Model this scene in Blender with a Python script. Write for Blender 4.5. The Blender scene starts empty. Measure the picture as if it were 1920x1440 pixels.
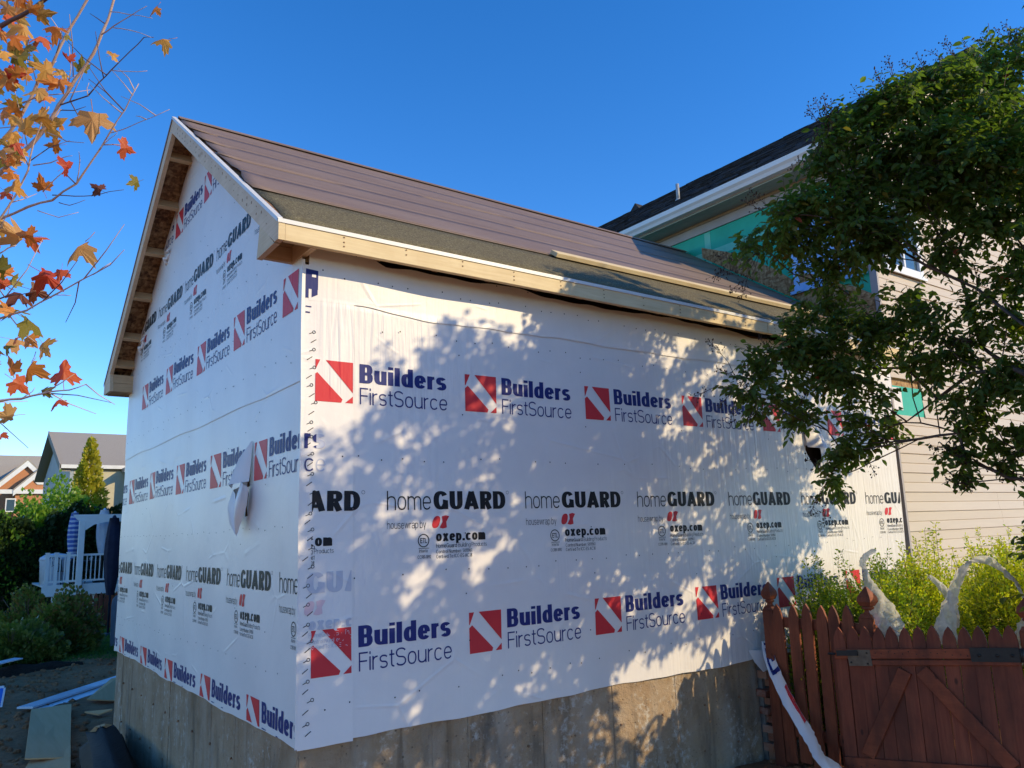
import bpy, math, random
import numpy as np
from mathutils import Vector, Matrix, Euler

SC = bpy.context.scene
COL = SC.collection
R = math.radians

# ------------------------------------------------------------------ camera
cam_data = bpy.data.cameras.new('camera')
cam_data.sensor_width = 36.0
cam_data.lens = 27.527
cam_data.clip_start = 0.05
cam_data.clip_end = 2000
cam = bpy.data.objects.new('camera', cam_data)
COL.objects.link(cam)
PITCH, ROLL, YAW = 0.1846, -0.0334, 0.6334
fw = Vector((math.sin(YAW) * math.cos(PITCH), math.cos(YAW) * math.cos(PITCH), math.sin(PITCH)))
rt = Vector((math.cos(YAW), -math.sin(YAW), 0))
up = rt.cross(fw)
cr = rt * math.cos(ROLL) + up * math.sin(ROLL)
cu = -rt * math.sin(ROLL) + up * math.cos(ROLL)
cam.matrix_world = Matrix(((cr.x, cu.x, -fw.x, -1.6296), (cr.y, cu.y, -fw.y, -4.2202),
                           (cr.z, cu.z, -fw.z, 1.0404), (0, 0, 0, 1)))
SC.camera = cam

# ------------------------------------------------------------------ sky and sun
SUN_DIR = Vector((0.8, -1.0, 0.62)).normalized()
SUN_ELEV = math.asin(SUN_DIR.z)
SUN_AZ = math.atan2(SUN_DIR.x, SUN_DIR.y)          # clockwise from +Y
world = bpy.data.worlds.new('World')
SC.world = world
world.use_nodes = True
wn = world.node_tree
for n in list(wn.nodes):
    wn.nodes.remove(n)
wo = wn.nodes.new('ShaderNodeOutputWorld')
bg = wn.nodes.new('ShaderNodeBackground')
sky = wn.nodes.new('ShaderNodeTexSky')
sky.sky_type = 'NISHITA'
sky.sun_disc = False
sky.sun_elevation = SUN_ELEV
sky.sun_rotation = SUN_AZ
sky.altitude = 1500
sky.air_density = 1.0
sky.dust_density = 0.0
sky.ozone_density = 2.5
hsv = wn.nodes.new('ShaderNodeHueSaturation')
hsv.inputs['Saturation'].default_value = 1.33
hsv.inputs['Hue'].default_value = 0.508
bg.inputs['Strength'].default_value = 0.15
wn.links.new(sky.outputs[0], hsv.inputs['Color'])
wn.links.new(hsv.outputs[0], bg.inputs['Color'])
wn.links.new(bg.outputs[0], wo.inputs[0])

sun_data = bpy.data.lights.new('sun', 'SUN')
sun_data.energy = 2.4
sun_data.angle = R(0.53)
sun_data.color = (1.0, 0.81, 0.48)
sun = bpy.data.objects.new('sun', sun_data)
COL.objects.link(sun)
sun.rotation_euler = SUN_DIR.to_track_quat('Z', 'Y').to_euler()
sun.location = SUN_DIR * 60

SC.view_settings.view_transform = 'Standard'
SC.view_settings.look = 'None'
SC.view_settings.exposure = 0.88
SC.view_settings.gamma = 1.0
SC.view_settings.use_curve_mapping = False
SC.render.engine = 'CYCLES'
SC.cycles.max_bounces = 8
SC.cycles.use_denoising = True

# ------------------------------------------------------------------ points for twigs, leaf clumps and limbs; unseen clumps added to dapple the wall
CREPE_CLUMPS = [((3.173,-1.5,3.695),0.157,0.9,1),((3.308,-1.6,3.708),0.185,1,1),((3.334,-1.75,3.785),0.164,0.9,1),((3.416,-1.9,3.843),0.171,0.9,1),((3.656,-2.0,4.015),0.159,0.9,1),((3.906,-2.1,4.171),0.157,0.8,1),((4.342,-2.15,4.359),0.175,0.9,1),((4.72,-2.2,4.513),0.171,0.9,1),((3.478,-1.2,2.608),0.172,0.9,1),((3.33,-1.0,2.277),0.173,0.9,1),((3.603,-1.4,2.185),0.167,0.9,1),((3.612,-1.6,2.295),0.146,0.8,1),((3.469,-1.9,3.773),0.217,1,1),((3.843,-2.1,3.953),0.201,0.9,1),((3.963,-2.1,3.831),0.297,1.1,1),((3.478,-1.8,3.313),0.307,1.1,1),((3.207,-1.6,3.21),0.288,1.1,1),((3.511,-2.1,3.311),0.294,1.1,1),((3.774,-2.3,3.222),0.276,1.1,1),((3.071,-1.5,3.487),0.209,1,1),((3.188,-1.6,3.437),0.254,1,1),((3.367,-1.8,3.574),0.234,1,1),((3.516,-1.6,3.404),0.318,1.1,1),((3.658,-2.0,3.883),0.216,0.9,1),((3.732,-2.0,3.609),0.309,1.1,1),((4.271,-2.1,4.032),0.25,1,1),((4.407,-2.2,4.132),0.222,1,1),((4.363,-2.1,3.788),0.348,1.2,1),((2.903,-1.3,3.098),0.251,1.0,1),((3.134,-1.4,3.152),0.294,1.2,1),((3.181,-1.7,2.978),0.314,1.2,1),((3.54,-1.9,3.212),0.355,1.3,1),((3.688,-2.2,3.167),0.363,1.3,1),((2.856,-1.1,2.924),0.184,0.8,1),((3.076,-1.2,2.895),0.183,1.0,1),((3.342,-1.4,2.882),0.235,1,1),((3.302,-1.8,2.858),0.221,0.8,1),((3.595,-2.0,2.85),0.257,1.1,1),((3.712,-2.3,2.808),0.268,1.2,1),((3.371,-1.2,2.751),0.121,0.45,1),((3.364,-1.0,2.481),0.191,1.0,1),((3.432,-1.2,2.364),0.263,1.3,1),((3.656,-1.4,2.424),0.235,1.1,1),((3.079,-0.9,2.192),0.178,1.1,1),((3.238,-1.0,2.111),0.225,1.2,1),((3.44,-1.2,2.054),0.253,1.3,1),((2.879,-0.8,1.961),0.13,0.9,1),((2.972,-0.9,1.876),0.17,1.1,1),((3.25,-1.0,1.804),0.186,0.9,1),((3.514,-1.2,1.754),0.169,0.7,1),((3.536,-1.4,1.876),0.164,0.8,1),((3.596,-1.1,1.503),0.162,1.0,1),((3.699,-1.15,1.578),0.144,0.9,1),((3.554,-1.0,1.32),0.124,0.9,1),((3.811,-1.3,1.681),0.124,1.0,1),((3.742,-1.25,1.607),0.114,0.8,1),((3.743,-1.6,2.542),0.158,0.8,1),((3.58,-1.8,2.318),0.185,1.0,1),((3.692,-1.6,2.041),0.19,0.9,1),((3.54,-1.9,2.146),0.188,0.9,1),((3.681,-2.1,2.401),0.202,0.7,1),((3.769,-2.2,2.247),0.185,1,1),((3.659,-2.0,2.068),0.187,1.0,1),((3.627,-1.8,1.962),0.136,0.7,1),((3.648,-2.0,1.789),0.183,1.2,1),((3.55,-2.2,1.816),0.162,0.9,1),((3.555,-1.9,1.695),0.119,1.1,1),((3.722,-2.0,1.554),0.166,1.2,1),((3.645,-1.9,1.392),0.119,1,1),((3.604,-1.85,1.244),0.074,1,1),((3.516,-1.85,1.427),0.089,0.6,1),((3.833,-2.1,1.48),0.141,1.1,1),((3.749,-2.05,1.315),0.083,0.8,1),((3.947,-2.4,3.3),0.319,1.2,1),((3.721,-2.4,2.464),0.254,1.1,1),((3.491,-2.4,1.84),0.229,1.2,1),((5.281,-2.477,3.392),0.264,0.95,0),((5.731,-2.147,3.882),0.217,0.95,0),((4.735,-2.398,2.696),0.192,0.95,0),((3.057,-2.849,1.596),0.257,0.95,0),((4.696,-2.383,3.087),0.264,0.95,0),((3.685,-2.477,1.175),0.177,0.95,0),((3.564,-2.782,3.047),0.238,0.95,0),((6.245,-2.189,2.208),0.218,0.95,0),((2.074,-3.149,1.132),0.266,0.95,0),((6.936,-2.207,3.995),0.205,0.95,0),((4.665,-2.455,3.508),0.245,0.95,0),((5.981,-2.022,3.563),0.265,0.95,0),((2.573,-3.146,2.263),0.262,0.95,0),((3.486,-2.567,1.275),0.185,0.95,0),((5.485,-2.227,4.218),0.175,0.95,0),((3.965,-2.486,1.455),0.253,0.95,0),((4.218,-2.423,2.126),0.262,0.95,0),((2.326,-3.283,2.936),0.183,0.95,0),((2.654,-3.13,2.613),0.254,0.95,0),((3.482,-2.73,2.437),0.255,0.95,0),((3.952,-2.486,1.105),0.269,0.95,0),((4.397,-2.313,1.738),0.197,0.95,0),((6.146,-2.398,3.161),0.246,0.95,0),((5.173,-2.137,2.56),0.225,0.95,0),((3.371,-2.928,3.401),0.252,0.95,0),((3.784,-2.703,3.155),0.253,0.95,0),((3.861,-2.782,3.97),0.239,0.95,0),((5.668,-2.438,3.282),0.187,0.95,0),((6.18,-2.399,2.724),0.212,0.95,0),((2.208,-3.175,1.584),0.235,0.95,0),((5.279,-2.413,0.657),0.193,0.95,0),((2.919,-2.799,0.873),0.208,0.95,0),((2.174,-3.337,2.63),0.211,0.95,0),((3.779,-2.498,0.688),0.179,0.95,0),((5.036,-2.491,4.234),0.212,0.95,0),((5.241,-2.536,1.924),0.17,0.95,0),((2.678,-3.149,3.131),0.184,0.95,0),((5.224,-2.356,3.892),0.213,0.95,0),((3.155,-2.843,1.885),0.208,0.95,0),((3.312,-2.723,1.284),0.199,0.95,0),((5.119,-2.387,2.307),0.23,0.95,0),((2.269,-3.183,1.946),0.262,0.95,0),((6.523,-2.009,2.346),0.248,0.95,0),((3.668,-2.95,4.024),0.254,0.95,0),((5.475,-2.172,2.013),0.248,0.95,0),((7.407,-2.421,4.344),0.175,0.95,0),((2.94,-3.158,3.309),0.186,0.95,0),((2.335,-2.995,1.079),0.244,0.95,0),((3.452,-2.933,2.942),0.245,0.95,0),((3.196,-2.832,2.185),0.188,0.95,0),((2.461,-3.006,1.344),0.194,0.95,0),((7.015,-2.134,2.945),0.182,0.95,0),((6.556,-2.483,3.034),0.213,0.95,0),((4.222,-2.353,0.843),0.186,0.95,0),((2.822,-2.921,1.916),0.218,0.95,0),((3.114,-2.761,1.013),0.267,0.95,0),((3.755,-2.541,1.776),0.198,0.95,0),((3.4,-2.543,0.774),0.267,0.95,0),((3.011,-3.021,2.831),0.223,0.95,0),((2.633,-2.927,1.13),0.178,0.95,0),((6.639,-2.367,4.122),0.193,0.95,0),((5.014,-2.436,3.694),0.18,0.95,0),((6.882,-2.071,3.344),0.202,0.95,0),((2.364,-3.329,3.286),0.258,0.95,0),((3.003,-2.97,2.34),0.173,0.95,0),((3.544,-2.676,2.133),0.24,0.95,0),((5.649,-2.443,3.742),0.231,0.95,0),((3.471,-2.633,1.663),0.26,0.95,0),((2.518,-3.004,1.608),0.179,0.95,0),((2.354,-3.183,2.593),0.237,0.95,0),((5.78,-2.01,1.636),0.195,0.95,0),((4.461,-2.261,0.606),0.267,0.95,0),((3.53,-3.004,3.765),0.248,0.95,0),((2.803,-3.077,2.259),0.227,0.95,0),((5.793,-2.367,2.821),0.192,0.95,0),((6.575,-2.042,3.041),0.234,0.95,0),((2.798,-2.938,1.655),0.265,0.95,0),((2.978,-3.103,3.614),0.228,0.95,0),((5.844,-2.261,2.341),0.201,0.95,0),((2.524,-2.98,0.871),0.266,0.95,0),((2.67,-2.815,0.772),0.23,0.95,0),((3.192,-2.929,2.572),0.182,0.95,0),((2.179,-3.307,2.213),0.191,0.95,0),((3.777,-2.703,2.505),0.254,0.95,0),((4.677,-2.078,0.73),0.243,0.95,0),((3.213,-2.964,3.185),0.229,0.95,0),((4.054,-2.421,0.621),0.212,0.95,0),((6.597,-2.147,3.608),0.201,0.95,0),((3.806,-2.792,3.528),0.235,0.95,0),((2.998,-2.838,1.292),0.252,0.95,0),((6.241,-2.463,4.358),0.231,0.95,0),((5.142,-2.68,0.669),0.211,0.95,0),((3.248,-2.673,0.768),0.204,0.95,0),((6.354,-2.28,1.904),0.187,0.95,0),((4.426,-2.584,3.466),0.23,0.95,0),((4.719,-2.448,2.015),0.174,0.95,0),((7.112,-2.033,3.686),0.212,0.95,0),((3.776,-2.583,1.527),0.173,0.95,0),((3.29,-3.129,3.905),0.229,0.95,0),((4.442,-2.387,2.336),0.206,0.95,0),((7.313,-2.168,3.239),0.253,0.95,0),((6.474,-2.359,3.422),0.174,0.95,0),((3.83,-2.669,2.828),0.266,0.95,0),((6.104,-2.553,3.623),0.211,0.95,0),((3.988,-2.614,2.232),0.265,0.95,0),((4.244,-2.49,2.525),0.233,0.95,0),((3.426,-2.805,1.992),0.241,0.95,0),((3.368,-2.789,1.599),0.226,0.95,0),((4.271,-2.487,1.87),0.257,0.95,0),((2.523,-3.042,1.933),0.18,0.95,0),((4.343,-2.44,0.612),0.194,0.95,0),((4.968,-2.28,2.861),0.239,0.95,0),((4.477,-2.555,3.799),0.232,0.95,0),((4.161,-2.542,2.977),0.214,0.95,0),((2.371,-3.258,2.33),0.253,0.95,0),((3.972,-2.44,1.717),0.229,0.95,0),((3.608,-2.512,0.922),0.267,0.95,0),((2.793,-2.934,1.369),0.216,0.95,0),((4.467,-2.614,4.393),0.207,0.95,0),((3.423,-3.023,4.087),0.2,0.95,0),((2.266,-3.112,0.934),0.242,0.95,0),((2.867,-3.038,2.572),0.177,0.95,0),((5.709,-2.498,2.744),0.32,0.32,0),((5.484,-2.18,2.767),0.275,0.32,0),((2.539,-2.989,1.074),0.333,0.32,0),((5.057,-2.182,0.686),0.266,0.32,0),((3.145,-2.832,1.307),0.278,0.32,0),((5.537,-2.585,2.556),0.326,0.32,0),((5.298,-2.016,1.678),0.313,0.32,0),((2.905,-2.977,2.212),0.283,0.32,0),((6.001,-2.46,3.392),0.338,0.32,0),((4.763,-2.31,2.806),0.27,0.32,0),((3.238,-3.045,3.387),0.265,0.32,0),((4.858,-2.315,3.154),0.265,0.32,0),((2.513,-3.148,2.711),0.32,0.32,0),((4.081,-2.373,0.744),0.331,0.32,0),((4.891,-2.352,2.984),0.325,0.32,0),((6.117,-2.054,2.479),0.323,0.32,0),((2.416,-3.145,1.515),0.26,0.32,0),((2.65,-3.105,2.106),0.286,0.32,0),((5.659,-2.241,3.081),0.283,0.32,0),((3.293,-2.684,0.96),0.26,0.32,0),((5.361,-2.085,2.289),0.317,0.32,0),((5.117,-2.16,2.863),0.28,0.32,0),((4.836,-2.518,3.645),0.279,0.32,0),((5.136,-2.59,2.512),0.299,0.32,0),((3.658,-2.825,3.288),0.332,0.32,0),((3.738,-2.728,2.261),0.314,0.32,0),((6.233,-2.384,3.327),0.306,0.32,0),((3.554,-2.749,2.686),0.335,0.32,0),((2.624,-3.062,1.797),0.287,0.32,0),((5.042,-2.418,2.676),0.278,0.32,0),((4.506,-2.16,0.683),0.286,0.32,0),((2.414,-3.153,1.747),0.287,0.32,0),((5.695,-2.238,2.087),0.28,0.32,0),((2.361,-3.152,2.083),0.295,0.32,0),((3.219,-2.728,1.676),0.317,0.32,0),((5.21,-2.072,1.832),0.263,0.32,0),((5.16,-2.267,1.856),0.308,0.32,0),((4.745,-2.219,1.689),0.317,0.32,0),((5.092,-2.371,3.487),0.287,0.32,0),((6.043,-2.2,1.888),0.339,0.32,0),((4.983,-2.293,0.637),0.32,0.32,0),((6.204,-2.569,2.25),0.274,0.32,0),((4.719,-2.24,0.609),0.312,0.32,0),((3.477,-2.659,1.128),0.318,0.32,0),((6.353,-2.299,3.198),0.299,0.32,0),((6.367,-2.462,3.04),0.338,0.32,0),((4.307,-2.651,3.247),0.327,0.32,0),((2.734,-3.002,1.943),0.26,0.32,0),((3.328,-2.865,2.626),0.325,0.32,0),((2.686,-3.118,2.41),0.287,0.32,0),((5.185,-2.524,0.605),0.338,0.32,0),((4.585,-2.544,0.935),0.338,0.32,0),((3.114,-2.953,2.222),0.265,0.32,0),((2.489,-3.309,3.053),0.273,0.32,0),((6.237,-2.07,2.279),0.324,0.32,0),((3.105,-3.128,3.783),0.313,0.32,0),((2.499,-3.288,3.324),0.318,0.32,0),((3.42,-2.578,0.621),0.337,0.32,0),((5.897,-2.126,2.328),0.329,0.32,0),((3.499,-2.804,2.146),0.277,0.32,0),((3.982,-2.431,0.896),0.315,0.32,0),((3.779,-2.806,2.852),0.306,0.32,0),((6.049,-2.342,3.645),0.275,0.32,0),((3.619,-2.857,3.445),0.265,0.32,0),((3.202,-2.761,1.389),0.283,0.32,0),((2.646,-3.159,2.82),0.321,0.32,0),((2.921,-3.129,3.006),0.305,0.32,0),((3.348,-2.789,2.291),0.273,0.32,0),((3.794,-2.488,1.328),0.306,0.32,0),((3.07,-3.137,3.427),0.325,0.32,0)]
SEED_TIPS = [(4.447,-2.1,4.593),(4.684,-2.15,4.722),(3.948,-2.0,4.397),(4.048,-2.0,4.327),(3.481,-1.9,4.117),(3.632,-1.95,4.102),(3.358,-1.8,3.986),(3.307,-1.7,3.881),(3.281,-1.7,3.912),(2.941,-1.5,3.803),(3.047,-1.5,3.877),(3.068,-1.55,3.899),(3.162,-1.55,3.889),(3.279,-1.65,3.977),(3.401,-1.75,4.088),(3.404,-1.85,4.137),(3.614,-1.95,4.177),(3.79,-1.95,4.282),(4.08,-2.05,4.396),(4.23,-2.1,4.445),(4.511,-2.15,4.61),(4.716,-2.2,4.637),(3.171,-1.6,3.847),(4.129,-2.05,4.286),(4.303,-2.1,4.407),(4.698,-2.2,4.585),(3.444,-1.9,3.964),(3.393,-1.8,3.838),(2.93,-1.5,3.565),(3.002,-1.5,3.625),(2.956,-1.3,3.423),(2.954,-1.35,3.481),(2.651,-1.2,3.231),(2.624,-1.15,3.186),(2.456,-1.0,2.804),(2.47,-1.0,2.694),(2.445,-0.95,2.667),(2.485,-0.7,1.891),(2.7,-0.75,2.106),(2.696,-0.75,1.842),(2.732,-0.8,1.726),(2.838,-0.85,1.707),(2.944,-0.9,1.687),(3.407,-0.9,1.478),(3.406,-0.9,1.099),(3.474,-0.95,1.003),(3.484,-0.9,1.173),(3.774,-1.2,1.346),(3.39,-1.8,1.462),(3.542,-1.8,1.264),(3.812,-2.0,1.252),(2.638,-0.75,2.29),(2.836,-0.9,2.59),(2.725,-0.9,2.631)]
CREPE_LIMBS = [[(3.044,-2.6,1.706),(3.473,-2.3,1.889),(3.715,-2.1,2.036),(3.825,-2.0,2.122)],[(3.825,-2.0,2.122),(3.732,-2.0,2.435),(3.735,-1.95,2.707),(3.673,-1.9,2.899)],[(3.137,-2.6,1.948),(3.626,-2.1,2.463),(3.461,-1.9,2.637),(3.55,-1.7,2.827),(3.417,-1.6,2.948)],[(3.473,-2.3,1.889),(3.616,-2.0,1.924),(3.756,-1.7,1.809),(3.726,-1.5,1.688),(3.807,-1.3,1.661)],[(3.761,-1.7,1.827),(3.82,-1.5,2.072),(3.619,-1.3,2.091),(3.283,-1.0,1.998)],[(3.673,-1.9,2.899),(3.552,-1.8,3.332),(3.317,-1.8,3.502)],[(3.735,-1.95,2.707),(3.816,-2.1,3.087),(4.162,-2.1,3.688)]]
MAPLE_TWIGS = [([(-1.752,-1.321,1.991),(-1.556,-1.518,2.162),(-1.513,-1.574,2.211),(-1.474,-1.625,2.255),(-1.45,-1.664,2.293),(-1.432,-1.7,2.337),(-1.4,-1.752,2.405),(-1.362,-1.808,2.476),(-1.349,-1.842,2.523),(-1.329,-1.89,2.616),(-1.317,-1.926,2.678)],0.009,0.004),([(-1.768,-1.092,2.14),(-1.558,-1.313,2.353),(-1.513,-1.381,2.426),(-1.471,-1.458,2.544),(-1.444,-1.502,2.572),(-1.409,-1.57,2.677),(-1.372,-1.634,2.758),(-1.349,-1.684,2.823)],0.008,0.004),([(-1.746,-1.374,1.924),(-1.547,-1.561,2.002),(-1.483,-1.638,2.026),(-1.429,-1.703,2.034),(-1.378,-1.772,2.071),(-1.333,-1.849,2.158),(-1.317,-1.892,2.193),(-1.289,-1.95,2.248),(-1.267,-2.003,2.308)],0.006,0.0015),([(-1.316,-1.879,2.199),(-1.288,-1.921,2.2),(-1.256,-1.968,2.209),(-1.191,-2.042,2.234)],0.002,0.001),([(-1.758,-1.663,2.396),(-1.596,-1.815,2.47),(-1.551,-1.869,2.489),(-1.507,-1.923,2.518),(-1.465,-1.976,2.543)],0.009,0.006),([(-1.432,-1.7,2.337),(-1.402,-1.741,2.341),(-1.366,-1.787,2.347),(-1.345,-1.827,2.376),(-1.321,-1.868,2.402),(-1.281,-1.926,2.448),(-1.255,-1.97,2.476),(-1.235,-2.0,2.466)],0.0032,0.0012),([(-1.35,-1.852,2.517),(-1.327,-1.897,2.526),(-1.291,-1.952,2.542),(-1.259,-2.004,2.554)],0.0028,0.001),([(-1.338,-1.887,2.576),(-1.297,-1.943,2.55),(-1.243,-2.007,2.52)],0.002,0.001),([(-1.325,-1.886,2.529),(-1.286,-1.94,2.504),(-1.241,-1.996,2.466)],0.002,0.001),([(-1.327,-1.912,2.377),(-1.287,-1.941,2.372),(-1.242,-1.973,2.372)],0.0018,0.001),([(-1.592,-1.547,1.914),(-1.548,-1.608,1.985),(-1.494,-1.692,2.116),(-1.488,-1.725,2.191),(-1.476,-1.758,2.236),(-1.462,-1.791,2.28)],0.004,0.002),([(-1.668,-1.608,1.602),(-1.531,-1.732,1.656),(-1.475,-1.788,1.672),(-1.417,-1.849,1.709),(-1.366,-1.905,1.741),(-1.334,-1.943,1.758),(-1.305,-1.98,1.78)],0.0045,0.0015),([(-1.652,-1.638,1.406),(-1.516,-1.753,1.425),(-1.471,-1.797,1.427),(-1.427,-1.842,1.437),(-1.4,-1.874,1.441),(-1.372,-1.904,1.441),(-1.339,-1.942,1.453)],0.005,0.0016),([(-1.47,-1.789,1.428),(-1.449,-1.809,1.445),(-1.443,-1.816,1.456)],0.002,0.001),([(-1.675,-1.56,1.689),(-1.534,-1.693,1.722),(-1.506,-1.735,1.726),(-1.466,-1.786,1.726)],0.004,0.0015),([(-1.419,-1.877,1.701),(-1.4,-1.891,1.7),(-1.384,-1.902,1.698)],0.0018,0.001),([(-1.482,-1.68,2.14),(-1.442,-1.73,2.138),(-1.414,-1.773,2.144),(-1.397,-1.806,2.139)],0.0025,0.001),([(-1.429,-1.699,2.052),(-1.38,-1.773,2.032),(-1.334,-1.845,2.018),(-1.277,-1.929,2.016)],0.0022,0.001),([(-1.412,-1.706,2.03),(-1.386,-1.723,2.021),(-1.35,-1.753,2.035)],0.0018,0.001),([(-1.461,-1.665,2.009),(-1.409,-1.699,1.987),(-1.363,-1.735,2.0)],0.0018,0.001),([(-1.375,-1.745,2.082),(-1.375,-1.79,2.139),(-1.382,-1.819,2.149)],0.002,0.001),([(-1.368,-1.809,2.335),(-1.373,-1.811,2.358),(-1.369,-1.817,2.373)],0.002,0.001),([(-1.334,-1.856,2.155),(-1.328,-1.863,2.167),(-1.297,-1.893,2.198)],0.002,0.001),([(-1.77,-1.292,2.191),(-1.558,-1.474,2.215),(-1.482,-1.559,2.252),(-1.42,-1.649,2.354)],0.004,0.002),([(-1.571,-1.483,2.387),(-1.502,-1.558,2.4),(-1.444,-1.628,2.428),(-1.391,-1.694,2.456)],0.003,0.0012),([(-1.512,-1.599,2.429),(-1.52,-1.627,2.574),(-1.517,-1.627,2.566)],0.002,0.001),([(-1.484,-1.597,2.44),(-1.511,-1.607,2.515),(-1.518,-1.627,2.57)],0.002,0.001),([(-1.456,-1.699,2.244),(-1.407,-1.739,2.211),(-1.366,-1.779,2.2)],0.002,0.001),([(-1.546,-1.592,1.958),(-1.53,-1.613,2.004),(-1.527,-1.623,2.034)],0.002,0.001),([(-1.453,-1.684,2.062),(-1.419,-1.719,2.107),(-1.39,-1.747,2.136)],0.0022,0.001),([(-1.567,-1.53,2.303),(-1.515,-1.569,2.309),(-1.45,-1.619,2.315)],0.002,0.001),([(-1.544,-1.695,1.852),(-1.527,-1.71,1.866),(-1.509,-1.725,1.873)],0.003,0.002)]
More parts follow.
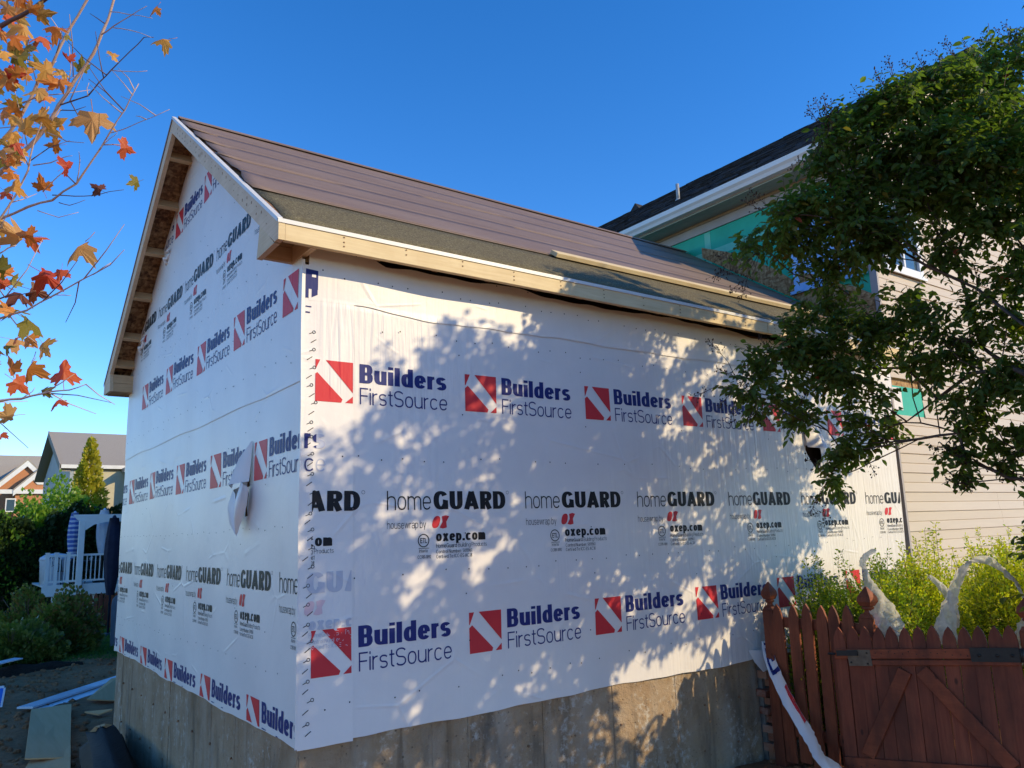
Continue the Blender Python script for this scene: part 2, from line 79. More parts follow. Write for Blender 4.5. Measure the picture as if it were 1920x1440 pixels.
MAPLE_LEAVES = [((-1.243,-2.013,2.541),0.043,'O'),((-1.21,-1.955,2.493),0.063,'Y'),((-1.332,-2.0,2.375),0.039,'Y'),((-1.442,-1.93,2.366),0.041,'R'),((-1.38,-1.707,2.485),0.059,'G'),((-1.502,-1.73,2.521),0.066,'R'),((-1.467,-1.679,2.6),0.082,'O'),((-1.499,-1.937,2.476),0.064,'Y'),((-1.553,-1.541,2.685),0.091,'Y'),((-1.584,-1.782,2.536),0.067,'R'),((-1.436,-1.914,2.437),0.025,'G'),((-1.561,-1.536,2.601),0.09,'Y'),((-1.532,-1.619,2.592),0.082,'Y'),((-1.519,-1.719,2.486),0.076,'G'),((-1.568,-1.664,2.481),0.079,'Y'),((-1.544,-1.911,2.345),0.064,'G'),((-1.565,-1.586,2.454),0.071,'Y'),((-1.56,-1.727,2.364),0.062,'O'),((-1.512,-1.539,2.51),0.064,'O'),((-1.489,-1.807,2.385),0.073,'Y'),((-1.443,-1.764,2.407),0.053,'Y'),((-1.474,-1.894,2.298),0.056,'O'),((-1.442,-1.861,2.318),0.051,'O'),((-1.537,-1.556,2.44),0.049,'G'),((-1.506,-1.913,2.251),0.069,'Y'),((-1.485,-1.912,2.25),0.049,'O'),((-1.54,-1.56,2.378),0.062,'G'),((-1.567,-1.822,2.208),0.056,'O'),((-1.531,-1.583,2.325),0.071,'Y'),((-1.506,-1.671,2.265),0.079,'Y'),((-1.495,-1.9,2.185),0.064,'Y'),((-1.438,-1.66,2.295),0.087,'Y'),((-1.413,-1.599,2.335),0.05,'O'),((-1.549,-1.499,2.269),0.063,'Y'),((-1.525,-1.738,2.173),0.052,'R'),((-1.55,-1.707,2.144),0.058,'O'),((-1.43,-1.557,2.273),0.06,'O'),((-1.353,-1.814,2.244),0.122,'T'),((-1.276,-1.952,2.129),0.069,'R'),((-1.411,-1.897,2.068),0.062,'R'),((-1.452,-1.586,2.131),0.062,'O'),((-1.524,-1.762,2.039),0.066,'Y'),((-1.326,-1.764,2.078),0.05,'D'),((-1.211,-1.67,2.156),0.057,'G'),((-1.535,-1.636,2.052),0.047,'R'),((-1.542,-1.858,2.035),0.034,'O'),((-1.511,-1.554,1.97),0.106,'T'),((-1.454,-1.598,1.95),0.067,'R'),((-1.532,-1.399,2.027),0.074,'Y'),((-1.493,-1.74,1.903),0.066,'O'),((-1.37,-1.781,1.865),0.097,'T'),((-1.493,-1.412,1.866),0.057,'G'),((-1.411,-1.658,1.807),0.091,'R'),((-1.386,-1.601,1.839),0.061,'R'),((-1.461,-1.405,1.817),0.088,'D'),((-1.494,-1.568,1.728),0.075,'G'),((-1.521,-1.773,1.68),0.055,'O'),((-1.453,-1.783,1.632),0.085,'G'),((-1.421,-1.75,1.577),0.074,'Y'),((-1.46,-1.439,1.663),0.079,'T'),((-1.485,-1.629,1.627),0.043,'O'),((-1.455,-1.671,1.521),0.09,'O'),((-1.486,-1.521,1.569),0.076,'O'),((-1.443,-1.338,1.539),0.078,'R'),((-1.382,-1.442,1.518),0.046,'G'),((-1.361,-1.647,1.549),0.097,'R'),((-1.391,-1.785,1.421),0.055,'R'),((-1.495,-1.467,1.364),0.038,'R'),((-1.512,-1.699,1.586),0.041,'G'),((-1.531,-1.593,1.797),0.043,'R'),((-1.425,-1.497,1.807),0.072,'D'),((-1.452,-1.73,1.601),0.059,'O'),((-1.536,-1.547,2.542),0.058,'G'),((-1.614,-1.869,2.373),0.053,'G'),((-1.498,-1.753,2.434),0.054,'G'),((-1.544,-1.688,2.219),0.05,'Y'),((-1.654,-1.452,2.58),0.05,'O'),((-1.519,-1.541,2.586),0.049,'O'),((-1.593,-1.528,2.389),0.046,'T'),((-1.586,-1.58,2.586),0.058,'O'),((-1.632,-1.453,2.68),0.053,'O'),((-1.596,-1.732,2.373),0.042,'O'),((-1.603,-1.676,2.249),0.056,'Y'),((-1.637,-1.807,2.246),0.045,'O'),((-1.547,-1.54,2.74),0.058,'Y'),((-1.549,-1.758,2.488),0.061,'O'),((-1.589,-1.539,2.415),0.058,'Y'),((-1.566,-1.68,2.66),0.064,'O'),((-1.662,-1.843,2.475),0.044,'G'),((-1.542,-1.621,2.442),0.063,'R'),((-1.544,-1.723,2.123),0.04,'O'),((-1.629,-1.603,2.21),0.059,'R'),((-1.613,-1.786,2.543),0.053,'O'),((-1.587,-1.812,2.528),0.048,'T'),((-1.575,-1.915,2.515),0.042,'Y'),((-1.648,-1.611,2.598),0.042,'O'),((-1.612,-1.62,2.218),0.062,'Y'),((-1.628,-1.538,2.216),0.043,'O'),((-1.533,-1.574,2.191),0.059,'T'),((-1.563,-1.725,2.583),0.047,'O'),((-1.667,-1.539,2.691),0.049,'G'),((-1.557,-1.836,2.333),0.044,'O'),((-1.557,-1.858,2.09),0.047,'T'),((-1.658,-1.563,2.434),0.051,'Y'),((-1.598,-1.474,2.322),0.063,'T'),((-1.562,-1.747,2.641),0.044,'R'),((-1.534,-1.664,2.191),0.045,'G'),((-1.57,-1.721,2.14),0.051,'O'),((-1.526,-1.453,2.199),0.058,'O'),((-1.609,-1.652,2.569),0.056,'G'),((-1.553,-1.662,2.627),0.044,'T'),((-1.572,-1.61,2.432),0.062,'T'),((-1.636,-1.467,2.45),0.065,'O'),((-1.543,-1.705,2.202),0.041,'Y'),((-1.55,-1.737,2.268),0.058,'O'),((-1.622,-1.486,2.287),0.048,'T'),((-1.605,-1.831,2.458),0.049,'R'),((-1.518,-1.602,2.199),0.047,'Y'),((-1.529,-1.459,2.24),0.044,'R'),((-1.635,-1.821,2.343),0.039,'T'),((-1.609,-1.711,2.067),0.043,'G'),((-1.562,-1.584,2.179),0.063,'G'),((-1.529,-1.524,2.355),0.06,'Y'),((-1.644,-1.784,2.546),0.058,'T'),((-1.526,-1.591,2.196),0.059,'T'),((-1.526,-1.944,2.478),0.043,'O'),((-1.605,-1.832,2.395),0.053,'G'),((-1.546,-1.372,1.671),0.088,'Y'),((-1.532,-1.401,1.895),0.073,'O'),((-1.565,-1.693,1.764),0.081,'O'),((-1.49,-1.398,1.435),0.08,'T'),((-1.588,-1.277,1.669),0.082,'T'),((-1.549,-1.552,1.454),0.076,'O'),((-1.55,-1.322,1.781),0.071,'T'),((-1.558,-1.533,1.547),0.083,'T'),((-1.572,-1.463,1.825),0.078,'O'),((-1.617,-1.335,2.019),0.064,'O'),((-1.553,-1.675,1.816),0.077,'G'),((-1.604,-1.66,1.951),0.07,'G'),((-1.557,-1.422,1.981),0.07,'O'),((-1.58,-1.381,1.8),0.076,'O')]

# ------------------------------------------------------------------ helpers: objects
ORIGIN = {}          # object name -> world position of its origin


def tag(o, label=None, cat=None, group=None, kind=None):
    if label: o['label'] = label
    if cat: o['category'] = cat
    if group: o['group'] = group
    if kind: o['kind'] = kind
    return o


def thing(name, loc, label, cat, group=None):
    o = bpy.data.objects.new(name, None)
    o.empty_display_size = 0.2
    COL.objects.link(o)
    o.location = loc
    ORIGIN[o.name] = Vector(loc)
    return tag(o, label, cat, group)


class G:
    """collects polygons, then links them as one mesh object"""
    def __init__(self):
        self.v = []; self.f = []; self.m = []; self.sm = []

    def poly(self, pts, m=0, smooth=False):
        b = len(self.v)
        self.v.extend([tuple(p) for p in pts])
        self.f.append(tuple(range(b, b + len(pts))))
        self.m.append(m); self.sm.append(smooth)

    def faces(self, verts, faces, m=0, smooth=False):
        b = len(self.v)
        self.v.extend([tuple(p) for p in verts])
        for f in faces:
            self.f.append(tuple(i + b for i in f)); self.m.append(m); self.sm.append(smooth)

    def box(self, x0, x1, y0, y1, z0, z1, m=0):
        vs = [(x, y, z) for z in (z0, z1) for y in (y0, y1) for x in (x0, x1)]
        self.faces(vs, [(0, 2, 3, 1), (4, 5, 7, 6), (0, 1, 5, 4), (2, 6, 7, 3), (0, 4, 6, 2), (1, 3, 7, 5)], m)

    def prism(self, pts, ext, m=0, cap=True):
        """polygon (3D, planar) pushed along ext; bevel-free solid"""
        e = Vector(ext); a = [Vector(p) for p in pts]; n = len(a)
        vs = a + [p + e for p in a]
        fs = [(i, (i + 1) % n, (i + 1) % n + n, i + n) for i in range(n)]
        if cap:
            fs += [tuple(reversed(range(n))), tuple(range(n, 2 * n))]
        self.faces(vs, fs, m)

    def bar(self, a, b, w, h, upv=(0, 0, 1), m=0):
        """rectangular bar from a to b, w across, h along upv"""
        a = Vector(a); b = Vector(b); d = (b - a).normalized()
        u = Vector(upv); s = d.cross(u).normalized(); u = s.cross(d)
        vs = [p + s * (w / 2 * i) + u * (h / 2 * j) for p in (a, b) for i, j in ((-1, -1), (1, -1), (1, 1), (-1, 1))]
        self.faces(vs, [(3, 2, 1, 0), (4, 5, 6, 7), (0, 1, 5, 4), (1, 2, 6, 5), (2, 3, 7, 6), (3, 0, 4, 7)], m)

    def tube(self, pts, rad, n=6, m=0, cap=True, smooth=True):
        pts = [Vector(p) for p in pts]
        if not isinstance(rad, (list, tuple)):
            rad = [rad] * len(pts)
        rings = []
        ref = Vector((0.31, 0.17, 0.93))
        for i, p in enumerate(pts):
            d = (pts[min(i + 1, len(pts) - 1)] - pts[max(i - 1, 0)])
            if d.length < 1e-9: d = Vector((0, 0, 1))
            d.normalize()
            s = d.cross(ref)
            if s.length < 1e-3: s = d.cross(Vector((1, 0, 0)))
            s.normalize(); t = d.cross(s)
            rings.append([p + (s * math.cos(2 * math.pi * k / n) + t * math.sin(2 * math.pi * k / n)) * rad[i] for k in range(n)])
        vs = [q for r in rings for q in r]
        fs = []
        for i in range(len(pts) - 1):
            for k in range(n):
                fs.append((i * n + k, i * n + (k + 1) % n, (i + 1) * n + (k + 1) % n, (i + 1) * n + k))
        if cap:
            fs.append(tuple(range(n))[::-1]); fs.append(tuple(range((len(pts) - 1) * n, len(pts) * n)))
        self.faces(vs, fs, m, smooth)

    def lathe(self, c, prof, n=12, m=0, smooth=True):
        """prof: list of (radius, z) about a vertical axis at c"""
        vs = []; fs = []
        for r_, z in prof:
            for k in range(n):
                a = 2 * math.pi * k / n
                vs.append((c[0] + r_ * math.cos(a), c[1] + r_ * math.sin(a), c[2] + z))
        for i in range(len(prof) - 1):
            for k in range(n):
                fs.append((i * n + k, i * n + (k + 1) % n, (i + 1) * n + (k + 1) % n, (i + 1) * n + k))
        fs.append(tuple(range(n))[::-1]); fs.append(tuple(range((len(prof) - 1) * n, len(prof) * n)))
        self.faces(vs, fs, m, smooth)

    def mesh(self, name, mats, c=(0, 0, 0)):
        me = bpy.data.meshes.new(name)
        c = Vector(c)
        me.from_pydata([(x - c.x, y - c.y, z - c.z) for x, y, z in self.v], [], self.f)
        for mt in (mats if isinstance(mats, (list, tuple)) else [mats]):
            me.materials.append(mt)
        if any(self.m): me.polygons.foreach_set('material_index', self.m)
        if any(self.sm): me.polygons.foreach_set('use_smooth', self.sm)
        me.update()
        return me

    def obj(self, name, mats, parent=None, bevel=0.0, origin=None):
        if origin is None:
            a = np.array(self.v)
            c = Vector(((a.min(0) + a.max(0)) / 2).tolist())
            if parent is None: c.z = float(a[:, 2].min())
        else:
            c = Vector(origin)
        o = bpy.data.objects.new(name, self.mesh(name, mats, c))
        COL.objects.link(o)
        place(o, c, parent)
        if bevel:
            b = o.modifiers.new('bevel', 'BEVEL'); b.width = bevel; b.segments = 1; b.limit_method = 'ANGLE'; b.angle_limit = R(40)
        return o


def place(o, world_loc, parent=None):
    world_loc = Vector(world_loc)
    if parent is not None:
        o.parent = parent
        o.location = world_loc - ORIGIN[parent.name]
    else:
        o.location = world_loc
    ORIGIN[o.name] = world_loc
    return o


def inst(name, me, loc, parent=None, rot=(0, 0, 0), scale=(1, 1, 1)):
    o = bpy.data.objects.new(name, me)
    COL.objects.link(o)
    o.rotation_euler = rot; o.scale = scale
    return place(o, loc, parent)


# ------------------------------------------------------------------ helpers: materials
MATS = {}


class N:
    def __init__(self, name):
        self.mat = bpy.data.materials.new(name)
        self.mat.use_nodes = True
        self.t = self.mat.node_tree
        self.bsdf = self.t.nodes['Principled BSDF']
        self.out = self.t.nodes['Material Output']
        MATS[name] = self.mat
        self._pos = None

    def node(self, typ, **kw):
        n = self.t.nodes.new(typ)
        for k, v in kw.items(): setattr(n, k, v)
        return n

    def link(self, a, b): self.t.links.new(a, b)

    def pos(self, scale=(1, 1, 1), rot=(0, 0, 0), obj=False):
        """world position (or object coordinate) through a mapping"""
        if obj:
            src = self.node('ShaderNodeTexCoord').outputs['Object']
        else:
            src = self.node('ShaderNodeNewGeometry').outputs['Position']
        m = self.node('ShaderNodeMapping')
        m.inputs['Scale'].default_value = scale
        m.inputs['Rotation'].default_value = rot
        self.link(src, m.inputs['Vector'])
        return m.outputs[0]

    def noise(self, vec, scale, detail=4, rough=0.55, dist=0.0):
        n = self.node('ShaderNodeTexNoise')
        n.inputs['Scale'].default_value = scale
        n.inputs['Detail'].default_value = detail
        n.inputs['Roughness'].default_value = rough
        n.inputs['Distortion'].default_value = dist
        self.link(vec, n.inputs['Vector'])
        return n.outputs['Fac']

    def vor(self, vec, scale, what='Distance', rnd=1.0):
        n = self.node('ShaderNodeTexVoronoi')
        n.inputs['Scale'].default_value = scale
        n.inputs['Randomness'].default_value = rnd
        self.link(vec, n.inputs['Vector'])
        return n.outputs[what]

    def ramp(self, fac, stops):
        n = self.node('ShaderNodeValToRGB')
        e = n.color_ramp.elements
        while len(e) < len(stops): e.new(0.5)
        for i, (p, c) in enumerate(stops):
            e[i].position = p
            e[i].color = (c[0], c[1], c[2], 1) if not isinstance(c, (int, float)) else (c, c, c, 1)
        self.link(fac, n.inputs[0])
        return n.outputs[0]

    def mix(self, fac, a, b, mode='MIX'):
        n = self.node('ShaderNodeMix', data_type='RGBA', blend_type=mode)
        for s, v in ((n.inputs['Factor'], fac), (n.inputs['A'], a), (n.inputs['B'], b)):
            if hasattr(v, 'is_linked'): self.link(v, s)
            elif isinstance(v, (int, float)): s.default_value = v if s.type == 'VALUE' else (v, v, v, 1)
            else: s.default_value = (v[0], v[1], v[2], 1)
        return n.outputs['Result']

    def math(self, op, a, b=0.0):
        n = self.node('ShaderNodeMath', operation=op)
        for i, v in enumerate((a, b)):
            if hasattr(v, 'is_linked'): self.link(v, n.inputs[i])
            else: n.inputs[i].default_value = v
        return n.outputs[0]

    def bump(self, h, strength=0.5, dist=0.01, normal=None):
        n = self.node('ShaderNodeBump')
        n.inputs['Strength'].default_value = strength
        n.inputs['Distance'].default_value = dist
        self.link(h, n.inputs['Height'])
        if normal is not None: self.link(normal, n.inputs['Normal'])
        self.link(n.outputs[0], self.bsdf.inputs['Normal'])
        return n.outputs[0]

    def set(self, col=None, rough=None, spec=None, metal=None, trans=None):
        b = self.bsdf
        if col is not None:
            if hasattr(col, 'is_linked'): self.link(col, b.inputs['Base Color'])
            else: b.inputs['Base Color'].default_value = (col[0], col[1], col[2], 1)
        if rough is not None:
            if hasattr(rough, 'is_linked'): self.link(rough, b.inputs['Roughness'])
            else: b.inputs['Roughness'].default_value = rough
        if spec is not None: b.inputs['Specular IOR Level'].default_value = spec
        if metal is not None: b.inputs['Metallic'].default_value = metal
        return self

    def translucent(self, col, fac):
        t = self.node('ShaderNodeBsdfTranslucent')
        if hasattr(col, 'is_linked'): self.link(col, t.inputs[0])
        else: t.inputs[0].default_value = (col[0], col[1], col[2], 1)
        m = self.node('ShaderNodeMixShader')
        m.inputs[0].default_value = fac
        self.link(self.bsdf.outputs[0], m.inputs[1]); self.link(t.outputs[0], m.inputs[2])
        self.link(m.outputs[0], self.out.inputs['Surface'])


def simple(name, a, b, scale=6, rough=0.7, spec=0.3, bump=0.0, bscale=40, bdist=0.004, stretch=(1, 1, 1), metal=None):
    n = N(name)
    p = n.pos(stretch)
    c = n.ramp(n.noise(p, scale, 5, 0.6), [(0.3, a), (0.72, b)])
    n.set(c, rough, spec, metal)
    if bump: n.bump(n.noise(p, bscale, 4, 0.6), bump, bdist)
    return n.mat


def wood(name, a, b, axis, dark=None, rough=0.65, grain=55, bump=0.25, knots=True):
    """grain running along axis 0/1/2 (object coordinates are world aligned here)"""
    n = N(name)
    s = [1, 1, 1]; s[axis] = 0.05
    p = n.pos(tuple(s))
    g = n.noise(p, grain, 4, 0.6, 0.6)
    c = n.ramp(g, [(0.32, a), (0.68, b)])
    s2 = [1, 1, 1]; s2[axis] = 0.45
    p2 = n.pos(tuple(s2))
    if knots:
        k = n.vor(p2, 3.2)
        c = n.mix(n.ramp(k, [(0.03, 0.75), (0.075, 0.0)]), c, dark or tuple(x * 0.35 for x in a))
    blot = n.noise(n.pos(), 5, 3)
    c = n.mix(n.ramp(blot, [(0.35, 0.0), (0.75, 0.35)]), c, dark or tuple(x * 0.5 for x in a))
    n.set(c, rough, 0.3)
    n.bump(g, bump, 0.002)
    return n.mat


# --- house wrap: sheet, print and ghost print share one relief
def wrap_relief(n, strength=1.0):
    geo = n.node('ShaderNodeNewGeometry')
    sep = n.node('ShaderNodeSeparateXYZ'); n.link(geo.outputs['Position'], sep.inputs[0])
    h = n.math('SUBTRACT', sep.outputs[0], sep.outputs[1])
    comb = n.node('ShaderNodeCombineXYZ'); n.link(h, comb.inputs[0]); n.link(sep.outputs[2], comb.inputs[2])

    def mp(scale, rot=0.0):
        m = n.node('ShaderNodeMapping'); m.inputs['Scale'].default_value = scale; m.inputs['Rotation'].default_value = (0, rot, 0)
        n.link(comb.outputs[0], m.inputs['Vector']); return m.outputs[0]
    rip = n.noise(mp((34, 1, 1.1), R(7)), 1.0, 2, 0.5, 0.4)             # near vertical ripples
    rip2 = n.noise(mp((22, 1, 0.9), R(-24)), 1.0, 2, 0.5, 0.5)          # slanted drapes
    big = n.noise(mp((0.9, 1, 0.9)), 1.0, 2, 0.5)
    m1 = n.ramp(big, [(0.42, 0.12), (0.62, 1.0)])
    m2 = n.ramp(n.noise(mp((1.1, 1, 0.7), R(40)), 1.3, 2), [(0.5, 0.0), (0.66, 1.0)])
    crease = n.node('ShaderNodeTexVoronoi', feature='DISTANCE_TO_EDGE')
    crease.inputs['Scale'].default_value = 1.6
    n.link(mp((1.0, 1, 1.5), R(20)), crease.inputs['Vector'])
    cr_ = n.ramp(crease.outputs['Distance'], [(0.0, 1.0), (0.03, 0.0)])
    crm = n.math('MULTIPLY', cr_, n.ramp(n.noise(mp((1, 1, 1)), 2.3, 2), [(0.5, 0.0), (0.62, 0.5)]))
    def band(sock, lo, hi):
        m = n.node('ShaderNodeMapRange'); m.interpolation_type = 'SMOOTHSTEP'
        m.inputs[1].default_value = lo; m.inputs[2].default_value = hi
        n.link(sock, m.inputs[0]); return m.outputs[0]
    taut = n.math('MULTIPLY', band(sep.outputs[0], 2.3, 3.3), n.math('SUBTRACT', 1.0, band(sep.outputs[2], 1.9, 2.4)))
    fan = n.math('MULTIPLY', n.math('MULTIPLY', band(sep.outputs[0], 0.0, 0.2), n.math('SUBTRACT', 1.0, band(sep.outputs[0], .9, 1.7))), n.math('MULTIPLY', band(sep.outputs[2], 1.75, 1.95), n.math('SUBTRACT', 1.0, band(sep.outputs[2], 2.36, 2.42))))
    rip3 = n.noise(mp((30, 1, 0.8), R(-11)), 1.0, 2, 0.5, 0.3)
    rip4 = n.noise(mp((26, 1, 1.6), R(32)), 1.0, 2, 0.5, 0.6)
    a = n.math('ADD', n.math('MULTIPLY', n.math('MULTIPLY', rip, m1), 0.45), n.math('MULTIPLY', rip2, n.math('MULTIPLY', m2, 1.2)))
    a = n.math('ADD', a, n.math('MULTIPLY', n.math('MULTIPLY', rip3, taut), 1.7))
    a = n.math('ADD', a, n.math('MULTIPLY', n.math('MULTIPLY', rip4, fan), 1.7))
    a = n.math('ADD', a, n.math('MULTIPLY', crm, 0.9))
    a = n.math('ADD', a, n.math('MULTIPLY', n.noise(mp((6, 1, 6)), 1.0, 4, 0.6), 0.5))
    n.bump(a, 0.50 * strength, 0.010)


def wrap_mat(name, col, rough=0.42, spec=0.45, tint=None):
    n = N(name)
    if tint:
        c = n.ramp(n.noise(n.pos(), 3.0, 4, 0.6), [(0.35, tint), (0.65, col)])
    else:
        c = col
    n.set(c, rough, spec)
    wrap_relief(n)
    return n.mat


M = {}
M['wrap'] = wrap_mat('housewrap_white', (0.78, 0.725, 0.69), tint=(0.74, 0.69, 0.66))
M['wrap2'] = wrap_mat('housewrap_lap', (0.81, 0.755, 0.715), tint=(0.77, 0.715, 0.68))
M['p_red'] = wrap_mat('print_red', (0.62, 0.035, 0.045), 0.5, 0.22)
M['p_navy'] = wrap_mat('print_navy', (0.020, 0.028, 0.155), 0.5, 0.18)
M['p_black'] = wrap_mat('print_black', (0.014, 0.014, 0.018), 0.5, 0.18)
M['g_red'] = wrap_mat('print_red_under_film', (0.74, 0.50, 0.52), 0.5)
M['g_navy'] = wrap_mat('print_navy_under_film', (0.50, 0.52, 0.62), 0.5)
M['g_black'] = wrap_mat('print_black_under_film', (0.52, 0.52, 0.58), 0.5)
M['flap'] = simple('housewrap_flap', (0.75, 0.70, 0.68), (0.80, 0.75, 0.72), 4, 0.45, 0.4, 0.4, 18, 0.006)
M['pine_x'] = wood('pine_along_x', (0.70, 0.54, 0.30), (0.80, 0.64, 0.38), 0, (0.50, 0.32, 0.15))
M['pine_y'] = wood('pine_along_y', (0.64, 0.46, 0.27), (0.75, 0.56, 0.35), 1, (0.38, 0.24, 0.12))
M['pine_rake'] = wood('pine_rake', (0.66, 0.47, 0.30), (0.76, 0.56, 0.37), 1, (0.45, 0.29, 0.16))
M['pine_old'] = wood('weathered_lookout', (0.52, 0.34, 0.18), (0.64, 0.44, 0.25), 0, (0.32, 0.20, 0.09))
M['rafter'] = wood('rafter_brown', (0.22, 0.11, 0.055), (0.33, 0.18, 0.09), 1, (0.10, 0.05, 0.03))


def osb_mat(name, stops, sc=1.0):
    n = N(name)
    p = n.pos((1, 1, 1))
    cols = []
    for i, (s, r) in enumerate((((9, 40, 40), 0.3), ((40, 9, 40), 0.9), ((38, 38, 10), 0.5))):
        cols.append(n.vor(n.pos(tuple(x * sc for x in s), (r, r * 0.7, r * 1.3)), 1.0, 'Color'))
    def val(c):
        b = n.node('ShaderNodeSeparateColor'); n.link(c, b.inputs[0]); return b.outputs[0]
    v = n.math('MULTIPLY', n.math('ADD', n.math('ADD', val(cols[0]), val(cols[1])), val(cols[2])), 0.333)
    n.set(n.ramp(v, stops), 0.75, 0.25)
    n.bump(v, 0.5, 0.004)
    return n.mat


M['osb'] = osb_mat('osb_sheathing', [(0.25, (0.20, 0.10, 0.04)), (0.5, (0.36, 0.20, 0.09)), (0.78, (0.50, 0.32, 0.16))])
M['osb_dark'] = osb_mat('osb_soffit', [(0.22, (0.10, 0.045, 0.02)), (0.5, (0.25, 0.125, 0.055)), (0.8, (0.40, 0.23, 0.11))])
M['lap_line'] = simple('lap_print_and_shade', (0.115, 0.074, 0.054), (0.145, 0.095, 0.070), 5, 0.6)  # for the printed guides and the painted shade at the laps
M['zinc'] = simple('dull_zinc', (0.32, 0.33, 0.34), (0.42, 0.43, 0.44), 8, 0.5, 0.5)
M['void'] = simple('painted_void_shade', (0.03, 0.02, 0.014), (0.07, 0.045, 0.03), 3, 0.9)  # dark brown painted for the unlit depth behind openings
M['metal_w'] = simple('white_drip_edge', (0.66, 0.64, 0.60), (0.74, 0.71, 0.67), 3, 0.4, 0.5)
M['metal_b'] = simple('brown_drip_edge', (0.25, 0.16, 0.10), (0.32, 0.21, 0.14), 3, 0.4, 0.5)


def underlay_mat():
    n = N('brown_underlayment')
    p = n.pos((0.2, 1, 1))
    c = n.ramp(n.noise(p, 22, 5, 0.65, 0.4), [(0.3, (0.200, 0.132, 0.096)), (0.7, (0.232, 0.157, 0.116))])
    c = n.mix(n.ramp(n.noise(n.pos((0.5, 1, 1)), 2.2, 4), [(0.4, 0.0), (0.7, 0.6)]), c, (0.27, 0.19, 0.145))
    specks = n.ramp(n.vor(n.pos(), 13), [(0.035, 1.0), (0.05, 0.0)])
    gate_ = n.ramp(n.noise(n.pos((0.6, 1, 1)), 1.7, 2), [(0.55, 0.0), (0.62, 1.0)])
    c = n.mix(n.math('MULTIPLY', specks, gate_), c, (0.55, 0.48, 0.40))
    n.set(c, 0.55, 0.35)
    n.bump(n.noise(n.pos((1, 3, 3)), 14, 4, 0.6), 0.35, 0.01)
    return n.mat


M['underlay'] = underlay_mat()


def grit_mat():
    n = N('gritty_ice_membrane')
    p = n.pos()
    c = n.ramp(n.noise(p, 75, 3, 0.8), [(0.35, (0.072, 0.056, 0.030)), (0.55, (0.165, 0.135, 0.075)), (0.7, (0.34, 0.29, 0.16))])
    c = n.mix(n.ramp(n.vor(p, 85), [(0.12, 0.9), (0.25, 0.0)]), c, (0.35, 0.32, 0.16))
    n.set(c, 0.85, 0.25)
    n.bump(n.noise(p, 90, 3, 0.7), 0.9, 0.008)
    return n.mat


M['grit'] = grit_mat()
M['shingle'] = simple('charcoal_shingle', (0.014, 0.014, 0.016), (0.045, 0.044, 0.046), 9, 0.9, 0.2, 0.6, 120, 0.004)
M['shingle2'] = simple('charcoal_shingle_light', (0.022, 0.022, 0.024), (0.062, 0.060, 0.060), 9, 0.9, 0.2, 0.6, 120, 0.004)
M['gutter'] = simple('white_aluminium', (0.70, 0.70, 0.69), (0.78, 0.78, 0.77), 2, 0.35, 0.5)
M['soffit'] = simple('grey_green_soffit', (0.33, 0.36, 0.31), (0.39, 0.42, 0.37), 2, 0.5, 0.3)
M['frieze'] = simple('tan_grey_trim', (0.36, 0.32, 0.32), (0.43, 0.39, 0.38), 3, 0.6, 0.3)
M['shadow_br'] = simple('frieze_shadow_brown', (0.28, 0.20, 0.13), (0.34, 0.25, 0.17), 3, 0.6, 0.3)  # brown painted for the shadow over the frieze
M['green'] = simple('green_sheathing', (0.010, 0.36, 0.22), (0.02, 0.46, 0.29), 3, 0.4, 0.4, 0.2, 8, 0.01)
M['green_lt'] = simple('green_tape', (0.12, 0.52, 0.36), (0.22, 0.60, 0.44), 7, 0.4, 0.4)
M['bluefilm'] = simple('blue_window_film', (0.22, 0.45, 0.82), (0.40, 0.62, 0.92), 5, 0.25, 0.5, 0.5, 14, 0.01)
M['siding'] = simple('beige_vinyl_siding', (0.53, 0.43, 0.32), (0.58, 0.475, 0.36), 2.5, 0.45, 0.35, 0.25, 60, 0.0008, (0.3, 1, 3))
M['white_trim'] = simple('white_window_trim', (0.75, 0.76, 0.78), (0.82, 0.82, 0.82), 3, 0.4, 0.4)


def glass_mat():
    n = N('window_glass')
    n.set((0.05, 0.09, 0.12), 0.04, 0.9)
    return n.mat


M['glass'] = glass_mat()


def concrete_mat(name, a, b, c_):
    n = N(name)
    p = n.pos()
    col = n.ramp(n.noise(p, 2.6, 8, 0.7), [(0.28, a), (0.5, b), (0.75, c_)])
    # vertical run-off streaks and efflorescence
    st = n.noise(n.pos((2.6, 2.6, 0.5)), 1.6, 4, 0.65, 0.5)
    col = n.mix(n.ramp(st, [(0.52, 0.0), (0.72, 0.55)]), col, (0.45, 0.39, 0.32))
    dk = n.noise(n.pos((3.5, 3.5, 0.9)), 1.3, 4, 0.6, 0.3)
    col = n.mix(n.ramp(dk, [(0.56, 0.0), (0.72, 0.7)]), col, (0.11, 0.09, 0.07))
    ef = n.math('MULTIPLY', n.noise(n.pos((1.4, 1.4, 0.5)), 2.0, 6, 0.7, 0.8), n.noise(p, 22, 4, 0.7))
    col = n.mix(n.ramp(ef, [(0.30, 0.0), (0.40, 0.65)]), col, (0.60, 0.55, 0.48))
    rs_ = n.noise(n.pos((9, 9, 0.35)), 1.0, 3, 0.6, 0.3)
    col = n.mix(n.ramp(rs_, [(0.62, 0.0), (0.70, 0.6)]), col, (0.14, 0.095, 0.06))
    pits = n.ramp(n.vor(p, 26), [(0.06, 1.0), (0.13, 0.0)])
    col = n.mix(n.math('MULTIPLY', pits, 0.6), col, (0.07, 0.06, 0.05))
    n.set(col, 0.9, 0.2)
    h = n.math('ADD', n.noise(p, 18, 6, 0.7), n.math('MULTIPLY', pits, -0.6))
    n.bump(h, 0.9, 0.022)
    return n.mat


M['conc_l'] = concrete_mat('poured_concrete', (0.24, 0.155, 0.085), (0.36, 0.25, 0.155), (0.44, 0.33, 0.225))


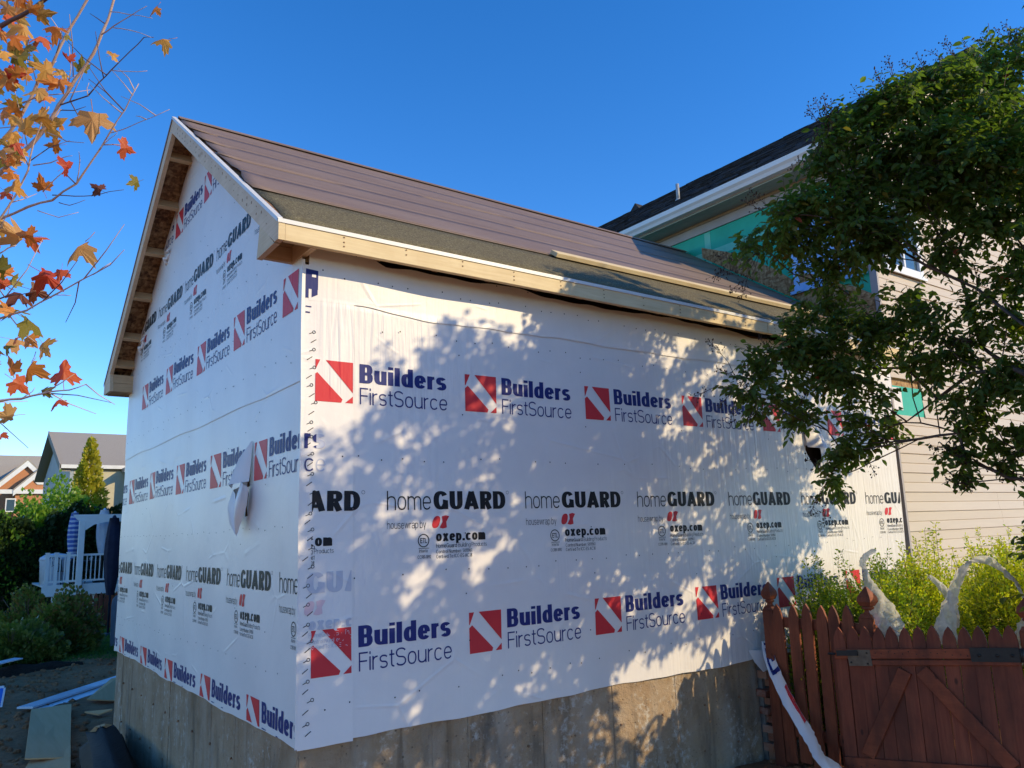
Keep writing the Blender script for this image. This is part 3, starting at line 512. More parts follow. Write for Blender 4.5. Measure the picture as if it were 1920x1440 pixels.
def brick_mat():
    n = N('old_brick')
    oi = n.node('ShaderNodeObjectInfo')
    c = n.ramp(oi.outputs['Random'], [(0.0, (0.28, 0.09, 0.05)), (0.5, (0.38, 0.14, 0.08)), (1.0, (0.46, 0.23, 0.14))])
    c = n.mix(n.ramp(n.noise(n.pos(), 22, 5), [(0.45, 0.0), (0.7, 0.6)]), c, (0.40, 0.33, 0.27))
    n.set(c, 0.9, 0.2); n.bump(n.noise(n.pos(), 45, 5, 0.7), 0.8, 0.006)
    return n.mat


M['brick'] = brick_mat()
M['mortar'] = simple('crumbling_mortar', (0.16, 0.14, 0.12), (0.30, 0.27, 0.23), 12, 0.95, 0.2, 0.7, 50, 0.008)


def stain_mat(name, a, b, axis=2, rough=0.6):
    n = N(name)
    s = [1, 1, 1]; s[axis] = 0.06
    g = n.noise(n.pos(tuple(s)), 46, 4, 0.65, 0.5)
    c = n.ramp(g, [(0.36, a), (0.64, b)])
    oi = n.node('ShaderNodeObjectInfo')
    c = n.mix(n.ramp(oi.outputs['Random'], [(0.0, 0.0), (1.0, 0.45)]), c, tuple(x * 0.55 for x in a))
    w = n.noise(n.pos((1, 1, 0.35)), 6, 5, 0.65)
    c = n.mix(n.ramp(w, [(0.42, 0.0), (0.66, 0.75)]), c, (0.085, 0.026, 0.016))
    k = n.ramp(n.vor(n.pos((1, 1, 0.5)), 7), [(0.05, 0.8), (0.09, 0.0)])
    c = n.mix(k, c, (0.04, 0.015, 0.01))
    n.set(c, rough, 0.3); n.bump(g, 0.45, 0.003)
    return n.mat


M['redwood'] = stain_mat('red_stained_cedar', (0.26, 0.066, 0.030), (0.34, 0.100, 0.046))
M['redwood2'] = stain_mat('red_stained_gate_board', (0.205, 0.048, 0.025), (0.285, 0.078, 0.038))
M['redrail'] = stain_mat('red_stained_rail', (0.26, 0.060, 0.025), (0.34, 0.086, 0.035), 1)
M['rust'] = simple('rusty_latch_plate', (0.10, 0.070, 0.045), (0.20, 0.15, 0.10), 25, 0.6, 0.4, 0.5, 80, 0.002)
M['black_iron'] = simple('black_iron', (0.012, 0.011, 0.011), (0.03, 0.028, 0.026), 20, 0.5, 0.4)


def dirt_mat():
    n = N('churned_red_brown_soil')
    p = n.pos()
    c = n.ramp(n.noise(p, 1.3, 8, 0.7), [(0.25, (0.26, 0.105, 0.045)), (0.5, (0.45, 0.20, 0.09)), (0.75, (0.54, 0.29, 0.14))])
    c = n.mix(n.ramp(n.noise(p, 16, 6, 0.75), [(0.42, 0.0), (0.7, 0.7)]), c, (0.20, 0.10, 0.055))
    peb = n.ramp(n.vor(p, 34), [(0.10, 1.0), (0.16, 0.0)])
    msk = n.ramp(n.noise(p, 5, 3), [(0.55, 0.0), (0.65, 1.0)])
    c = n.mix(n.math('MULTIPLY', peb, msk), c, (0.34, 0.28, 0.23))
    far = n.node('ShaderNodeSeparateXYZ'); n.link(n.node('ShaderNodeNewGeometry').outputs['Position'], far.inputs[0])
    fy = n.math('ADD', far.outputs[1], n.math('MULTIPLY', n.noise(p, 0.6, 4), 3.0))
    gr = n.ramp(n.noise(p, 9, 5, 0.7), [(0.3, (0.035, 0.075, 0.018)), (0.7, (0.07, 0.125, 0.03))])
    mm = n.node('ShaderNodeMapRange'); mm.inputs[1].default_value = 13.6; mm.inputs[2].default_value = 14.0
    n.link(fy, mm.inputs[0])
    c = n.mix(mm.outputs[0], c, gr)
    n.set(c, 0.95, 0.15)
    n.bump(n.math('ADD', n.noise(p, 12, 8, 0.75), n.math('MULTIPLY', n.noise(p, 60, 4), 0.4)), 0.9, 0.05)
    return n.mat


M['dirt'] = dirt_mat()
M['mulch'] = simple('dark_mulch', (0.020, 0.013, 0.009), (0.065, 0.040, 0.026), 30, 0.95, 0.15, 1.0, 60, 0.03)
M['ply'] = simple('plywood_offcut', (0.68, 0.355, 0.15), (0.74, 0.41, 0.19), 6, 0.75, 0.25, 0.2, 60, 0.002, (4, 0.4, 1))
M['white_pl'] = simple('white_vinyl_plank', (0.62, 0.64, 0.68), (0.74, 0.75, 0.78), 3, 0.35, 0.45)
M['blackpoly'] = simple('black_poly_sheet', (0.008, 0.0075, 0.007), (0.018, 0.017, 0.016), 8, 0.7, 0.12, 0.7, 16, 0.01)
M['blue_sign'] = simple('blue_yard_sign', (0.02, 0.14, 0.62), (0.03, 0.18, 0.70), 4, 0.4, 0.4)


def leaf_mat(name, a, b, tr=0.35, rough=0.45, spec=0.4, per='island', tcol=None):
    n = N(name)
    if per == 'island':
        src = n.node('ShaderNodeNewGeometry').outputs['Random Per Island']
    else:
        src = n.node('ShaderNodeObjectInfo').outputs['Random']
    c = n.ramp(src, [(0.0, a), (1.0, b)])
    c = n.mix(n.ramp(n.noise(n.pos(), 2.0, 3), [(0.35, 0.0), (0.75, 0.5)]), c, tuple(x * 0.6 for x in a))
    n.set(c, rough, spec)
    n.translucent(n.mix(1.0, c, tcol or (1.6, 1.9, 0.7), 'MULTIPLY'), tr)
    return n.mat


M['myrtle'] = leaf_mat('crepe_myrtle_leaf', (0.080, 0.130, 0.027), (0.165, 0.210, 0.044), 0.48)
M['myrtle_y'] = leaf_mat('crepe_myrtle_leaf_yellowing', (0.13, 0.15, 0.025), (0.24, 0.16, 0.03), 0.35)
M['myrtle_r'] = leaf_mat('crepe_myrtle_leaf_red', (0.42, 0.07, 0.03), (0.5, 0.10, 0.04), 0.35)
M['bark'] = simple('smooth_brown_bark', (0.075, 0.045, 0.032), (0.16, 0.105, 0.08), 14, 0.7, 0.3, 0.4, 40, 0.004, (1, 1, 0.3))
M['pod'] = simple('brown_seed_pod', (0.035, 0.022, 0.014), (0.085, 0.050, 0.03), 50, 0.7, 0.3)
M['bloom'] = simple('faded_pink_bloom', (0.55, 0.30, 0.28), (0.65, 0.42, 0.38), 30, 0.7, 0.2)
M['shrub_g'] = leaf_mat('green_shrub_leaf', (0.17, 0.26, 0.03), (0.32, 0.38, 0.04), 0.45)
M['shrub_y'] = leaf_mat('golden_shrub_leaf', (0.48, 0.46, 0.03), (0.66, 0.58, 0.035), 0.45)
M['shrub_w'] = simple('shrub_twig', (0.09, 0.055, 0.03), (0.15, 0.10, 0.06), 20, 0.8)
M['mp_Y'] = leaf_mat('maple_leaf_tan_yellow', (0.62, 0.31, 0.07), (0.72, 0.42, 0.12), 0.42, 0.5, 0.35, 'obj', (1.3, 1.15, 0.7))
M['mp_T'] = leaf_mat('maple_leaf_tan', (0.60, 0.31, 0.11), (0.70, 0.40, 0.16), 0.42, 0.5, 0.35, 'obj', (1.3, 1.1, 0.7))
M['mp_O'] = leaf_mat('maple_leaf_orange', (0.58, 0.18, 0.035), (0.70, 0.28, 0.06), 0.42, 0.5, 0.35, 'obj', (1.4, 1.1, 0.7))
M['mp_R'] = leaf_mat('maple_leaf_red', (0.50, 0.07, 0.03), (0.66, 0.16, 0.05), 0.42, 0.5, 0.35, 'obj', (1.5, 1.0, 0.7))
M['mp_D'] = leaf_mat('maple_leaf_dark_russet', (0.14, 0.045, 0.025), (0.22, 0.075, 0.04), 0.2, 0.5, 0.35, 'obj', (1.4, 1.0, 0.7))
M['mp_G'] = leaf_mat('maple_leaf_olive', (0.20, 0.17, 0.03), (0.34, 0.26, 0.05), 0.42, 0.5, 0.35, 'obj', (1.4, 1.3, 0.6))
M['mp_bark'] = simple('maple_twig_bark', (0.46, 0.30, 0.24), (0.62, 0.46, 0.38), 25, 0.6, 0.35, 0.2, 60, 0.002)
M['mp_dark'] = simple('maple_twig_dark', (0.10, 0.06, 0.055), (0.18, 0.11, 0.10), 25, 0.6, 0.35)


def poly_mat():
    n = N('clear_poly_sheeting')
    n.set((0.88, 0.84, 0.74), 0.35, 0.45)
    n.bump(n.noise(n.pos((1, 1, 0.35)), 22, 5, 0.65, 1.2), 1.0, 0.03)
    tr = n.node('ShaderNodeBsdfTransparent'); tr.inputs[0].default_value = (0.95, 0.95, 0.93, 1)
    tl = n.node('ShaderNodeBsdfTranslucent'); tl.inputs[0].default_value = (0.92, 0.89, 0.80, 1)
    a = n.node('ShaderNodeMixShader'); a.inputs[0].default_value = 0.45
    n.link(n.bsdf.outputs[0], a.inputs[1]); n.link(tl.outputs[0], a.inputs[2])
    b = n.node('ShaderNodeMixShader')
    n.link(n.ramp(n.noise(n.pos(), 9, 3), [(0.3, 0.04), (0.7, 0.28)]), b.inputs[0])
    n.link(a.outputs[0], b.inputs[1]); n.link(tr.outputs[0], b.inputs[2])
    n.link(b.outputs[0], n.out.inputs['Surface'])
    return n.mat


M['poly'] = poly_mat()

# ------------------------------------------------------------------ lettering: strokes with a chosen weight
def sarc(cx, cy, rx, ry, a0, a1, n=10, e=2.35):
    pts = []
    for i in range(n + 1):
        a = R(a0 + (a1 - a0) * i / n)
        c, s = math.cos(a), math.sin(a)
        pts.append((cx + rx * math.copysign(abs(c) ** (2 / e), c), cy + ry * math.copysign(abs(s) ** (2 / e), s)))
    return pts


def glyph(ch, w, h, n=10, k=1.0):
    """strokes of one letter (cap height 1, x height .73); w, h = vertical and horizontal stroke; k = width factor"""
    a, b, X = w / 2, h / 2, 0.73
    S = []
    def L(*p): S.append(list(p))
    if ch in 'lI|': W = w; L((a, 0), (a, 1))
    elif ch == 'i': W = w; L((a, 0), (a, X)); L((a, 0.85), (a, 1))
    elif ch == '.': W = w; L((a, 0), (a, max(w, .12)))
    elif ch == ':': W = w; L((a, 0), (a, .13)); L((a, .45), (a, .58))
    elif ch == '-': W = .35; L((0, .36), (.35, .36))
    elif ch in 'ocebdpqguhnm0OCGQa':
        W = .62 * k + w * .35
        H = X
        if ch in '0OCGQ': W = (.78 if ch != '0' else .5) * k + w * .35; H = 1
        rx, ry, cx, cy = W / 2 - a, H / 2 - b, W / 2, H / 2
        if ch in 'o0OQ': L(*sarc(cx, cy, rx, ry, 0, 360, 2 * n))
        elif ch == 'c': L(*sarc(cx, cy, rx, ry, 38, 322, 2 * n))
        elif ch == 'C': L(*sarc(cx, cy, rx, ry, 35, 325, 2 * n))
        elif ch == 'G': L(*sarc(cx, cy, rx, ry, 35, 330, 2 * n)); L((cx + b, .46), (W - a, .46), (W - a, .02))
        elif ch == 'e': L((a + .01, cy), (W - a - .01, cy)); L(*sarc(cx, cy, rx, ry, 0, 325, 2 * n))
        elif ch in 'bdpqg':
            L(*sarc(cx, cy, rx, ry, 0, 360, 2 * n))
            x = a if ch in 'bp' else W - a
            if ch in 'bd': L((x, 0), (x, 1))
            elif ch in 'pq': L((x, -.22), (x, X))
            else: L(*([(x, X), (x, -.02)] + sarc(cx, -.02, rx, .22 - b, 0, -150, n)))
        elif ch == 'u': r = .3; L(*([(a, X)] + sarc(cx, r, rx, r - b, 180, 360, n))); L((W - a, 0), (W - a, X))
        elif ch in 'hn': r = X - .3; L((a, 0), (a, 1 if ch == 'h' else X)); L(*(sarc(cx, r, rx, .3 - b, 180, 0, n) + [(W - a, 0)]))
        elif ch == 'm':
            W2 = W * .86; rx2 = W2 / 2 - a; r = X - .28
            L((a, 0), (a, X)); L(*(sarc(W2 / 2, r, rx2, .28 - b, 180, 0, n) + [(W2 - a, 0)]))
            L(*(sarc(W2 / 2 + W2 - w, r, rx2, .28 - b, 180, 0, n) + [(2 * W2 - w - a, 0)])); W = 2 * W2 - w
        elif ch == 'a':
            L(*(sarc(cx, X - .24, rx, .24 - b, 155, 0, n) + [(W - a, 0)]))
            L(*sarc(cx - .01, .22, rx - .005, .22 - b, 0, 360, 2 * n))
    elif ch in 'rt':
        if ch == 'r': W = .36 * k + w * .35; L((a, 0), (a, X)); L(*sarc(W, X - .3, W - a, .3 - b, 180, 92, n))
        else: W = .34 * k + w * .2; x = W * .46; L(*([(x, .94), (x, .2)] + sarc(W, .2, W - x, .2 - b, 180, 270, 6))); L((0, X - b), (W, X - b))
    elif ch in 'sS':
        H = X if ch == 's' else 1; W = (.55 if ch == 's' else .72) * k + w * .35; cx = W / 2; rx = cx - a
        q = H / 4 + b / 2; r1 = H - b - (H / 2)
        L(*(sarc(cx, H / 2 + r1 / 2, rx, r1 / 2, 25, 270, int(1.5 * n), 2.2) + sarc(cx, H / 2 - r1 / 2, rx, r1 / 2, 90, -155, int(1.5 * n), 2.2)[1:]))
    elif ch == 'w': W = .95 * k + w * .4; L((a * .8, X), (W * .27, 0 + .03)); L((W * .27, .03), (W * .5, X)); L((W * .5, X), (W * .73, .03)); L((W * .73, .03), (W - a * .8, X))
    elif ch in 'xX': H = X if ch == 'x' else 1; W = (.6 if ch == 'x' else .74) * k + w * .5; L((a, 0), (W - a, H)); L((a, H), (W - a, 0))
    elif ch == 'y': W = .6 * k + w * .4; L((a, X), (W / 2, .05)); L((W - a, X), (W * .36, -.22))
    elif ch == 'B':
        W = .66 * k + w * .35; L((a, 0), (a, 1)); r = .24
        L(*([(a, 1 - b), (W * .55, 1 - b)] + sarc(W * .55, .75 - b / 2, W * .42 - a, .25 - b / 2, 90, -90, n)[1:] + [(a, .5)]))
        L(*([(W * .55, .5)] + sarc(W * .55, .25 + b / 2, W * .45 - a, .25 - b / 2, 90, -90, n)[1:] + [(a, b)]))
    elif ch == 'D': W = .74 * k + w * .35; L((a, 0), (a, 1)); L(*([(a, 1 - b), (W * .42, 1 - b)] + sarc(W * .42, .5, W * .58 - a, .5 - b, 90, -90, 2 * n)[1:] + [(a, b)]))
    elif ch in 'PR':
        W = .66 * k + w * .35; L((a, 0), (a, 1))
        L(*([(a, 1 - b), (W * .55, 1 - b)] + sarc(W * .55, .72, W * .45 - a, .28 - b, 90, -90, n)[1:] + [(a, .44 + b)]))
        if ch == 'R': L((W * .52, .44), (W - a * .9, 0))
    elif ch in 'FE':
        W = .6 * k + w * .2; L((a, 0), (a, 1)); L((a, 1 - b), (W, 1 - b)); L((a, .52), (W * .92, .52))
        if ch == 'E': L((a, b), (W, b))
    elif ch == 'T': W = .66 * k + w * .2; L((W / 2, 0), (W / 2, 1)); L((0, 1 - b), (W, 1 - b))
    elif ch == 'L': W = .55 * k + w * .2; L((a, 1), (a, 0)); L((a, b), (W, b))
    elif ch == 'H': W = .7 * k + w * .4; L((a, 0), (a, 1)); L((W - a, 0), (W - a, 1)); L((a, .5), (W - a, .5))
    elif ch == 'N': W = .7 * k + w * .4; L((a, 0), (a, 1)); L((W - a, 0), (W - a, 1)); L((a, 1), (W - a, 0))
    elif ch == 'U': W = .68 * k + w * .4; r = .38; L(*([(a, 1)] + sarc(W / 2, r, W / 2 - a, r - b, 180, 360, n) + [(W - a, 1)]))
    elif ch == 'A': W = .74 * k + w * .6; L((a * .9, 0), (W / 2, 1 - .02)); L((W / 2, 1 - .02), (W - a * .9, 0)); L((W * .22, .25), (W * .78, .25))
    elif ch == '1': W = .3; L((.22, 0), (.22, 1)); L((.02, .78), (.2, .92))
    elif ch == '2': W = .5; L(*(sarc(.25, .72, .25 - a, .28 - b, 170, -30, n) + [(a, b)])); L((a, b), (W, b))
    elif ch == '5': W = .5; L((.46, 1 - b), (.1, 1 - b), (.08, .52)); L(*sarc(.24, .32, .26 - a, .32 - b, 140, -150, n))
    elif ch == '6': W = .52; L(*sarc(.26, .31, .26 - a, .31 - b, 0, 360, 2 * n)); L((a, .35), (a + .03, .6), (.2, .86), (.4, 1 - b))
    elif ch == '8': W = .52; L(*sarc(.26, .27, .26 - a, .27 - b, 0, 360, 2 * n)); L(*sarc(.26, .76, .22 - a, .24 - b, 0, 360, 2 * n))
    elif ch == '9': W = .52; L(*sarc(.26, .69, .26 - a, .31 - b, 0, 360, 2 * n)); L((W - a, .65), (W - a - .03, .4), (.3, .12), (.12, b))
    elif ch == '3': W = .5; L(*sarc(.24, .75, .24 - a, .25 - b, 150, -80, n)); L(*sarc(.24, .27, .26 - a, .27 - b, 80, -150, n))
    else: W = .3
    return S, W


def ribbon(pts, w, h):
    """convex quads along a stroke; thickness depends on direction"""
    n = len(pts); out = []
    closed = n > 3 and (abs(pts[0][0] - pts[-1][0]) + abs(pts[0][1] - pts[-1][1])) < 1e-6
    offs = []
    for i in range(n):
        if closed and i in (0, n - 1): p0, p1 = pts[n - 2], pts[1]
        else: p0, p1 = pts[max(i - 1, 0)], pts[min(i + 1, n - 1)]
        dx, dy = p1[0] - p0[0], p1[1] - p0[1]
        l = math.hypot(dx, dy) or 1
        nx, ny = -dy / l, dx / l
        t = math.hypot(w * nx, h * ny) / 2
        offs.append((nx * t, ny * t))
    for i in range(n - 1):
        (x0, y0), (x1, y1), (a, b), (c, d) = pts[i], pts[i + 1], offs[i], offs[i + 1]
        out.append([(x0 + a, y0 + b), (x0 - a, y0 - b), (x1 - c, y1 - d), (x1 + c, y1 + d)])
    return out


def lettering(text, x0, base, width, cap, w, h, mat, space=None, n=10, k=1.0, shear=0.0):
    """list of (polygon, material, layer); text fitted into width at the given cap height"""
    sp = space if space is not None else 0.10
    x = 0; raw = []
    for ch in text:
        if ch == ' ': x += .28; continue
        S, W = glyph(ch, w, h, n, k)
        for li, s in enumerate(S):
            for q in ribbon(s, w, h):
                raw.append(([(px + x, py) for px, py in q], li))
        x += W + sp
    total = x - sp
    sx = width / total
    return [([(x0 + (px + py * shear) * sx, base + py * cap) for px, py in q], mat, li) for q, li in raw]


def hammer_logo(x0, z0, s, mat):
    P = []
    for poly in ([(.30, 1), (1, 1), (1, .25)], [(0, 1), (.16, 1), (.02, .70), (0, .70)],
                 [(0, .62), (.09, .69), (.09, 0), (0, 0)], [(.09, .69), (.73, .08), (.70, 0), (.09, 0)], [(1, .17), (1, 0), (.80, 0)]):
        P.append(([(x0 + x * s, z0 + y * s) for x, y in poly], mat, 0))
    return P


def builder_mark(x0, ztop, red=0, navy=1, part=None):
    """hammer square and two lines of lettering; ztop = top of the square"""
    P = hammer_logo(x0, ztop - .245, .243, red) if part != 'name' else []
    if part == 'emblem': return P
    P += lettering('Builders', x0 + .288, ztop - .117, .605, .115, .225, .16, navy, .065, 10, .72)
    if part == 'name': return P
    P = P if part is None else []
    P += lettering('FirstSource', x0 + .290, ztop - .245, .607, .100, .095, .085, navy, .11)
    return P


def guard_mark(x0, ztop, black=0, red=1):
    """the small-print block; ztop = top of the big lettering"""
    b = ztop - .113
    P = lettering('home', x0, b, .300, .113, .085, .075, black, .11)
    P += lettering('GUARD', x0 + .318, b, .545, .113, .245, .18, black, .07, 10, .74)
    P += ring(x0 + .882, ztop - .008, .010, .002, black)
    P += lettering('housewrap by', x0, ztop - .222, .262, .046, .085, .08, black, .12, 7)
    P += lettering('OX', x0 + .298, ztop - .225, .112, .074, .30, .22, red, .05, 8, .62, .22)
    P += lettering('oxep.com', x0 + .331, ztop - .304, .364, .064, .21, .17, black, .07, 8, .66)
    P += lettering('HomeGuard', x0 + .331, ztop - .343, .150, .026, .14, .12, black, .09, 5)
    P += lettering('Building Products', x0 + .490, ztop - .343, .215, .026, .09, .08, black, .10, 5)
    P += lettering('Control Number: 5011961', x0 + .331, ztop - .376, .262, .022, .13, .11, black, .10, 4)
    P += lettering('Certified To: ICC-ES AC38', x0 + .331, ztop - .405, .262, .022, .13, .11, black, .10, 4)
    P += ring(x0 + .243, ztop - .296, .037, .006, black)
    P += lettering('ETL', x0 + .220, ztop - .311, .047, .030, .16, .16, black, .06, 5)
    P += lettering('Intertek', x0 + .212, ztop - .366, .066, .020, .12, .11, black, .10, 4)
    P.append(([(x0 + .208, ztop - .340), (x0 + .208, ztop - .343), (x0 + .282, ztop - .343), (x0 + .282, ztop - .340)], black, 0))
    P += lettering('CCRR-1092', x0 + .200, ztop - .402, .094, .020, .13, .12, black, .08, 4)
    return P


def ring(cx, cy, r, t, mat, n=18):
    return [(q, mat, 0) for q in ribbon([(cx + r * math.cos(2 * math.pi * i / n), cy + r * math.sin(2 * math.pi * i / n)) for i in range(n + 1)], t, t)]


def clip_half(poly, a, b, c):
    """keep a*x + b*y <= c"""
    out = []
    m = len(poly)
    for i in range(m):
        p, q = poly[i], poly[(i + 1) % m]
        dp, dq = a * p[0] + b * p[1] - c, a * q[0] + b * q[1] - c
        if dp <= 0: out.append(p)
        if (dp < 0 < dq) or (dq < 0 < dp):
            t = dp / (dp - dq)
            out.append((p[0] + (q[0] - p[0]) * t, p[1] + (q[1] - p[1]) * t))
    return out


def clip_all(P, halves):
    out = []
    for poly, m, l in P:
        for hp in halves:
            poly = clip_half(poly, *hp)
            if len(poly) < 3: break
        if len(poly) >= 3: out.append((poly, m, l))
    return out


def dice(poly, step=.05):
    """cut a polygon into cells so that it can follow the billowing sheet"""
    xs = [p[0] for p in poly]; ys = [p[1] for p in poly]
    if max(xs) - min(xs) < step * 1.3 and max(ys) - min(ys) < step * 1.3: return [poly]
    out = []
    x = math.floor(min(xs) / step) * step
    while x < max(xs):
        a = clip_half(clip_half(poly, -1, 0, -x), 1, 0, x + step)
        if len(a) >= 3:
            y = math.floor(min(ys) / step) * step
            while y < max(ys):
                c = clip_half(clip_half(a, 0, -1, -y), 0, 1, y + step)
                if len(c) >= 3: out.append(c)
                y += step
        x += step
    return out


def print_on(name, P, mapf, mats, parent, off=.0018):
    if name in ('printed_logo', 'printed_ghost') and len(mats) == 2 and any(m == 0 for _, m, _ in P) and any(m == 1 for _, m, _ in P) and name == 'printed_logo':
        zc = max(q[1] for poly, m, l in P for q in poly) - .122
        print_on('printed_emblem', [p for p in P if p[1] == 0], mapf, mats, parent, off)
        print_on('printed_name', [p for p in P if p[1] == 1 and sum(q[1] for q in p[0]) / len(p[0]) > zc], mapf, mats, parent, off)
        print_on('printed_byline', [p for p in P if p[1] == 1 and sum(q[1] for q in p[0]) / len(p[0]) <= zc], mapf, mats, parent, off)
        return None
    g = G()
    for poly, m, l in P:
        for q in dice(poly):
            g.poly([mapf(px, py, off + l * .00012) for px, py in q], m)
    if not g.f: return None
    o = g.obj(name, mats, parent)
    if name in ('lap_edge_print', 'printed_ghost', 'printed_guard_mark'): o['kind'] = 'stuff'
    return o


# ------------------------------------------------------------------ the wrapped addition
W, L_, OG, OE = 5.113, 6.33, 0.235, 0.205      # gable width, length to the old house, overhangs
Z0, Z1, SL = 2.650, 2.766, 0.695               # fascia bottom and top, roof slope
YR = W / 2


def roof_z(y):
    y = min(y, W - y)
    return Z1 + SL * (y + OE)


def disp(u, z):
    return 1.5 * (.0042 * math.sin(1.9 * u + .8 * z + .4) + .0032 * math.sin(4.3 * u - 2.1 * z) + .0022 * math.sin(7.7 * u + 2.4 * z + 1.3 * math.sin(1.7 * z))
            + .0020 * math.sin(5.1 * z + 2.3 * u))


def mapR(u, z, off):
    return (u + .045 * max(0, (u - 5.5) / .8) * max(z, 0) * (1 if u < 6.29 else .9), -(.014 + disp(u, z) + off), z)


def mapL(s, z, off):
    return (-(.014 + .8 * disp(s + 3.1, z * 1.1) + off), -s, z)


ADD = thing('unfinished_addition', (3.1, 2.5, -1.0), 'gabled extension still clad in printed white housewrap on a bare concrete foundation', 'building')

# wall frame behind the wrap (sheathing with two stud bays left open)
g = G()
g.box(.02, 4.70, .004, .05, -.022, 2.62); g.box(5.10, L_, .004, .05, -.022, 2.62); g.box(4.70, 5.10, .004, .05, -.022, 1.35); g.box(4.70, 5.10, .004, .05, 1.95, 2.62)
g.obj('wall_sheathing', M['osb'], ADD)
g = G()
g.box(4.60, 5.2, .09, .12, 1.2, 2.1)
g.obj('bay_shade_sheet', M['void'], ADD)  # shade inside the open bay, painted as a dark sheet
g = G()
for y0, y1, z0, z1 in ((.0, .80, -.022, 2.62), (1.06, W, -.022, 2.62), (.80, 1.06, -.022, 1.0), (.80, 1.06, 1.7, 2.62)):
    g.box(.004, .05, y0 + (.052 if y0 == 0 else 0), y1, z0, z1)
g.prism([(.006, 0, 2.622), (.006, W, 2.622), (.006, W, roof_z(W) - .08), (.006, YR, roof_z(YR) - .05), (.006, 0, roof_z(0) - .08)], (.04, 0, 0))
g.obj('gable_sheathing', M['osb'], ADD)
g = G(); g.box(.12, .16, .7, 1.2, .9, 1.8); g.obj('bay_shade_sheet', M['void'], ADD)  # dark sheet painting the shade behind the gable tear
g = G(); g.box(.06, .10, .865, .905, .9, 1.8); g.obj('stud', M['rafter'], ADD)


def sheet(name, mapf, u0, u1, zlo, zhi, mat, parent, step=.045, off=0.0, hole=None, du=None):
    """a grid of housewrap between two edge functions; hole = convex polygon left open"""
    nu = max(2, int((u1 - u0) / (du or step))); 
    g = G(); idx = {}
    cols = []
    for i in range(nu + 1):
        u = u0 + (u1 - u0) * i / nu
        a, b = zlo(u), zhi(u)
        cols.append((u, a, b))
    nz = max(2, int(max(b - a for _, a, b in cols) / step))
    def inside(p):
        return all((q2[0] - q1[0]) * (p[1] - q1[1]) - (q2[1] - q1[1]) * (p[0] - q1[0]) > 0 for q1, q2 in zip(hole, hole[1:] + hole[:1]))
    grid = [[(u, a + (b - a) * j / nz) for j in range(nz + 1)] for u, a, b in cols]
    flag = None
    if hole:
        def snap(p):
            best = None
            for q1, q2 in zip(hole, hole[1:] + hole[:1]):
                ex, ey = q2[0] - q1[0], q2[1] - q1[1]
                t = max(0, min(1, ((p[0] - q1[0]) * ex + (p[1] - q1[1]) * ey) / (ex * ex + ey * ey)))
                c = (q1[0] + ex * t, q1[1] + ey * t); d = math.hypot(c[0] - p[0], c[1] - p[1])
                if best is None or d < best[0]: best = (d, c)
            return best
        keep = set()
        for i in range(nu + 1):
            for j in range(nz + 1):
                d, c = snap(grid[i][j])
                if d < step * .55: grid[i][j] = c
        for i in range(nu):
            for j in range(nz):
                cx = sum(grid[a][b][0] for a, b in ((i, j), (i + 1, j), (i + 1, j + 1), (i, j + 1))) / 4
                cy = sum(grid[a][b][1] for a, b in ((i, j), (i + 1, j), (i + 1, j + 1), (i, j + 1))) / 4
                if not inside((cx, cy)): keep.add((i, j))
        flag = keep
    vs = [mapf(u, z, off) for col in grid for u, z in col]
    fs = []
    for i in range(nu):
        for j in range(nz):
            if flag is not None and (i, j) not in flag: continue
            a = i * (nz + 1) + j
            fs.append((a, a + nz + 1, a + nz + 2, a + 1))
    g.faces(vs, fs, 0, True)
    return g.obj(name, mat, parent)


def wob(u, s=0, a=.008):
    return a * (math.sin(3.1 * u + s) + .6 * math.sin(8.3 * u + 2 * s) + .35 * math.sin(21 * u + 3 * s))


# long wall: lower sheet and the strip under the eave
hole_r = [(4.775, 1.670), (4.965, 1.455), (5.03, 1.63), (4.985, 1.872)]
SR = sheet('housewrap_sheet', mapR, 0.012, 6.275, lambda u: -.040 + wob(u, 1, .005), lambda u: 2.44, M['wrap'], ADD, hole=hole_r)
SRT = sheet('housewrap_sheet', mapR, 0.012, 6.30, lambda u: 2.375 + wob(u, 2, .006) + .02 * math.exp(-((u - .3) / .3) ** 2), lambda u: 2.685 + .075 * max(0, min(1, (.50 - u) / .18)) - .012 * min(u, 4) / 4 + wob(u, 4, .011) + .012 * max(0, math.sin(5.3 * u)) ** 3, M['wrap2'], ADD, off=.007)
STRIP = sheet('corner_lap', mapR, -.012, .297, lambda u: -.052 + wob(u, 3, .004), lambda u: 2.60, M['wrap2'], ADD, off=.006, du=.03)
# gable wall: s = -y runs from -W (far) to 0 (near)
gz = lambda s: roof_z(-s)
hole_l = [(-1.035, 1.40), (-.93, 1.15), (-.845, 1.42), (-.855, 1.60)]
SL1 = sheet('housewrap_sheet', mapL, -W - .01, .012, lambda s: -.045 + wob(s, 2, .005), lambda s: 1.965, M['wrap'], ADD, hole=hole_l)
SL2 = sheet('housewrap_sheet', mapL, -W - .01, .012, lambda s: 1.925 + .006 * math.sin(s * 4) + .014 * (s + W) / W * -1, lambda s: min(gz(s) - .055 + wob(s, 5, .012), 4.62), M['wrap2'], ADD, off=.005)
# the wrapped nose that joins the two sheets at the corner
g = G()
for i in range(60):
    z0, z1 = -.045 + 2.675 * i / 60, -.045 + 2.675 * (i + 1) / 60
    ps = []
    for z in (z0, z1):
        a = mapL(.012, z, .006); b = mapR(-.012, z, .007)
        c = (a[0] * .9 - .004, b[1] * .9 - .004, z)
        ps.append((a, c, b))
    (a0, c0, b0), (a1, c1, b1) = ps
    g.poly([a0, c0, c1, a1], 0, True); g.poly([c0, b0, b1, c1], 0, True)
g.obj('corner_fold', M['wrap2'], ADD)

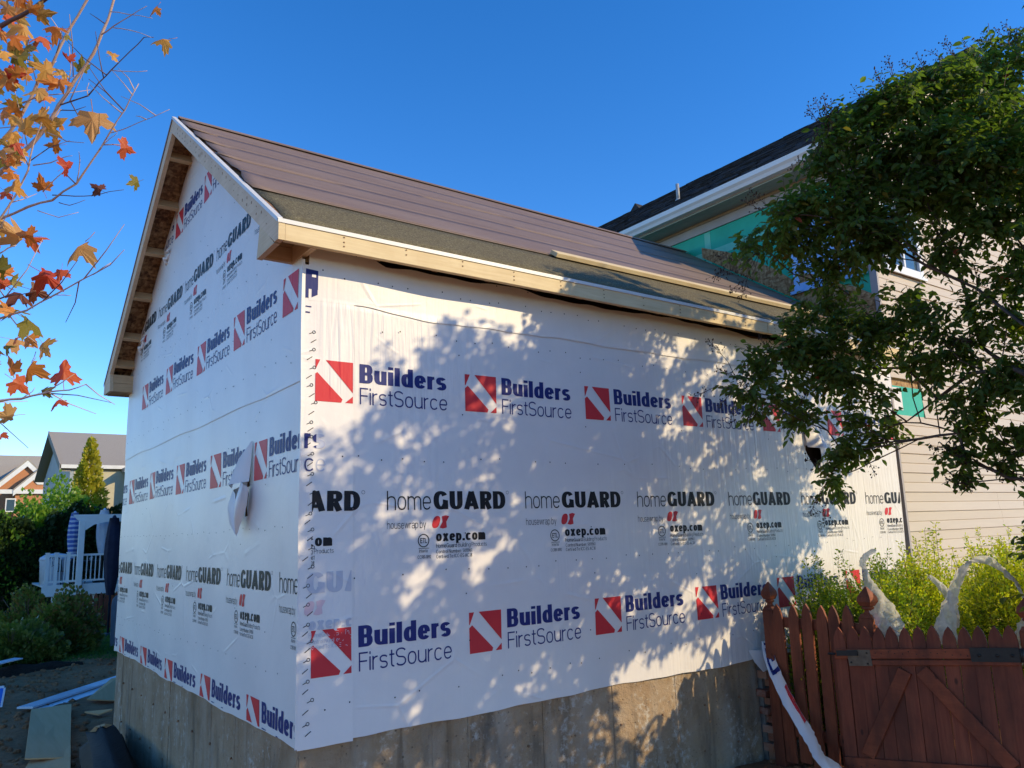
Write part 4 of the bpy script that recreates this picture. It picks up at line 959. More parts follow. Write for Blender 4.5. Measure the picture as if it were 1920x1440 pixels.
PM = [M['p_red'], M['p_navy']]; GMk = [M['p_black'], M['p_red']]
GP = [M['g_red'], M['g_navy']]; GG = [M['g_black'], M['g_red']]
xr = (-1, 0, -.012); 
endr = (1, 0, 6.25)
for k in range(7):
    x = .050 + 1.03 * k if k < 5 else .05 + 1.025 * k
    P = clip_all(builder_mark(x, 2.045 + .006 * k), [endr, (-1, 0, -.06)])
    if k in (4,): P = [p for p in P if not (4.93 < p[0][0][0] < 5.04 and p[0][0][1] < 1.88)]
    print_on('printed_logo', P, lambda a, b, o: mapR(a, b, o + (.006 if a < .297 else 0)), PM, SR)
    x = .045 + 1.03 * k
    P = clip_all(builder_mark(x, .545 + .007 * min(k, 4)), [endr, (-1, 0, -.055)])
    print_on('printed_logo', P, lambda a, b, o: mapR(a, b, o + (.0065 if a < .297 else 0)), PM, SR)
for k in range(-1, 6):
    x = .511 + 1.032 * k
    P = clip_all(guard_mark(x, 1.293), [(1, 0, 6.26), (-1, 0, -.052)])
    print_on('printed_guard_mark', P, lambda a, b, o: mapR(a, b, o + (.0065 if a < .297 else 0)), GMk, SR)

hal = [(-1, 0, W)]
rake1 = (SL, 1, Z1 + SL * OE - .12)            # z <= roof over the near slope: z + SL*s <= ...
rake2 = (-SL, 1, Z1 + SL * (W + OE) - .12)
for k in range(5):
    P = clip_all(builder_mark(-.275 - 1.01 * k, 2.590 + .003 * k), hal + [(1, 0, -.005)])
    print_on('printed_logo', P, lambda a, b, o: mapL(a, b, o + .0052), PM, SL2)
for k in range(6):
    x = -.770 - 1.008 * k
    P = builder_mark(x, 1.645 + .012 * min(k, 3))
    if k == 1: pass
    def out_of_tear(p):
        cx = sum(q[0] for q in p[0]) / len(p[0]); cz = sum(q[1] for q in p[0]) / len(p[0])
        return not (-1.02 < cx < -.85 and 1.2 < cz < 1.56)
    print_on('printed_logo', [p for p in clip_all(P, hal + [(1, 0, .004)]) if out_of_tear(p)], mapL, PM, SL1)
    if k == 0:
        print_on('printed_logo', clip_all(P, [(-1, 0, -.0), (1, 0, .07)]), lambda a, b, o: mapR(a, b, o + .0075), PM, STRIP)
        print_on('printed_ghost', clip_all(P, [(-1, 0, -.07), (1, 0, .29)]), lambda a, b, o: mapR(a, b, o + .0064), GP, STRIP)
for k in range(-1, 6):
    x = -1.300 - 1.01 * k
    P = guard_mark(x, .850)
    print_on('printed_guard_mark', clip_all(P, hal + [(1, 0, .004)]), mapL, GMk, SL1)
    if k == -1:
        print_on('printed_ghost', clip_all(P, [(-1, 0, -.012), (1, 0, .29)]), lambda a, b, o: mapR(a, b, o + .0064), GG, STRIP)
for k in range(6):
    P = clip_all(builder_mark(-.830 - 1.01 * k, .115), hal + [(0, -1, .036), (1, 0, .004)])
    print_on('printed_logo', P, mapL, PM, SL1)
for k in range(-1, 5):
    P = clip_all(guard_mark(-1.830 - .96 * k, 3.295), hal + [rake1, rake2, (1, 0, -.02)])
    print_on('printed_guard_mark', P, lambda a, b, o: mapL(a, b, o + .0052), GMk, SL2)
for k in range(-1, 3):
    P = clip_all(builder_mark(-2.276 - .965 * k, 4.072), hal + [rake1, rake2])
    print_on('printed_logo', P, lambda a, b, o: mapL(a, b, o + .0052), PM, SL2)
# lap-edge marks printed down the corner strip: loops and dashes; a navy tab at the top
rng = random.Random(11)
P = []
z = 2.20; s = 0
while z > -.02:
    x = .035 + rng.uniform(-.012, .018)
    if s % 2 == 0:
        P += ring(x + .012, z, .0085, .0035, 0, 10)
        P += [(q, 0, 1) for q in ribbon([(x - .016, z - .012), (x + .004, z - .004)], .004, .004)]
    else:
        P += [(q, 0, 0) for q in ribbon([(x - .02, z - .012), (x + .012, z + .010)], .0045, .0045)]
    z -= rng.uniform(.040, .062); s += 1
P += [([(-.006, 2.455), (.068, 2.455), (.068, 2.57), (-.006, 2.575)], 1, 0), ([(-.006, 2.40), (.012, 2.40), (.012, 2.455), (-.006, 2.455)], 1, 0),
      ([(-.004, 2.345), (.03, 2.345), (.03, 2.352), (-.004, 2.352)], 1, 0), ([(-.004, 2.31), (.022, 2.31), (.022, 2.318), (-.004, 2.318)], 1, 0),
      ([(.03, 2.405), (.066, 2.425), (.066, 2.455), (.03, 2.455)], 1, 0)]
P += [(p, 2, 3) for p in [[(.030, 2.528), (.055, 2.528), (.055, 2.546), (.030, 2.546)]]]
print_on('lap_edge_print', P, lambda a, b, o: mapR(a, b, o + .0066), [M['p_black'], M['p_navy'], M['wrap2']], STRIP)

# cap nails in rows
g = G()
def nail(mapf, u, z, off):
    pts = [mapf(u + 0.0048 * math.cos(a), z + .0048 * math.sin(a), off) for a in [R(60 * i) for i in range(6)]]
    c = mapf(u, z, off + .002)
    for i in range(6): g.poly([pts[i], pts[(i + 1) % 6], c])
for (z, x0, st, dz) in ((2.565, .12, .115, 0), (2.27, .5, .13, 0), (1.487, .2, .142, 0), (.80, .3, .15, .01), (.135, .16, .14, .012), (2.70, .3, .13, 0)):
    x = x0
    while x < 5.9:
        nail(mapR, x + rng.uniform(-.03, .03), z + rng.uniform(-.016, .016) + dz * x, .009); x += st * rng.choice((1, 1, 1, 1, 2))
for x in (1.05, 2.1, 3.15, 4.2):
    for z in (2.2, 1.75, 1.0, .7, .35):
        nail(mapR, x + rng.uniform(-.05, .05), z + rng.uniform(-.05, .05), .004)
for (z, st) in ((1.10, .15), (.30, .19), (2.10, .21), (2.78, .2), (3.5, .3)):
    s = -W + .1
    while s < -.1:
        if z < gz(s) - .3: nail(mapL, s + rng.uniform(-.02, .02), z + rng.uniform(-.012, .012), .009)
        s += st
for i in range(60):
    s = rng.uniform(-W, 0); z = rng.uniform(.1, 4.2)
    if z < gz(s) - .3: nail(mapL, s, z, .009)
tag(g.obj('cap_nails', M['p_black'], ADD), kind='stuff')

# torn flaps
def flap(name, rows, mat, parent):
    g = G(); n = len(rows[0])
    g.faces([p for r in rows for p in r], [(i * n + j, i * n + j + 1, (i + 1) * n + j + 1, (i + 1) * n + j) for i in range(len(rows) - 1) for j in range(n - 1)], 0, True)
    return g.obj(name, mat, parent)
# gable tear (plane x = 0): upper flap folded down, lower curl hanging
def LP(y, z, o): return (-.018 - o, y, z)
flap('torn_flap', [[LP(.80, 1.66, .004), LP(.815, 1.655, .01), LP(.83, 1.65, .01)], [LP(.80, 1.56, .01), LP(.86, 1.55, .07), LP(.93, 1.56, .03)],
                   [LP(.80, 1.47, .015), LP(.89, 1.45, .10), LP(1.00, 1.46, .04)], [LP(.80, 1.40, .02), LP(.90, 1.385, .12), LP(1.06, 1.37, .05)]], M['flap'], SL1)
flap('torn_flap', [[LP(1.05, 1.38, .004), LP(1.03, 1.36, .05), LP(.98, 1.33, .05)], [LP(1.09, 1.28, .01), LP(1.04, 1.25, .08), LP(.97, 1.22, .05)],
                   [LP(1.05, 1.17, .02), LP(.99, 1.15, .08), LP(.95, 1.13, .05)], [LP(.94, 1.08, .05), LP(.92, 1.07, .06), LP(.91, 1.06, .05)]], M['flap'], SL1)
flap('torn_flap', [[LP(.86, 1.40, .01), LP(.83, 1.40, .06), LP(.79, 1.38, .06), LP(.80, 1.36, .02)], [LP(.89, 1.28, .01), LP(.84, 1.29, .09), LP(.78, 1.28, .08), LP(.80, 1.25, .03)],
                   [LP(.92, 1.18, .02), LP(.90, 1.18, .08), LP(.86, 1.17, .08), LP(.87, 1.15, .04)], [LP(.925, 1.08, .05), LP(.92, 1.08, .06), LP(.915, 1.075, .06), LP(.915, 1.07, .05)]], M['flap'], SL1)
# long-wall tear
def RP(x, z, o): return (x, -.018 - o, z)
flap('torn_flap', [[RP(4.76, 1.98, .004), RP(4.86, 1.985, .02), RP(4.98, 1.90, .01)], [RP(4.76, 1.84, .01), RP(4.86, 1.82, .08), RP(4.975, 1.80, .05)],
                   [RP(4.77, 1.70, .02), RP(4.87, 1.68, .12), RP(4.975, 1.69, .09)]], M['flap'], SR)
# loose end hanging off the bottom corner where the foundation stops
flap('torn_flap', [[RP(3.70, .04, .006), RP(3.80, .03, .03), RP(3.93, .03, .06)], [RP(3.76, -.06, .01), RP(3.83, -.05, .05), RP(3.95, -.02, .10)], [RP(3.83, -.14, .03), RP(3.87, -.12, .06), RP(3.95, -.10, .12)]], M['flap'], SR)

# crinkled patches under the rake where the wrap was turned up
for (y, z, s_) in ((3.45, 3.72, .16), (4.42, 3.05, .20)):
    g = G()
    pts = [LP(y + .02 * math.sin(i * 2.1) + s_ * (i / 6 - .5), z - SL * s_ * (i / 6 - .5) + .015 * math.sin(i * 3.7), .02 + .012 * math.sin(i * 1.9)) for i in range(7)]
    g.tube(pts, [.008, .018, .022, .017, .023, .018, .008], 7)
    g.obj('turned_up_edge', M['flap'], SL2)

# foundation: poured against boards, one shallow step per board
rng = random.Random(4)
g = G()
x = .0
while x < 3.80:
    w_ = rng.uniform(.22, .34); x1 = min(3.86, x + w_); d = rng.uniform(-.002, .005)
    g.box(x, x1 - .0015, .012 + d, .20, -1.35, -.026 + rng.uniform(-.003, .003)); x = x1
g.box(0.02, 3.85, .030, .199, -1.34, -.066)
g.obj('foundation_wall', M['conc_l'], ADD)
g = G()
y = .20
while y < W - .02:
    w_ = rng.uniform(.22, .36); y1 = min(W, y + w_); d = rng.uniform(-.002, .005)
    g.box(.012 + d, .20, y, y1 - .0015, -1.45, -.026 + rng.uniform(-.003, .003)); y = y1
g.box(.030, .199, .201, W - .01, -1.44, -.066); g.box(.012, .0195, .006, .199, -1.35, -.058)
g.obj('foundation_wall', M['conc_l'], ADD)
g = G(); g.box(4.06, L_, .10, .20, -1.3, -.06); g.obj('foundation_wall', M['conc_l'], ADD)
g = G(); rng = random.Random(31)        # form-tie stubs and rock pockets in the poured face
for i in range(9):
    for z in (-.30, -.62):
        x = .28 + .41 * i + rng.uniform(-.03, .03)
        g.tube([(x, .016, z), (x, .004, z)], rng.uniform(.006, .010), 7)
for i in range(11):
    for z in (-.32, -.68):
        y = .3 + .44 * i + rng.uniform(-.03, .03)
        g.tube([(.016, y, z), (.004, y, z)], rng.uniform(.006, .010), 7)
tag(g.obj('form_ties', M['rafter'], ADD), kind='stuff')

# roof deck, underlayment courses
def slope_pt(x, y, o=0.0):
    """point on the near slope, o above the deck"""
    k = 1 / math.sqrt(1 + SL * SL)
    return (x, y - SL * k * o, Z1 + SL * (y + OE) + k * o)
def slope_slab(g, x0, x1, y0, y1, o0, o1, m=0, far=False):
    pts = [slope_pt(x, y, o) for o in (o0, o1) for x, y in ((x0, y0), (x1, y0), (x1, y1), (x0, y1))]
    if far: pts = [(x, W - y, z) for x, y, z in pts]
    g.faces(pts, [(0, 3, 2, 1), (4, 5, 6, 7), (0, 1, 5, 4), (1, 2, 6, 5), (2, 3, 7, 6), (3, 0, 4, 7)], m)
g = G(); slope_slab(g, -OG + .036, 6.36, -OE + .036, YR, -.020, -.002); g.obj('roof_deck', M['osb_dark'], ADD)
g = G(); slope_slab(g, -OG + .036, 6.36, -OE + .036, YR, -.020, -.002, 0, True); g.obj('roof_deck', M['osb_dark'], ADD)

def course(name, y0, y1, mat, far=False, seed=0, lift=0.003, x0=-.19):
    g = G(); n = 70; k = 4
    vs = []
    rr = random.Random(seed)
    ph = rr.uniform(0, 6)
    for j in range(k + 1):
        y = y0 + (y1 - y0) * j / k
        for i in range(n + 1):
            xa = x0 + (.018 * math.sin(7 * y + ph) + .012 * math.sin(17 * y + ph)) 
            x = xa + (6.36 - xa) * (i / n)
            bulge = .010 * math.exp(-((x - x0) / .10) ** 2) * (1 + .8 * math.sin(9 * y + ph)) if mat is M['underlay'] else 0
            o = lift + (.001 if j == 0 else 0) + bulge + .0015 * math.sin(2.3 * x + ph) * math.sin(3 * y)
            p = slope_pt(x, y, o)
            vs.append((p[0], W - p[1], p[2]) if far else p)
    fs = []
    for j in range(k):
        for i in range(n):
            a = j * (n + 1) + i
            fs.append((a, a + 1, a + n + 2, a + n + 1))
    g.faces(vs, fs, 0, True)
    o_ = g.obj(name, mat, ADD)
    s = o_.modifiers.new('thick', 'SOLIDIFY'); s.thickness = .0018; s.offset = -1
    return o_
course('ice_membrane', -OE + .004, .44, M['grit'], seed=1)
ys = [.40, .80, 1.22, 1.66, 2.10, YR + .01]
for i in range(5):
    course('underlayment_course', ys[i], ys[i + 1] + (.05 if i < 4 else 0), M['underlay'], seed=3 + i, lift=.0100 - .0014 * i)
for i in range(5):
    course('underlayment_course', ys[i] if i else -OE + .01, ys[i + 1] + (.05 if i < 4 else 0), M['underlay'], True, 13 + i, .0100 - .0014 * i)
g = G()      # thin printed lap guides, plus wider lines painting shade at the lap edges
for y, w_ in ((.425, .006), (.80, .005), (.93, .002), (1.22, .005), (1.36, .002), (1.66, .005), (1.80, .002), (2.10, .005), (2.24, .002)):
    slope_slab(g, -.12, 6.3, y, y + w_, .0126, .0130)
tag(g.obj('lap_guide_and_shade_lines', M['lap_line'], ADD), kind='stuff')
g = G()
a = [slope_pt(-.19, YR - .05, .02), slope_pt(6.36, YR - .05, .02), (6.36, YR, roof_z(YR) + .03), (-.19, YR, roof_z(YR) + .03)]
g.poly(a); g.poly([(x, W - y, z) for x, y, z in a][::-1])
o_ = g.obj('ridge_lap', M['underlay'], ADD); s = o_.modifiers.new('thick', 'SOLIDIFY'); s.thickness = .004

# rake boards, fascia, drip edges
RK = .148
g = G()
yA = -OE
g.prism([(-OG, yA, roof_z(yA) - .004), (-OG, yA, Z0 + .004), (-OG, yA + .062, Z0 + .0035), (-OG, YR, roof_z(YR) - RK), (-OG, YR, roof_z(YR) - .004)], (.036, 0, 0))
RB = g.obj('rake_board', M['pine_rake'], ADD, .002)
g = G()
g.prism([(-OG, W - yA, roof_z(yA) - .004), (-OG, W - yA, Z0 + .004), (-OG, W - yA - .062, Z0 + .0035), (-OG, YR + .001, roof_z(YR) - RK), (-OG, YR + .001, roof_z(YR) - .004)], (.036, 0, 0))
g.obj('rake_board', M['pine_rake'], ADD, .002)
g = G(); g.box(-OG + .037, 4.10, yA, yA + .036, Z0, Z1 - .012); g.obj('fascia_board', M['pine_x'], ADD, .002)
g = G(); g.box(4.103, 6.34, yA - .002, yA + .034, Z0 + .002, Z1 - .010); g.obj('fascia_board', M['pine_x'], ADD, .002)
g = G(); g.box(-OG + .037, 6.30, W - yA - .036, W - yA, Z0, Z1 - .012); g.obj('fascia_board', M['pine_x'], ADD, .002)
# end grain of the fascia covers the rake end
g = G(); g.box(-OG - .001, -OG + .0365, yA - .0015, yA + .0, Z0, Z1 - .012); g.obj('fascia_board', M['pine_x'], ADD)

def drip(name, pts_top, wdir, hgt, parent, mat):
    pass
g = G()
# eave drip edge
g.box(-OG - .006, 6.34, yA - .0065, yA - .0025, Z1 - .018, Z1 + .004)
g.prism([(-OG - .006, yA - .004, Z1 + .004), (-OG - .006, yA - .004, Z1 + .007), slope_pt(-OG - .006, yA + .014, .0025), slope_pt(-OG - .006, yA + .014, .0005)], (6.57, 0, 0))
g.obj('drip_edge', M['metal_w'], ADD)
for far in (False, True):
    g = G(); xo = -OG - .008
    def q(x, y, z): return (x, W - y, z) if far else (x, y, z)
    y0_, y1_ = yA + .004, YR
    face = [q(xo, y0_, roof_z(y0_) + .006), q(xo, y0_, roof_z(y0_) - .016), q(xo, y1_, roof_z(y1_) - .016), q(xo, y1_, roof_z(y1_) + .006)]
    g.prism(face, (.004, 0, 0))
    up_ = [q(xo, y0_, roof_z(y0_) + .0065), q(xo + .032, y0_, roof_z(y0_) + .0095), q(xo + .032, y1_, roof_z(y1_) + .0095), q(xo, y1_, roof_z(y1_) + .0065)]
    g.prism(up_, (0, 0, .003))
    g.obj('drip_edge', M['metal_w'] if not far else M['metal_b'], ADD)

# nail heads / stamps on the rake board
g = G()
rr = random.Random(8)
for i in range(26):
    t = i / 25; y = .0 + t * 2.35
    for dz in (-.055, -.10):
        if rr.random() < .8:
            g.box(-OG - .0015, -OG + .001, y - .004, y + .004, roof_z(y) + dz - .006 + rr.uniform(-.012, .012), roof_z(y) + dz + .004)
tag(g.obj('nail_heads', M['rafter'], ADD), kind='stuff')
g = G()
rr = random.Random(9); x = .15
while x < 6.0:
    for dz in (.03, .055, .085):
        if rr.random() < .8: g.box(x - .004, x + .004, yA - .0035, yA - .001, Z0 + dz - .003, Z0 + dz + .004)
    x += .405
tag(g.obj('nail_heads', M['rafter'], ADD), kind='stuff')

# gable overhang: lookouts on the far slope and near slope
KN = 1 / math.sqrt(1 + SL * SL)
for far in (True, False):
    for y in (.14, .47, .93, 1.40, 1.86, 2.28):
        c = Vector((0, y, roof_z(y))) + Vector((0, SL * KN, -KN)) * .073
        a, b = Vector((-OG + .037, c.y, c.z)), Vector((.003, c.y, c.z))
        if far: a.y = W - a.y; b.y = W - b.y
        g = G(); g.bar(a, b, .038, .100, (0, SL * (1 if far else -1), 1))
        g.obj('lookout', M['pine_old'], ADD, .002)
    # subfascia along the inside of the rake
    g = G()
    p0, p1 = slope_pt(-OG + .055, -OE + .10, -.065), slope_pt(-OG + .055, YR - .04, -.065)
    if far: p0 = (p0[0], W - p0[1], p0[2]); p1 = (p1[0], W - p1[1], p1[2])
# eave returns: a plywood gusset, a cross board and an inner cheek
for far in (False, True):
    f = (lambda y: W - y) if far else (lambda y: y)
    g = G(); zt = lambda y: roof_z(y) - RK
    g.prism([(-OG + .0015, f(yA + .07), Z0 + .001), (-OG + .0015, f(.165), Z0 - .004), (-OG + .0015, f(.120), zt(.120) - .002), (-OG + .0015, f(.02), zt(.02) - .002)], (.034, 0, 0))
    g.obj('eave_return_gusset', M['pine_y'], ADD)
    g = G(); a_, b_ = sorted((f(.118), f(.152))); g.box(-OG + .037, .0, a_, b_, Z0 - .003, Z0 + .086); g.obj('eave_return_board', M['pine_old'], ADD)
    g = G(); g.box(-OG + .037, .0, a_ + .002, b_ - .002, Z0 + .089, Z0 + .18); g.obj('eave_return_board', M['pine_old'], ADD)
    g = G(); a_, b_ = sorted((f(yA + .037), f(.117))); g.box(-.036, .0, a_, b_, Z0 - .002, Z0 + .10); g.obj('eave_return_cheek', M['pine_y'], ADD)
g = G(); g.box(-OG + .04, -.038, W - .116, W - yA - .038, Z0 + .002, Z0 + .02); g.obj('eave_return_soffit', M['pine_old'], ADD)
# rafter tails in the open eave and the attic shadow board behind
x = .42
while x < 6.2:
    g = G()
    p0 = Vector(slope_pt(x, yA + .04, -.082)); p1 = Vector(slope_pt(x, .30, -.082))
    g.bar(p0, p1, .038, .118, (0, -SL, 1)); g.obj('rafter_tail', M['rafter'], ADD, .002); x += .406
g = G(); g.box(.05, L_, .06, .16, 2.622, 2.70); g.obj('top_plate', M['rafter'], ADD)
g = G(); g.box(.05, L_, .30, .32, 2.60, 3.05); g.obj('attic_shadow_board', M['void'], ADD)  # darkness of the attic painted as a board

# timber left lying on the roof
g = G()
o0 = .0135
a = Vector(slope_pt(2.20, .392, o0 + .019)); b = Vector(slope_pt(5.75, .432, o0 + .019))
g.bar(a, b, .089, .036, (0, -SL, 1))
tag(g.obj('toe_board', M['pine_x'], None, .002), 'long pale two by four lying flat along the lower brown roof', 'lumber')

# ------------------------------------------------------------------ the older house behind
HX = 6.40
HOUSE = thing('main_house', (9, 4, -1.0), 'two storey beige house with dark shingled roof and white gutter behind the wrapped extension', 'house')
g = G(); g.box(HX + .02, 12.5, .02, 28.0, -1.2, 5.0); g.obj('wall_core', M['osb'], HOUSE)  # unseen rear length added so its shadow covers deck and hedge
# lapped siding on the sunny side, split round the upper window
me_cache = {}
def siding_board(x0, x1, z0, z1):
    g = G(); zm = (z0 + z1) / 2
    prof = [(-.004, z1 + .008), (-.011, zm + .005), (-.006, zm - .001), (-.006, zm - .001), (-.017, z0 + .004), (-.013, z0), (.016, z0), (.016, z1 + .008)]
    a = [(x0, y, z) for y, z in prof]; g.prism(a, (x1 - x0, 0, 0))
    return g.obj('siding_board', M['siding'], HOUSE)
z = -.72; i = 0
rng = random.Random(3)
while z < 4.95:
    z1 = z + .2005
    if z1 > 3.72 and z < 4.66:
        siding_board(HX + .035, 6.60, z, z1); siding_board(7.44, 12.5, z, z1)
    elif z < 2.34 and z1 > 2.2:
        siding_board(7.07, 12.5, z, z1)
    else:
        j = 9.2 + rng.uniform(-1.2, 1.2); siding_board(HX + .035, j, z, z1); siding_board(j + .002, 12.5, z, z1)
    z = z1 + .001
g = G(); g.box(6.42, 7.068, -.004, .015, 2.10, 2.42); g.obj('bare_sheathing_patch', M['green'], HOUSE)
g = G(); g.box(6.36, 6.62, -.012, -.006, 2.16, 2.40); g.obj('wrap_scrap', M['flap'], HOUSE)
g = G(); g.box(HX - .004, HX + .03, -.02, .06, -.8, 4.98); g.obj('corner_trim', M['frieze'], HOUSE)
# upper window on the sunny side
fr = G()
for x0, x1, z0, z1 in ((6.605, 6.69, 3.74, 4.64), (7.35, 7.435, 3.74, 4.64), (6.69, 7.35, 4.56, 4.64), (6.69, 7.35, 3.74, 3.82), (7.0, 7.04, 3.82, 4.56)):
    fr.box(x0, x1, -.035, .02, z0, z1)
WF = fr.obj('window', M['white_trim'], HOUSE, .004)
g = G(); g.box(6.69, 7.35, -.004, .004, 3.82, 4.56); g.obj('pane', M['glass'], WF)
g = G(); g.box(6.58, 7.46, -.055, -.0355, 3.715, 3.745); g.obj('sill', M['white_trim'], WF)
# sheathed wall above the new roof: green panels, taped seams, OSB skirt
for y0, y1, z0, z1 in ((.98, 2.20, 3.6, 4.868), (2.206, 3.42, 3.6, 4.868), (3.426, 4.64, 3.6, 4.868), (4.646, 8.9, 3.6, 4.868), (.06, .974, 4.62, 4.868), (.06, .974, 2.6, 3.70)):
    g = G(); g.box(HX, HX + .018, y0, y1, z0, z1); g.obj('sheathing_panel', M['green'], HOUSE)
g = G(); g.box(HX - .003, HX - .0005, 2.155, 2.25, 3.8, 4.86); g.obj('seam_tape', M['green_lt'], HOUSE)
g = G(); g.box(HX - .0045, HX - .0012, 1.3, 3.0, 4.50, 4.60); g.obj('seam_tape', M['green_lt'], HOUSE)
for (ya, yb, ha, hb) in ((2.30, 1.50, .14, .27), (1.495, .96, .27, .22), (.955, .50, .34, .42), (.495, .03, .40, .46)):
    g = G()
    zr0 = lambda y: Z1 + SL * (y + OE) + .03
    g.prism([(HX - .014, ya, zr0(ya)), (HX - .014, yb, zr0(yb)), (HX - .014, yb, zr0(yb) + hb), (HX - .014, (ya + yb) / 2, zr0((ya + yb) / 2) + (ha + hb) / 2 + .03), (HX - .014, ya, zr0(ya) + ha)], (.011, 0, 0))
    g.obj('osb_skirt', M['osb'], HOUSE)
# window on the sheathed side, masked with blue film
fr = G()
for y0, y1, z0, z1 in ((.10, .17, 3.70, 4.60), (.90, .97, 3.70, 4.60), (.17, .90, 4.53, 4.60), (.17, .90, 3.70, 3.78), (.52, .56, 3.78, 4.53)):
    fr.box(HX - .035, HX + .015, y0, y1, z0, z1)
WB = fr.obj('window', M['bluefilm'], HOUSE, .004)
WB['label'] = 'window masked with blue film'
g = G(); g.box(HX - .008, HX + .004, .17, .90, 3.78, 4.53); g.obj('pane', M['bluefilm'], WB)
g = G(); g.box(HX - .06, HX - .036, .06, 1.01, 3.665, 3.70); g.obj('sill', M['bluefilm'], WB)
# frieze, soffit, gutter, roof
g = G(); g.box(HX - .022, HX, .03, 9, 4.87, 5.02); g.obj('frieze_board', M['frieze'], HOUSE)
g = G(); g.box(HX - .040, HX - .0225, .03, 9, 4.985, 5.02); g.obj('frieze_shadow_strip', M['shadow_br'], HOUSE)  # brown strip paints the shadow at the top of the frieze
g = G()
for k in range(3):
    g.box(6.075 + k * .108, 6.075 + k * .108 + .105, -.28, 28, 5.021, 5.033)
g.box(6.075, 6.40, -.28, 28, 5.034, 5.04)
g.obj('soffit', M['soffit'], HOUSE)
g = G(); prof = [(6.07, 5.05), (5.99, 5.05), (5.975, 5.09), (5.95, 5.12), (5.945, 5.175), (5.955, 5.18), (5.962, 5.172), (5.965, 5.125), (5.99, 5.095), (6.0, 5.065), (6.07, 5.06)]
g.prism([(x, -.30, z) for x, z in prof], (0, 28.3, 0)); g.box(6.071, 6.10, -.29, 28, 5.045, 5.20)
g.obj('gutter', M['gutter'], HOUSE)
RX, RZ = 9.05, 7.19
rs = (RZ - 5.19) / (RX - 6.0)
g = G(); g.prism([(6.0, -.32, 5.19), (RX, -.32, RZ), (12.1, -.32, 5.19), (12.1, -.32, 5.10), (RX, -.32, RZ - .09), (6.03, -.32, 5.10)], (0, 28.5, 0))  # roof runs on unseen, lengthened for the shade it throws
ROOF = g.obj('roof', M['shingle'], HOUSE)
# shingle tabs: courses with uneven butts, joined
g = G(); rng = random.Random(21)
nr = 25; k = 1 / math.hypot(1, rs)
for r in range(nr):
    x0 = 5.98 + (RX - 5.98) * r / nr; x1 = x0 + (RX - 5.98) / nr * 1.12
    y = -.34 + rng.uniform(-.2, 0)
    while y < 7.5:
        w_ = rng.uniform(.14, .34); o = rng.choice((.006, .010, .016)); dd = rng.uniform(-.02, .012)
        za, zb = 5.19 + rs * (x0 + dd - 6.0), 5.19 + rs * (x1 - 6.0)
        y2 = y + w_ - .006
        vs = [(x0 + dd - rs * k * o, y, za + k * o), (x0 + dd - rs * k * o, y2, za + k * o), (x1, y2, zb + .001), (x1, y, zb + .001), (x0 + dd, y, za), (x0 + dd, y2, za)]
        g.faces(vs, [(0, 3, 2, 1), (0, 1, 5, 4)], rng.choice((0, 0, 1)))
        y += w_
tag(g.obj('shingle_tabs', [M['shingle'], M['shingle2']], ROOF), kind='stuff')
g = G(); vy, vx = 2.99, 6.80
vz = 5.19 + rs * (vx - 6.0)
g.lathe((vx, vy, vz - .05), [(.026, 0), (.026, .30), (.021, .30), (.021, .26)], 12); g.lathe((vx, vy, vz - .03), [(.06, 0), (.045, .03), (.028, .05)], 12)
g.obj('vent_pipe', M['zinc'], ROOF)
g = G(); g.prism([(8.72, 5.60, 6.98), (8.72, 5.70, 7.12), (8.72, 5.86, 6.98)], (.3, 0, 0)); g.obj('roof_cricket', M['shingle2'], ROOF)
# gable end above the siding
g = G(); g.prism([(6.45, .02, 5.0), (RX, .02, RZ - .12), (11.9, .02, 5.0)], (0, .1, 0)); g.obj('gable_wall', M['siding'], HOUSE)

# ------------------------------------------------------------------ brick stub at the end of the foundation
PIER = thing('brick_pier', (3.93, -.02, -1.1), 'narrow crumbling red brick stub where the concrete foundation stops by the fence', 'brickwork')
g = G(); g.box(3.868, 4.05, .0, .14, -1.2, -.10); g.obj('mortar', M['mortar'], PIER)
bm_ = G(); bm_.box(-.095, .095, -.045, .045, -.029, .029)
brick_me = bm_.mesh('brick', M['brick'])
rng = random.Random(6)
for r in range(15):
    z = -1.12 + r * .068
    for c_ in range(2):
        x = 3.90 + c_ * .13 + (0.05 if r % 2 else -.01) + rng.uniform(-.016, .016)
        o = inst('brick', brick_me, (x, -.022 + rng.uniform(-.022, .014), z), PIER, (rng.uniform(-.05, .05), rng.uniform(-.05, .05), rng.uniform(-.12, .12)), (rng.uniform(.55, .72), 1, rng.uniform(.85, 1.02)))

# ------------------------------------------------------------------ ground
def gz_ground(x, y):
    h = -.86
    h -= .10 * max(0, min(1, (y + 1) / 5))
    h += .10 * max(0, min(1, (x - 1.0) / 2.6)) * max(0, min(1, (1.0 - y) / 1.5))
    h -= .75 * max(0, min(1, (y - 17) / 9)) - .6 * max(0, min(1, (y - 27) / 9))
    r_ = max(0, 1 - abs(y - 5) / 22) * max(0, 1 - abs(x) / 30)
    h += r_ * (.020 * math.sin(2.3 * x + 1.1 * y) + .018 * math.sin(4.1 * x - 3.3 * y + 1) + .012 * math.sin(9 * x + 7 * y) + .009 * math.sin(15 * x - 11 * y))
    return h
xs = [-400, -150, -60, -30, -18, -12] + [(-8 + .16 * i) for i in range(101)] + [9, 10.5, 13, 18, 28, 60, 150, 400]
ys_ = [-300, -100, -40, -20, -12, -8, -6] + [(-5 + .2 * i) for i in range(106)] + [17, 18.5, 20, 22, 24, 26, 28, 30, 33, 36, 40, 50, 70, 120, 400, 900]
g = G(); nx, ny = len(xs), len(ys_)
